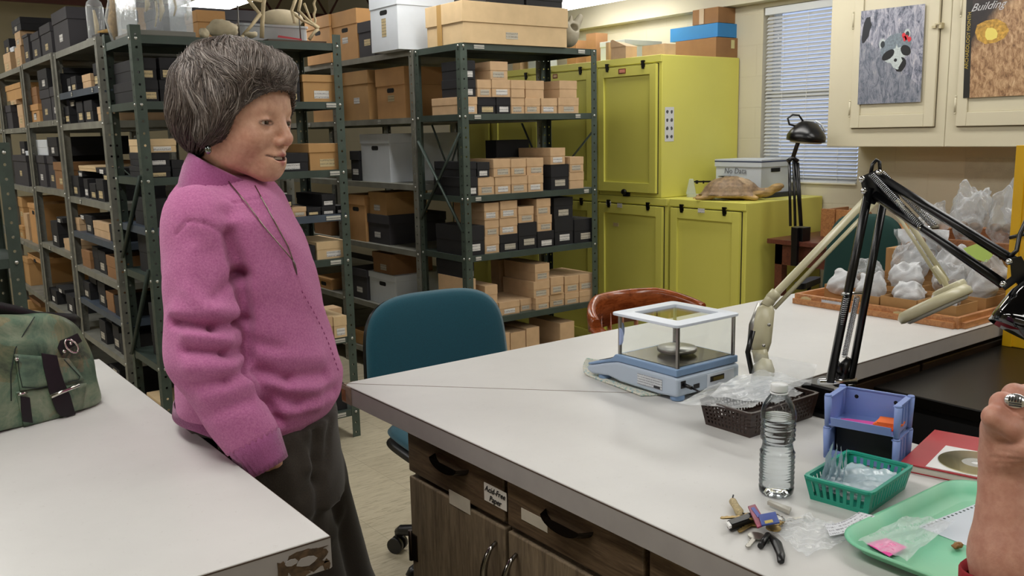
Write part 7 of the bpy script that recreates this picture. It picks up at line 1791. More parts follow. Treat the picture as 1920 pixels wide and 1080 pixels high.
barpx((95, 744), (148, 722), .0042, .018).build('buckle', SIL, bag); barpx((33, 740), (50, 736), .003, .010).build('zip_pull', SIL, bag)
for x, y in ((31, 674), (132, 644), (120, 659)):
    p = bhit(x, y, .011); MB().sphere(tuple(p-BO_), (.0045, .0045, .0045), 10, 6).build('rivet', SIL, bag)
# carrying strap arching over the top
Pst = [bagw(-.30, .0, .20), bagw(-.16, .01, .245), bagw(-.08, .02, .262), bagw(.0, .03, .262), bagw(.06, .03, .250), bagw(.12, .03, .225), bagw(.16, .03, .205), bagw(.20, .035, .196), bagw(.245, .03, .185), bagw(.262, .02, .17), bagw(.25, .01, .15)]
rg = []
for k, p in enumerate(Pst):
    wv_ = np.array([0, 0, 1.])*.014+bN*.004; rg.append([tuple(p-wv_-BO_), tuple(p+wv_-BO_), tuple(p+wv_-bN*.003-BO_), tuple(p-wv_-bN*.003-BO_)])
MB().loft(rg, True, True, smooth=True).build('shoulder_strap', DLEA, bag)
p = bagw(-.155, .02, .255); MB().tube([tuple(p+bU*.02*math.cos(a)+np.array([0, 0, .014])*math.sin(a)-BO_) for a in [PI*k/10 for k in range(11)]], .0022, 8).build('strap_ring', SIL, bag)
for k in (0, 1): p = bagw(-.085, .026, .268-.017*k); MB().cyl(tuple(p-BO_), tuple(p+bN*.002-BO_), .004, n=10).build('eyelet', M('brass_eyelet', '#9c7a3e', .3, .9), bag)

for _o in bag.children:
    for v_ in _o.data.vertices: v_.co.z = max(v_.co.z, .0012)

# ------------------------------------------------------------ wooden trays, cardboard boxes and specimen bags on the far arm
PINE = wood('orange_pine', '#96603a', '#c28a56', 5, (1.5, 12, 12), .5, .08); CARD = M('brown_card_box', '#a8804f', .8, var=.06, vs=20)
def wtray(label, X0, X1, Y0, Y1, z, h=.034, mat=None):
    t = thing('wooden_tray', label, 'tray', ((X0+X1)/2, (Y0+Y1)/2, z)); th = .012; m = mat or PINE
    wpart('bottom', MB().box((X0+th, Y0+th, z+.001), (X1-th, Y1-th, z+.006)), m, t)
    for a, b in (((X0, Y0, z+.0005), (X0+th, Y1, z+h)), ((X1-th, Y0, z+.0005), (X1, Y1, z+h)), ((X0+th, Y0, z+.0005), (X1-th, Y0+th, z+h)), ((X0+th, Y1-th, z+.0005), (X1-th, Y1, z+h))): wpart('rail', MB().box(a, b), m, t, bevel=.002)
    return t
WT = wtray('long shallow wooden tray at the front with card boxes and bags in it', 2.515, 2.98, 1.25, 1.80, TZ)
wpart('runner', MB().box((2.505, 1.26, TZ+.001), (2.515, 1.80, TZ+.018)).box((2.53, 1.238, TZ+.001), (2.97, 1.25, TZ+.018)), PINE, WT)
for (cx, cy), w_ in (((1.757, .945), .05), ((1.43, .942), .055)):
    chip = MB(); pts = blob(0, 0, w_*.5, .012, 14, .35, int(cy*1000)); chip.loft([[(2.5145, 1.0*cx+p[0], .938+p[1]) for p in pts], [(2.5135, 1.0*cx+p[0], .938+p[1]) for p in pts]], True, True, smooth=False)
    wpart('torn_label', chip, M('torn_yellow_paper', '#c7b78a', .8, var=.1, vs=60), WT)
lbp = at(1562, 568, 'x', 2.513); wpart('label', plate(MB(), (2.512, 1.655, .938), (0, -1, 0), (0, 0, 1), .08, .018), paper_text('tray_label', '#ccd0d6', '#6f86b0', 60, .5), WT)
wtray('second wooden tray under the right end of the front tray contents', 3.0, 3.42, 1.26, 1.80, TZ)
def cbox_open(label, X0, X1, Y0, Y1, z, h):
    t = thing('card_box', label, 'box', ((X0+X1)/2, (Y0+Y1)/2, z)); th = .002
    for a, b in (((X0, Y0, z), (X0+th, Y1, z+h)), ((X1-th, Y0, z), (X1, Y1, z+h)), ((X0+th, Y0, z), (X1-th, Y0+th, z+h)), ((X0+th, Y1-th, z), (X1-th, Y1, z+h))): wpart('wall', MB().box(a, b), CARD, t)
    wpart('bottom', MB().box((X0+th, Y0+th, z), (X1-th, Y1-th, z+.002)), CARD, t)
zb_ = TZ+.0065
names = ['farthest', 'second', 'third', 'nearest']
ys = [(1.63, 1.745), (1.51, 1.625), (1.39, 1.505), (1.27, 1.385)]
for k, (a, b) in enumerate(ys):
    cbox_open('open brown card box, %s from the left in front row of wooden tray' % ['first', 'second', 'third', 'fourth'][k], 2.535 if k else 2.60, 2.66 if k else 2.70, a, b, zb_, .055 if k != 1 else .050)
    cbox_open('open brown card box, %s from the left in the rear row of wooden tray' % ['first', 'second', 'third', 'fourth'][k], 2.71, 2.83, a, b, zb_, .055)
    cbox_open('open brown card box, %s from the left in the hindmost row of wooden tray' % ['first', 'second', 'third', 'fourth'][k], 2.845, 2.96, a, b, zb_, .06)
STONE = M('brown_stones', '#7b6552', .8, var=.4, vs=80)
INKL = paper_text('bag_print', '#d3d6da', '#2c2c34', 30, .45)
bags = [((2.62, 1.69, .985), .12, .11, .07, 'white plastic bag bulging from the leftmost card box'), ((2.60, 1.575, .99), .11, .11, .075, 'white plastic bag in the second card box from the left'), ((2.61, 1.455, .985), .12, .11, .07, 'white plastic bag in the third card box, behind the lamp bars'),
        ((2.60, 1.335, .98), .11, .10, .055, 'white plastic bag in the nearest card box under the beige lamp head'), ((2.78, 1.70, 1.0), .12, .12, .085, 'clear bag of stones in the rear row, left end'), ((2.77, 1.56, 1.005), .13, .13, .10, 'clear bag of stones in the rear row, second from left'),
        ((2.78, 1.42, 1.01), .12, .13, .10, 'clear bag of stones in the rear row, third from left'), ((2.78, 1.32, 1.0), .12, .10, .09, 'clear bag of stones in the rear row, right end'),
        ((2.90, 1.62, 1.03), .12, .15, .11, 'clear bag with brown stones on the hindmost card boxes, left'), ((2.91, 1.47, 1.035), .12, .14, .12, 'clear bag with printed writing on the hindmost card boxes, middle'), ((2.90, 1.34, 1.025), .12, .12, .10, 'clear bag on the hindmost card boxes, right, by yellow panel')]
for k, (c, a, b, h, lab) in enumerate(bags):
    t = thing('specimen_bag', lab, 'bag', (c[0], c[1], c[2]-h*.5), 0, 'specimen bags in the wooden tray')
    wpart('film', pillow(c, a*.78, b*.74, h*.9, .1*k, k+1, .16), film('white_bag_film', .28, '#dcdfe2', .2, 12, .8, .22) if k < 4 or k % 2 else film('stone_bag_film', .10, '#d3d6d8', .15, 10, .8, .16), t)
    for q_ in range(3): wpart('stone', MB().sphere((c[0]+.02*math.cos(q_*2+k), c[1]+.022*math.sin(q_*2+k), c[2]-.008), (.016+.003*q_, .014, .012), 10, 7), STONE, t)
# tall standing bag and the tray with bags behind
t = thing('specimen_bag', 'tall clear zip bag standing upright behind the green chair side of tray', 'bag', (2.93, 1.70, 1.0))
p4 = [at(1678, 430, 'x', 2.985), at(1772, 432, 'x', 2.985), at(1768, 506, 'x', 2.955), at(1690, 498, 'x', 2.955)]
wpart('film', sheet([p4[3], p4[2], p4[1], p4[0]], .010, 20, 18, 4, 5), film('stone_bag_film', .10, '#d3d6d8', .15, 10, .8, .16), t)
wpart('film', sheet([p+Vector((.022, 0, 0)) for p in (p4[3], p4[2], p4[1], p4[0])], .008, 20, 18, 8, 5), MILK, t)
for k in range(5): wpart('stone', MB().sphere((2.972+.004*k, p4[0].y-.03-.035*k, 1.06+.02*(k % 3)), (.010, .018, .016), 10, 7), STONE, t)
# riser and upper tray at the wall end
rs_ = thing('card_carton', 'brown card carton carrying the upper wooden tray', 'box', (3.2, 1.5, .9545))
wpart('body', MB().box((3.02, 1.28, .9545), (3.40, 1.78, 1.06)), CARD, rs_)
wtray('upper wooden tray heaped with clear bags in front of the block wall', 3.01, 3.42, 1.27, 1.72, 1.0605, .05, wood('dark_pine', '#6e4326', '#97633a', 5, (1.5, 12, 12), .5, .08))
ub = [((3.09, 1.655, 1.155), .15, .13, .10, 'clear bag at the left end of the upper wooden tray'), ((3.09, 1.53, 1.17), .15, .13, .13, 'clear bag second from the left in the upper wooden tray'), ((3.12, 1.42, 1.17), .14, .13, .13, 'clear bag third from the left in the upper wooden tray'), ((3.12, 1.33, 1.15), .14, .12, .10, 'clear bag at the right end of the upper wooden tray'),
      ((3.26, 1.60, 1.20), .16, .16, .15, 'large clear bag at the back left of the upper wooden tray'), ((3.27, 1.42, 1.20), .16, .17, .16, 'large clear bag at the back right of the upper wooden tray')]
for k, (c, a, b, h, lab) in enumerate(ub):
    t = thing('specimen_bag', lab, 'bag', (c[0], c[1], c[2]-h*.5), 0, 'specimen bags in the upper tray')
    wpart('film', pillow(c, a*.72, b*.72, h*.95, .15*k, k+21, .2), film('stone_bag_film', .10, '#d3d6d8', .15, 10, .8, .16), t)
    for q_ in range(3): wpart('stone', MB().sphere((c[0]+.025*math.cos(q_*2+k), c[1]+.025*math.sin(q_*2+k), c[2]-.02), (.02, .018, .014), 10, 7), STONE, t)
n1_ = [at(a, b, 'x', 2.86) for a, b in ((1806, 466), (1836, 455), (1862, 478), (1850, 492), (1822, 484))]
ownmesh('sticky_note', MB().loft([[tuple(p) for p in n1_], [tuple(p+Vector((.0008, 0, .0))) for p in n1_]], True, True, smooth=False), M('lime_paper', '#b9d66f', .7), 'lime green paper note lying on the clear bags', 'note', tuple(n1_[0]))
ws = at(1860, 340, 'x', 4.998); wsh = thing('wall_notice', 'pale sheet of paper fixed to the block wall under the cabinets', 'paper', (4.998, ws.y, ws.z)); wpart('sheet', plate(MB(), (4.9975, ws.y, ws.z), (0, -1, 0), (0, 0, 1), .30, .25), paper_text('faded_notice', '#c3bda6', '#8a8676', 18, .4), wsh)

# ------------------------------------------------------------ yellow panel with chart
YP = M('golden_yellow_paint', '#d9a913', .4, var=.04, vs=5)
yp = thing('yellow_panel', 'golden yellow upright panel standing on the black bench at the right edge', 'panel', (2.72, .85, BZ))
wpart('panel', MB().box((2.705, .55, BZ+.0005), (2.73, 1.212, 1.432)), YP, yp, bevel=.002)
wpart('frame_strip', MB().box((2.700, 1.185, BZ+.0005), (2.705, 1.212, 1.432)).box((2.700, .55, 1.405), (2.705, 1.185, 1.432)), YP, yp, bevel=.001)
ch = thing('wall_chart', 'pale blue chart with small pictures on the yellow panel', 'poster', (2.70, .9, 1.1))
wpart('sheet', MB().box((2.7035, .62, 1.075), (2.7048, 1.168, 1.36)), M('pale_blue_print', '#a9c3e6', .5, var=.05, vs=12), ch)
PK = M('peach_print', '#d98d72', .5, var=.3, vs=50); BP = M('blue_letter_print', '#35529a', .5); RP = M('red_print2', '#c43a2e', .5)
for nm_, yc, zc, ry, rz_, mt in (('picture', 1.135, 1.315, .014, .022, PK), ('picture', 1.12, 1.29, .018, .014, PK), ('picture', 1.125, 1.185, .016, .014, M('brown_print', '#7c4a38', .5)), ('picture', 1.115, 1.12, .02, .02, RP), ('picture', 1.05, 1.2, .03, .03, PK)):
    pts = ell(yc, zc, ry, rz_, 14, 0, .15, int(zc*100)); wpart(nm_, MB().loft([[(2.7030, p[0], p[1]) for p in pts], [(2.7035, p[0], p[1]) for p in pts]], True, True, smooth=False), mt, ch)
for tx_, yy_, zz_2 in (('P', 1.158, 1.296), ('B', 1.158, 1.277), ('D', 1.158, 1.187)): text_part('letter', tx_, .016, BP, ch, (2.7028, yy_, zz_2), (0, -1, 0), (0, 0, 1))
mk = at(1905, 443, 'x', 2.69); ownmesh('black_marker', MB().cyl((2.692, mk.y+.018, mk.z-.006), (2.692, mk.y-.022, mk.z+.008), .0055, n=10), BLACKP, 'short black peg clipped on the edge of the yellow panel', 'peg', tuple(mk))

# ------------------------------------------------------------ brown desk below the window
MAH = wood('red_brown_desk_wood', '#4a241b', '#6d3a2b', 4, (2, 10, 10), .4, .05)
dk = thing('desk', 'red-brown wooden desk beside the low yellow cabinet', 'desk', (4.69, 2.8, 0))
wpart('desk_top', MB().box((4.375, 2.15, .822), (4.985, 3.335, .85)), MAH, dk, bevel=.003)
wpart('apron', MB().box((4.41, 2.19, .70), (4.44, 3.30, .822)).box((4.44, 3.28, .70), (4.96, 3.30, .822)), MAH, dk)
for x, y in ((4.41, 3.25), (4.92, 3.25), (4.41, 2.19), (4.92, 2.19)): wpart('leg', MB().box((x, y, 0), (x+.05, y+.05, .82)), MAH, dk)
og = thing('wooden_organizer', 'orange-brown wooden desk organizer with a curved side on the brown desk', 'organizer', (4.85, 3.08, .85))
oz = .8505
wpart('front_board', MB().box((4.66, 3.08, oz), (4.675, 3.17, oz+.165)).box((4.66, 2.98, oz), (4.675, 3.07, oz+.165)), PINE, og, bevel=.002)
wpart('end_panel', MB().loft([[(4.675+.25*u, y, oz+h_) for u, h_ in ((0, 0), (1, 0), (1, .10), (.8, .14), (.5, .165), (0, .175))] for y in (2.98, 2.995)], True, True, smooth=False), PINE, og)
wpart('back_panel', MB().box((4.92, 2.995, oz), (4.935, 3.17, oz+.12)).box((4.675, 3.155, oz), (4.92, 3.17, oz+.16)), PINE, og)
lg_ = thing('wooden_letter_tray', 'low orange-brown wooden rack on the desk behind the green chair', 'rack', (4.6, 2.4, .85))
wpart('side', MB().box((4.45, 2.2, oz), (4.47, 2.75, oz+.07)).box((4.45, 2.2, oz+.08), (4.9, 2.75, oz+.095)).box((4.45, 2.2, oz), (4.9, 2.22, oz+.08)), PINE, lg_)
wpart('end_block', MB().box((4.46, 2.68, oz+.096), (4.6, 2.74, oz+.12)), PINE, lg_)

# ------------------------------------------------------------ on the low yellow cabinet
zc_ = 1.0625
nd, nde = pbox('white record box with blue band marked No Data on the low yellow cabinet', 1342, 1428, 1481, 300, 3.565, zc_+.028, M('bluish_white_board', '#c5cbd3', .6), lid=0)
ND = np.array(nd.location)
wpart('lid', MB().box((nde[0]-.004, nde[2]-.004, nde[5]-.045), (nde[1]+.004, nde[3]+.004, nde[5]+.001)), M('bluish_white_board', '#c5cbd3', .6), nd)
wpart('blue_band', MB().box((nde[0]-.0048, nde[2]-.0048, nde[5]-.016), (nde[1]+.0048, nde[3]+.0048, nde[5]-.008)), M('navy_band', '#2a3556', .5), nd)
wpart('hand_hole', MB().box(((nde[0]+nde[1])/2-.045, nde[2]-.0008, nde[5]-.078), ((nde[0]+nde[1])/2+.045, nde[2]+.001, nde[5]-.054)), HOLE, nd)
text_part('writing', 'No Data', .05, M('pencil_grey', '#6d7076', .7), nd, (nde[0]-.0016, (nde[2]+nde[3])/2+.02, nde[5]-.072), (0, -1, 0), (0, 0, 1), shear=.1)
ownmesh('dark_case', MB().box((nde[0]+.01, nde[2]-.03, zc_), (nde[1]+.06, nde[3]-.0, zc_+.0275)), M('dark_slate_board', '#23262e', .6), 'flat dark case under the white No Data box', 'case', (nde[0], nde[2], zc_))
# turtle shell specimen
TCx = np.array([4.43, 3.63, zc_+.0006]); ta = R_(-50); tU = np.array([math.cos(ta), math.sin(ta), 0]); tV = np.array([-tU[1], tU[0], 0]); TRm = np.stack([tU, tV, np.array([0, 0, 1.])], 1)
def turtle_sdf(p):
    q_ = (p-TCx)@TRm; u, v_, z = q_[:, 0], q_[:, 1], q_[:, 2]
    sh_ = sd_ell(q_, (-.02, 0, .035), (.175, .120, .108)); sh_ = np.maximum(sh_, .02-z+.25*np.abs(v_)*0+.06*(u+.18)*0)
    rimd = sd_ell(q_, (-.02, 0, .034), (.195, .132, .015)); d = smin(sh_, rimd, .02)
    d = smin(d, sd_ell(q_, (.02, 0, .026), (.12, .09, .026)), .02)
    d = smin(d, sd_cone(q_, (.13, -.01, .038), (.215, -.02, .048), .034, .026), .02)
    d = smin(d, sd_ell(q_, (.245, -.025, .072), (.038, .026, .026)), .018); d = smin(d, sd_ell(q_, (.275, -.03, .080), (.020, .018, .018)), .01)
    d = smax(d, -sd_cone(q_, (.262, -.07, .066), (.30, -.0, .066), .003, .004), .003)
    for s_ in (-1, 1):
        d = smin(d, sd_cone(q_, (.08, s_*.08, .024), (.13, s_*.13, .016), .024, .013), .015); d = smin(d, sd_cone(q_, (-.14, s_*.07, .02), (-.22, s_*.085, .012), .016, .010), .015)
    d = smin(d, sd_cone(q_, (-.18, 0, .018), (-.245, .0, .008), .014, .006), .01)
    return smax(d, .001-z, .003)
v, fq = surface_nets(turtle_sdf, TCx-np.array([.34, .34, .005]), TCx+np.array([.36, .36, .14]), .0055); v = relax(v, fq, 2); N = vnormals(v, fq)
q_ = (v-TCx)@TRm
gr = np.abs(np.sin(q_[:, 0]*26+np.sin(q_[:, 1]*30)*.6))**8+np.abs(np.cos(q_[:, 1]*24))**10
v = v-N*(gr*.0035*(q_[:, 2] > .03))[:, None]+N*(.0022*np.sin(q_[:, 0]*90)*np.sin(q_[:, 1]*80))[:, None]
shl = (q_[:, 2] > .026)&(np.abs(q_[:, 0]+.02) < .2)&((q_[:, 0] < .11)|(q_[:, 2] > .055)); c0_ = np.where(shl[:, None], np.array(lin('#7d6650')[:3]), np.array(lin('#b08f55')[:3]))
pl_ = sd_ell(q_, (.06, -.03, .10), (.05, .045, .05)) < 0; c0_ = np.where(pl_[:, None], np.array(lin('#b9a182')[:3]), c0_); c0_ = c0_*(1+.22*np.sin(q_[:, 0]*70+3*np.sin(q_[:, 1]*50)))[:, None]*(1+.15*np.sin(q_[:, 2]*300)[:, None])
TM = NT('dried_turtle'); _a = TM.add('ShaderNodeVertexColor'); _a.layer_name = 'Col'; TM.base(TM.mix(.35, _a.outputs[0], TM.ramp(TM.noise(TM.coord(), 40, 5, .7), [(.3, '#4a3626'), (.7, '#c2a67c')]))); TM.set(Roughness=.55); TM.bump(TM.noise(TM.coord(), 80, 4), .4, .003)
tag(np_object('turtle_specimen', v, fq, TM.m, None, np.clip(c0_, 0, 1), origin=tuple(TCx)), 'dried turtle specimen with brown shell and raised head on the low yellow cabinet', 'turtle')
# triple beam balance
tbm = thing('beam_balance', 'pale grey beam balance behind the turtle on the low yellow cabinet', 'scale', (4.52, 3.88, zc_))
tX = R_(-48); M4 = Matrix.Rotation(tX, 4, 'Z')
GP = M('pale_green_grey_enamel', '#b9bfa8', .4)
part('base', xf(MB().rbox((-.16, -.03, .0005), (.20, .03, .018), .02), M4), GP, tbm)
part('end_post', xf(MB().loft([[(x, -.012, z_) for x, z_ in ((-.165, .018), (-.10, .018), (-.118, .115), (-.145, .115))], [(x, .012, z_) for x, z_ in ((-.165, .018), (-.10, .018), (-.118, .115), (-.145, .115))]], True, True, smooth=False), M4), GP, tbm, bevel=.003)
part('pivot_post', xf(MB().loft([[(x, -.018, z_) for x, z_ in ((.04, .018), (.10, .018), (.085, .09), (.055, .09))], [(x, .018, z_) for x, z_ in ((.04, .018), (.10, .018), (.085, .09), (.055, .09))]], True, True, smooth=False), M4), GP, tbm, bevel=.003)
part('beam', xf(MB().box((-.115, -.004, .092), (.04, .004, .102)).box((-.09, .008, .094), (.06, .012, .102)), M4), BLACKM, tbm)
part('poise', xf(MB().box((-.105, -.008, .084), (-.088, .008, .106)).box((-.06, -.006, .085), (-.05, .008, .104)), M4), BLACKM, tbm)
part('pan_support', xf(MB().box((.05, -.03, .085), (.12, .03, .115)).lathe([(.02, .115), (.03, .125), (.055, .128), (.056, .131), (.001, .131)], (.09, 0, 0), 24), M4), BLACKM, tbm)
part('rider_block', xf(MB().box((.02, -.015, .085), (.05, .015, .112)), M4), GP, tbm)
ownmesh('small_stone', MB().sphere((4.42, 3.90, zc_+.011+.0), (.024, .016, .0108), 12, 8), M('pinkish_stone', '#a98a76', .8, var=.2, vs=60), 'small pinkish stone in front of the beam balance', 'stone', (4.42, 3.90, zc_))

# ------------------------------------------------------------ on top of the racks
BONE = M('pale_bone', '#bfae8a', .6, var=.12, vs=40); RODM = M('thin_steel_rod', '#6f6c66', .4, .8)
YK = 4.12; ZTOP = AZ[0]+.0006
def K(px, py, y=YK): return at(px, py, 'y', y)
zb2 = ZTOP+.012
sb = thing('specimen_skeleton', 'mounted pale animal skeleton legs with steel rods on a dark board, left one', 'skeleton', tuple(K(528, 68)))
b0_ = K(488, 70); b1_ = K(628, 78)
ownmesh('mount_board', MB().box((b0_.x, 4.03, ZTOP), (min(b1_.x+.03, 1.955), 4.40, ZTOP+.011)), M('dark_varnish_board', '#4a3423', .5, var=.1, vs=8), 'thin dark wooden mount board under the skeletons on the middle rack', 'board', (b0_.x, 4.2, ZTOP))
def bone(pts, rs, name='bone', par=None): wpart(name, MB().tube([K(*p) for p in pts], rs, 8), BONE, par)
bone([(455, -14), (486, 25), (488, 26)], [.010, .008, .010], par=sb); bone([(488, 26), (470, 50), (456, 66)], [.010, .007, .008], par=sb); bone([(497, -20), (494, 8), (492, 40), (491, 71)], [.012, .010, .010, .011], par=sb)
bone([(460, -2), (478, 1), (494, 3)], [.006, .005, .006], par=sb); bone([(456, 66), (452, 72)], [.007, .010], par=sb)
wpart('rod', MB().tube([K(445, 10), K(449, 76)], .0035, 6), RODM, sb)
sk = thing('specimen_skeleton', 'mounted pale animal skeleton legs on a dark board, right one nearer the tan boxes', 'skeleton', tuple(K(590, 70)))
bone([(557, -10), (547, 20), (552, 40), (552, 44)], [.010, .008, .007, .008], par=sk); bone([(566, -12), (560, 20), (578, 38), (596, 54)], [.009, .008, .007, .010], par=sk); bone([(547, 22), (566, 38), (594, 50)], [.008, .006, .008], par=sk)
bone([(596, 54), (588, 62), (580, 74)], [.010, .007, .009], par=sk); bone([(570, 6), (584, 40), (598, 52)], [.006, .005, .007], par=sk)
wpart('rod', MB().tube([K(560, 20), K(564, 76)], .003, 6), RODM, sk)
tp_ = MB(); tp_.tube([K(590+1.5*math.sin(k*1.5), -8+k*5) for k in range(12)], [.005+.0015*(k % 2) for k in range(12)], 7); wpart('tail_bones', tp_, BONE, sk)
# clear storage container with items
t = thing('plastic_container', 'clear plastic storage box with a red lid edge among the skeletons', 'container', tuple(K(515, 72, 4.25)))
c0_, c1_ = K(452, 70, 4.22), K(578, 74, 4.22)
wpart('tub', MB().rbox((c0_.x, 4.22, zb2), (c1_.x, 4.40, zb2+.075), .02, smooth=False), film('tub_plastic', .25, '#ccd0d2', .15, 3, .1, .25), t)
wpart('rim', MB().rbox((c0_.x-.006, 4.214, zb2+.076), (c1_.x+.006, 4.406, zb2+.086), .02), film('tub_plastic', .25, '#ccd0d2', .15, 3, .1, .25), t)
ownmesh('red_folder', MB().loft([[K(520, 70, 4.10), K(522, 66, 4.10), K(566, 73, 4.10), K(566, 76, 4.10)], [K(520, 70, 4.2), K(522, 66, 4.2), K(566, 73, 4.2), K(566, 76, 4.2)]], True, True, smooth=False), M('red_board', '#a3202c', .5), 'thin red folder lying beside the clear container', 'folder', tuple(K(540, 74)))
def rock(name, lab, cat, px, py, y, r3, mat, seed=0, amp=.2):
    p = K(px, py, y); m = MB().sphere((0, 0, 0), r3, 20, 14); 
    m.v = [(a+r3[0]*amp*wn(b*40+seed, c*45), b+r3[1]*amp*wn(a*40, c*38+seed), c+r3[2]*amp*wn(a*35+seed, b*42)) for a, b, c in m.v]
    zmin = min(c for _, _, c in m.v); m.v = [(a+p.x, b+p.y, c-zmin+ZTOP+.0005) for a, b, c in m.v]
    return ownmesh(name, m, mat, lab, cat, (p.x, p.y, ZTOP))
SH = M('chalky_shell', '#b5a88c', .8, var=.1, vs=30)
rock('shell_fragment', 'large chalky shell fragment right behind the woman head', 'shell', 418, 60, 4.12, (.065, .05, .045), SH, 2, .10)
rock('plaster_lump', 'pale plaster lump between the clear case and the shell fragment', 'lump', 381, 62, 4.04, (.022, .02, .022), SH, 5)
def rock2(lab, px, y, r3, seed):
    p = K(px, 66, y); m = MB().sphere((0, 0, 0), r3, 16, 10); m.v = [(a+r3[0]*.25*wn(b*40+seed, c*45), b, c+r3[2]*.2*wn(a*35+seed, b*42)) for a, b, c in m.v]; zmin = min(c for _, _, c in m.v)
    m.v = [(a+p.x, b+p.y, c-zmin+zb2) for a, b, c in m.v]; ownmesh('bone_fragment', m, SH, lab, 'bone', (p.x, p.y, zb2))
rock2('small pale bone fragment at the foot of the left skeleton', 474, 4.05, (.03, .02, .014), 3)
sk2 = K(530, 50, 4.33); m = MB().sphere((0, 0, 0), (.11, .05, .045), 18, 12); m.v = [(a+sk2.x, b+4.33, c+zb2+.13) for a, b, c in m.v]
ownmesh('pale_skull', m, SH, 'broad pale bone lying on the lid of the clear container', 'skull', (sk2.x, 4.33, zb2+.09))
# acrylic display case with hanging bones
cs0, cs1 = K(262, 64, 4.02), K(362, 62, 4.02)
ac = thing('display_case', 'clear acrylic display case with hanging small bones on the middle rack', 'case', (cs0.x, 4.15, ZTOP))
wpart('case_base', MB().box((cs0.x-.02, 4.0, ZTOP), (cs1.x+.005, 4.33, ZTOP+.022)), M('grey_case_base', '#77766f', .4), ac, bevel=.003)
ACR = film('acrylic', 0, '#dfe4e6', .06, 6, .35, .10)
X0, X1, Y0, Y1, Z0, Z1 = cs0.x-.01, cs1.x, 4.01, 4.32, ZTOP+.023, ZTOP+.36
for a, b in (((X0, Y0, Z0), (X1, Y0+.003, Z1)), ((X0, Y1-.003, Z0), (X1, Y1, Z1)), ((X0, Y0, Z0), (X0+.003, Y1, Z1)), ((X1-.003, Y0, Z0), (X1, Y1, Z1))): wpart('acrylic_wall', MB().box(a, b), ACR, ac)
for k, (px_, y0_, y1_) in enumerate(((274, -6, 22), (292, 2, 50), (301, -4, 40), (327, 0, 30), (352, 6, 38))):
    wpart('hanging_bone', MB().tube([K(px_, y0_, 4.15), K(px_+3, (y0_+y1_)/2, 4.15), K(px_-1, y1_, 4.15)], [.006, .005 if k % 2 else .012, .003], 8), BONE, ac)
# tan lidded carton behind
carton('tan lidded carton behind the shell fragment on the middle rack', K(370, 50, 4.25).x, K(424, 50, 4.25).x, 4.25, 4.42, ZTOP, ZTOP+.15, ORG, lid=.35, lip=.004)
# small flat thing left of the rack: black slab with dried specimen, and glass dome
ds = at(195, 62, 'x', 1.12); sl2 = ownmesh('black_slab', MB().box((1.085, 4.585, 1.9722), (1.35, 4.735, 1.990)), BLACKP, 'low black slab with a dried specimen at the near end of the left row', 'slab', (1.2, 4.66, 1.9722))
ownmesh('dried_specimen', MB().tube([(1.11, 4.71, 2.003), (1.15, 4.67, 2.010), (1.22, 4.64, 2.008), (1.30, 4.62, 2.002)], [.008, .012, .010, .006], 8), M('dried_tan', '#9a7a42', .8, var=.3, vs=60), 'dried tan specimen lying on the black slab', 'specimen', (1.2, 4.66, 1.991))
gd = thing('glass_dome', 'tall narrow glass dome at the near end of the left row', 'dome', (1.13, 4.83, 1.9718))
part('glass', MB().lathe([(.040, .015), (.040, .16), (.034, .185), (.020, .2), (.001, .205)], n=28, cap=False), film('dome_glass', 0, '#e8ecee', .04, 5, .2, .14), gd)
part('wooden_foot', MB().lathe([(.048, .0), (.048, .012), (.042, .015), (.001, .015)], n=28), M('grey_foot', '#8a8a84', .4), gd)
part('specimen', MB().tube([(0, 0, .016), (.004, .004, .08), (-.004, 0, .15)], [.008, .012, .006], 8), BONE, gd)
# bundle of bones hanging in front of the near dome (top left of the case)
bn = thing('dried_limb', 'dried brown limb specimen in clear wrap beside the display case', 'specimen', (1.105, 4.375, ZTOP))
lp = [(1.105, 4.375, ZTOP+.012), (1.095, 4.38, ZTOP+.09), (1.12, 4.385, ZTOP+.17), (1.10, 4.385, ZTOP+.28)]
wpart('limb', MB().tube(lp, [.012, .022, .028, .02], 10), M('dried_tan', '#9a7a42', .8, var=.3, vs=60), bn)
wpart('wrap', MB().tube([(p[0], p[1], p[2]+(-.01 if k == 0 else .01)) for k, p in enumerate(lp)], [.022, .034, .036, .026], 14), CLEAR, bn)
# antler / pelvis bone on the right rack
an = thing('pelvis_bone', 'grey curved pelvis bone standing at the right end of the right rack', 'bone', (3.47, 4.08, 1.9575))
def pel(p):
    q_ = p-np.array([3.475, 4.08, 1.9575])
    d = sd_ell(q_, (0, 0, .065), (.062, .05, .055)); d = smin(d, sd_cone(q_, (.03, 0, .09), (.085, 0, .15), .03, .018), .03); d = smin(d, sd_cone(q_, (-.02, 0, .10), (-.05, 0, .17), .016, .010), .02)
    d = smin(d, sd_cone(q_, (-.05, 0, .17), (-.085, 0, .185), .010, .007), .01); d = smin(d, sd_cone(q_, (.0, 0, .10), (.02, 0, .15), .014, .009), .015); d = smax(d, -sd_ell(q_, (.02, -.03, .10), (.028, .04, .018)), .008)
    return smax(d, .0006-q_[:, 2], .002)
v, fq = surface_nets(pel, (3.36, 4.0, 1.955), (3.60, 4.16, 2.17), .005); v = relax(v, fq, 2)
v = v.copy(); v = (v-np.array([3.475, 4.08, 1.9575]))*np.array([1.05, 1.0, 1.22])+np.array([3.495, 4.08, 1.9577])
np_object('bone', v-np.array(an.location), fq, M('grey_bone', '#9d9682', .7, var=.12, vs=30), an)
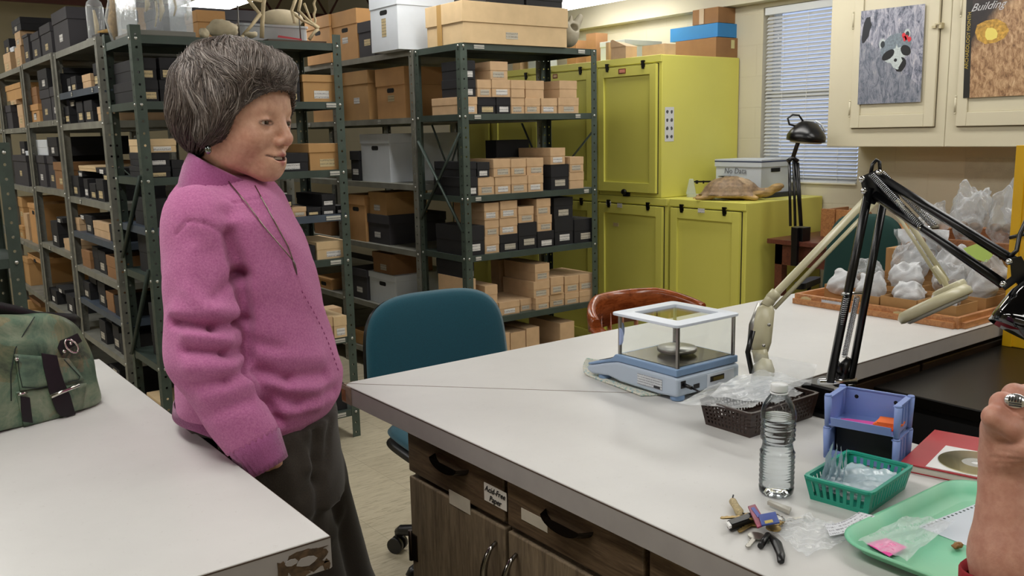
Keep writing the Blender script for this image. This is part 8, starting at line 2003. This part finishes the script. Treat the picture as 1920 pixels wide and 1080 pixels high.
# ------------------------------------------------------------ second person's raised forearm at the right edge
p2 = thing('person', 'bare forearm and loose fist with a silver ring at the right edge, red sleeve', 'person', tuple(atw(1890, 1100, 1.0)))
PO = np.array(p2.location)
def Q(px, py, w=1.0): return np.array(atw(px, py, w))
el = Q(1920, 1180, 1.0); fm1 = Q(1905, 1040, 1.0); wrs = Q(1893, 880, 1.0); knk = Q(1900, 770, .99)
prims = [(el, fm1, .052, .047), (fm1, wrs, .047, .029), (wrs+np.array([0, 0, -.01]), Q(1893, 830, 1.0), .028, .026)]
# palm block leaning back, knuckle row along the view, fingers bent to the right and down
ax_ = Q(1990, 800, 1.0)-Q(1890, 800, 1.0); ax_ /= np.linalg.norm(ax_); dpt = np.array(_F)
prims += [(Q(1886, 850, .995), Q(1880, 806, .99), .0265, .0225), (Q(1893, 840, 1.02), Q(1905, 795, 1.03), .024, .025)]
fing = []
F_ = [((1880, 812, .985), (1864, 782, .968), (1900, 803, .960), (1950, 838, .957), (1975, 866, .965), .0118),
      ((1888, 800, .992), (1880, 757, .978), (1922, 768, .966), (1962, 800, .962), (1980, 835, .968), .0122),
      ((1895, 800, 1.01), (1902, 741, .998), (1945, 750, .99), (1985, 790, .985), (1985, 830, .99), .0122), ((1900, 800, 1.03), (1922, 740, 1.02), (1960, 752, 1.015), (1990, 795, 1.01), (1985, 830, 1.01), .0110)]
FG = []
for o_, a, b, c, d, r in F_:
    o_, a, b, c, d = Q(*o_), Q(*a), Q(*b), Q(*c), Q(*d); prims.append((o_, a, .017, r*1.05)); FG.append([(a, b, r*1.1, r), (b, c, r, r*.93), (c, d, r*.93, r*.8)])
prims += [(Q(1900, 850, .975), Q(1930, 842, .955), .018, .014), (Q(1930, 842, .955), Q(1958, 850, .95), .013, .011), (Q(1958, 850, .95), Q(1978, 842, .95), .011, .009)]
_pf = prim_sdf(prims, .010); _ff = [prim_sdf(g, .006) for g in FG]
def fn(p):
    d = _pf(p)
    for k_, g in enumerate(_ff): d = smin(d, g(p), .002)
    return d
lo, hi = bounds(prims+[x for g in FG for x in g]); lo[2] = max(lo[2], el[2]-.03)
v, fq = surface_nets(fn, lo, hi, .0026); v = relax(v, fq, 2, .4); N = vnormals(v, fq)
def cp(x0, y0, x1, y1, w, wd, am): return ([hit2(x0+(x1-x0)*k/3, y0+(y1-y0)*k/3) for k in range(4)], None, wd, am)
def hit2(x, y, off=0.0):
    d = ray(x, y); t = .85
    for _ in range(90):
        s = float(fn(np.array([_C+t*d]))[0])
        if s < off+.0004: break
        t += max((s-off)*.7, .0006)
        if t > 1.3: break
    return _C+min(t, 1.05)*d
v = crease(v, N, [cp(1858, 858, 1915, 862, 1, .0018, -.0014), cp(1862, 868, 1915, 872, 1, .0016, -.0009), cp(1872, 846, 1910, 852, 1, .002, -.0010)])
c_ = np.tile(np.array(lin('#c38c78')[:3]), (len(v), 1)); kn_ = np.exp(-(_len(v-Q(1893, 745, .965))/.02)**2)[:, None]; c_ = c_*(1-kn_*.4)+np.array(lin('#c0705c')[:3])*kn_*.4
np_object('body', v-PO, fq, SKIN, p2, c_)
sl = MB(); ax2 = (fm1-el)/np.linalg.norm(fm1-el); a1 = np.cross(ax2, [0, 0, 1.]); a1 /= np.linalg.norm(a1); a2 = np.cross(ax2, a1); s0 = Q(1905, 1066, 1.0)
sl.loft([[tuple(s0+ax2*o+(a1*math.cos(t)+a2*math.sin(t))*r-PO) for t in [2*PI*j/32 for j in range(32)]] for o, r in ((-.07, .062), (-.02, .060), (0, .0575), (.002, .055), (-.01, .052))])
sl.build('sleeve', M('red_sweater', '#8f1620', .9, var=.1, vs=200, bump=.4), p2)
# ring on the finger
rc = (hit2(1905, 757)+Q(1905, 757, .985))/2; fd = Q(1922, 768, .966)-Q(1880, 757, .978); fd /= np.linalg.norm(fd); r1 = np.cross(fd, [0, 0, 1.]); r1 /= np.linalg.norm(r1); r2 = np.cross(fd, r1)
cen = Q(1903, 764, .977); 
MB().tube([tuple(cen+(r1*math.cos(t)+r2*math.sin(t))*.0128-PO) for t in [2*PI*k/28 for k in range(29)]], .0014, 8).build('ring_band', CHROME, p2)
fp_ = hit2(1904, 752, .001); nn_ = -np.array(ray(1904, 752)); nn_ /= np.linalg.norm(nn_); u_ = np.cross(nn_, [0, 0, 1.]); u_ /= np.linalg.norm(u_); w_ = np.cross(nn_, u_)
face = MB(); face.loft([[tuple(fp_+nn_*o+(u_*math.cos(t)*1.15+w_*math.sin(t)*.85)*r-PO) for t in [2*PI*j/28 for j in range(28)]] for o, r in ((-.001, .0085), (.002, .0095), (.0035, .0085), (.0036, .001))]); face.build('ring_face', M('bright_silver', '#dcdcdc', .2, .9), p2)
en = MB()
for k in range(5):
    o = (k-2)*.0028; en.tube([tuple(fp_+nn_*.004+u_*o-w_*.005-PO), tuple(fp_+nn_*.004+u_*(o+.0006)+w_*.001-PO)], .0006, 5)
for k in range(2): en.tube([tuple(fp_+nn_*.004-u_*.006+w_*(.003+.0025*k)-PO), tuple(fp_+nn_*.004+u_*.006+w_*(.0025+.0025*k)-PO)], .0007, 5)
en.build('ring_engraving', M('dark_engraving', '#2a2a2a', .5), p2)
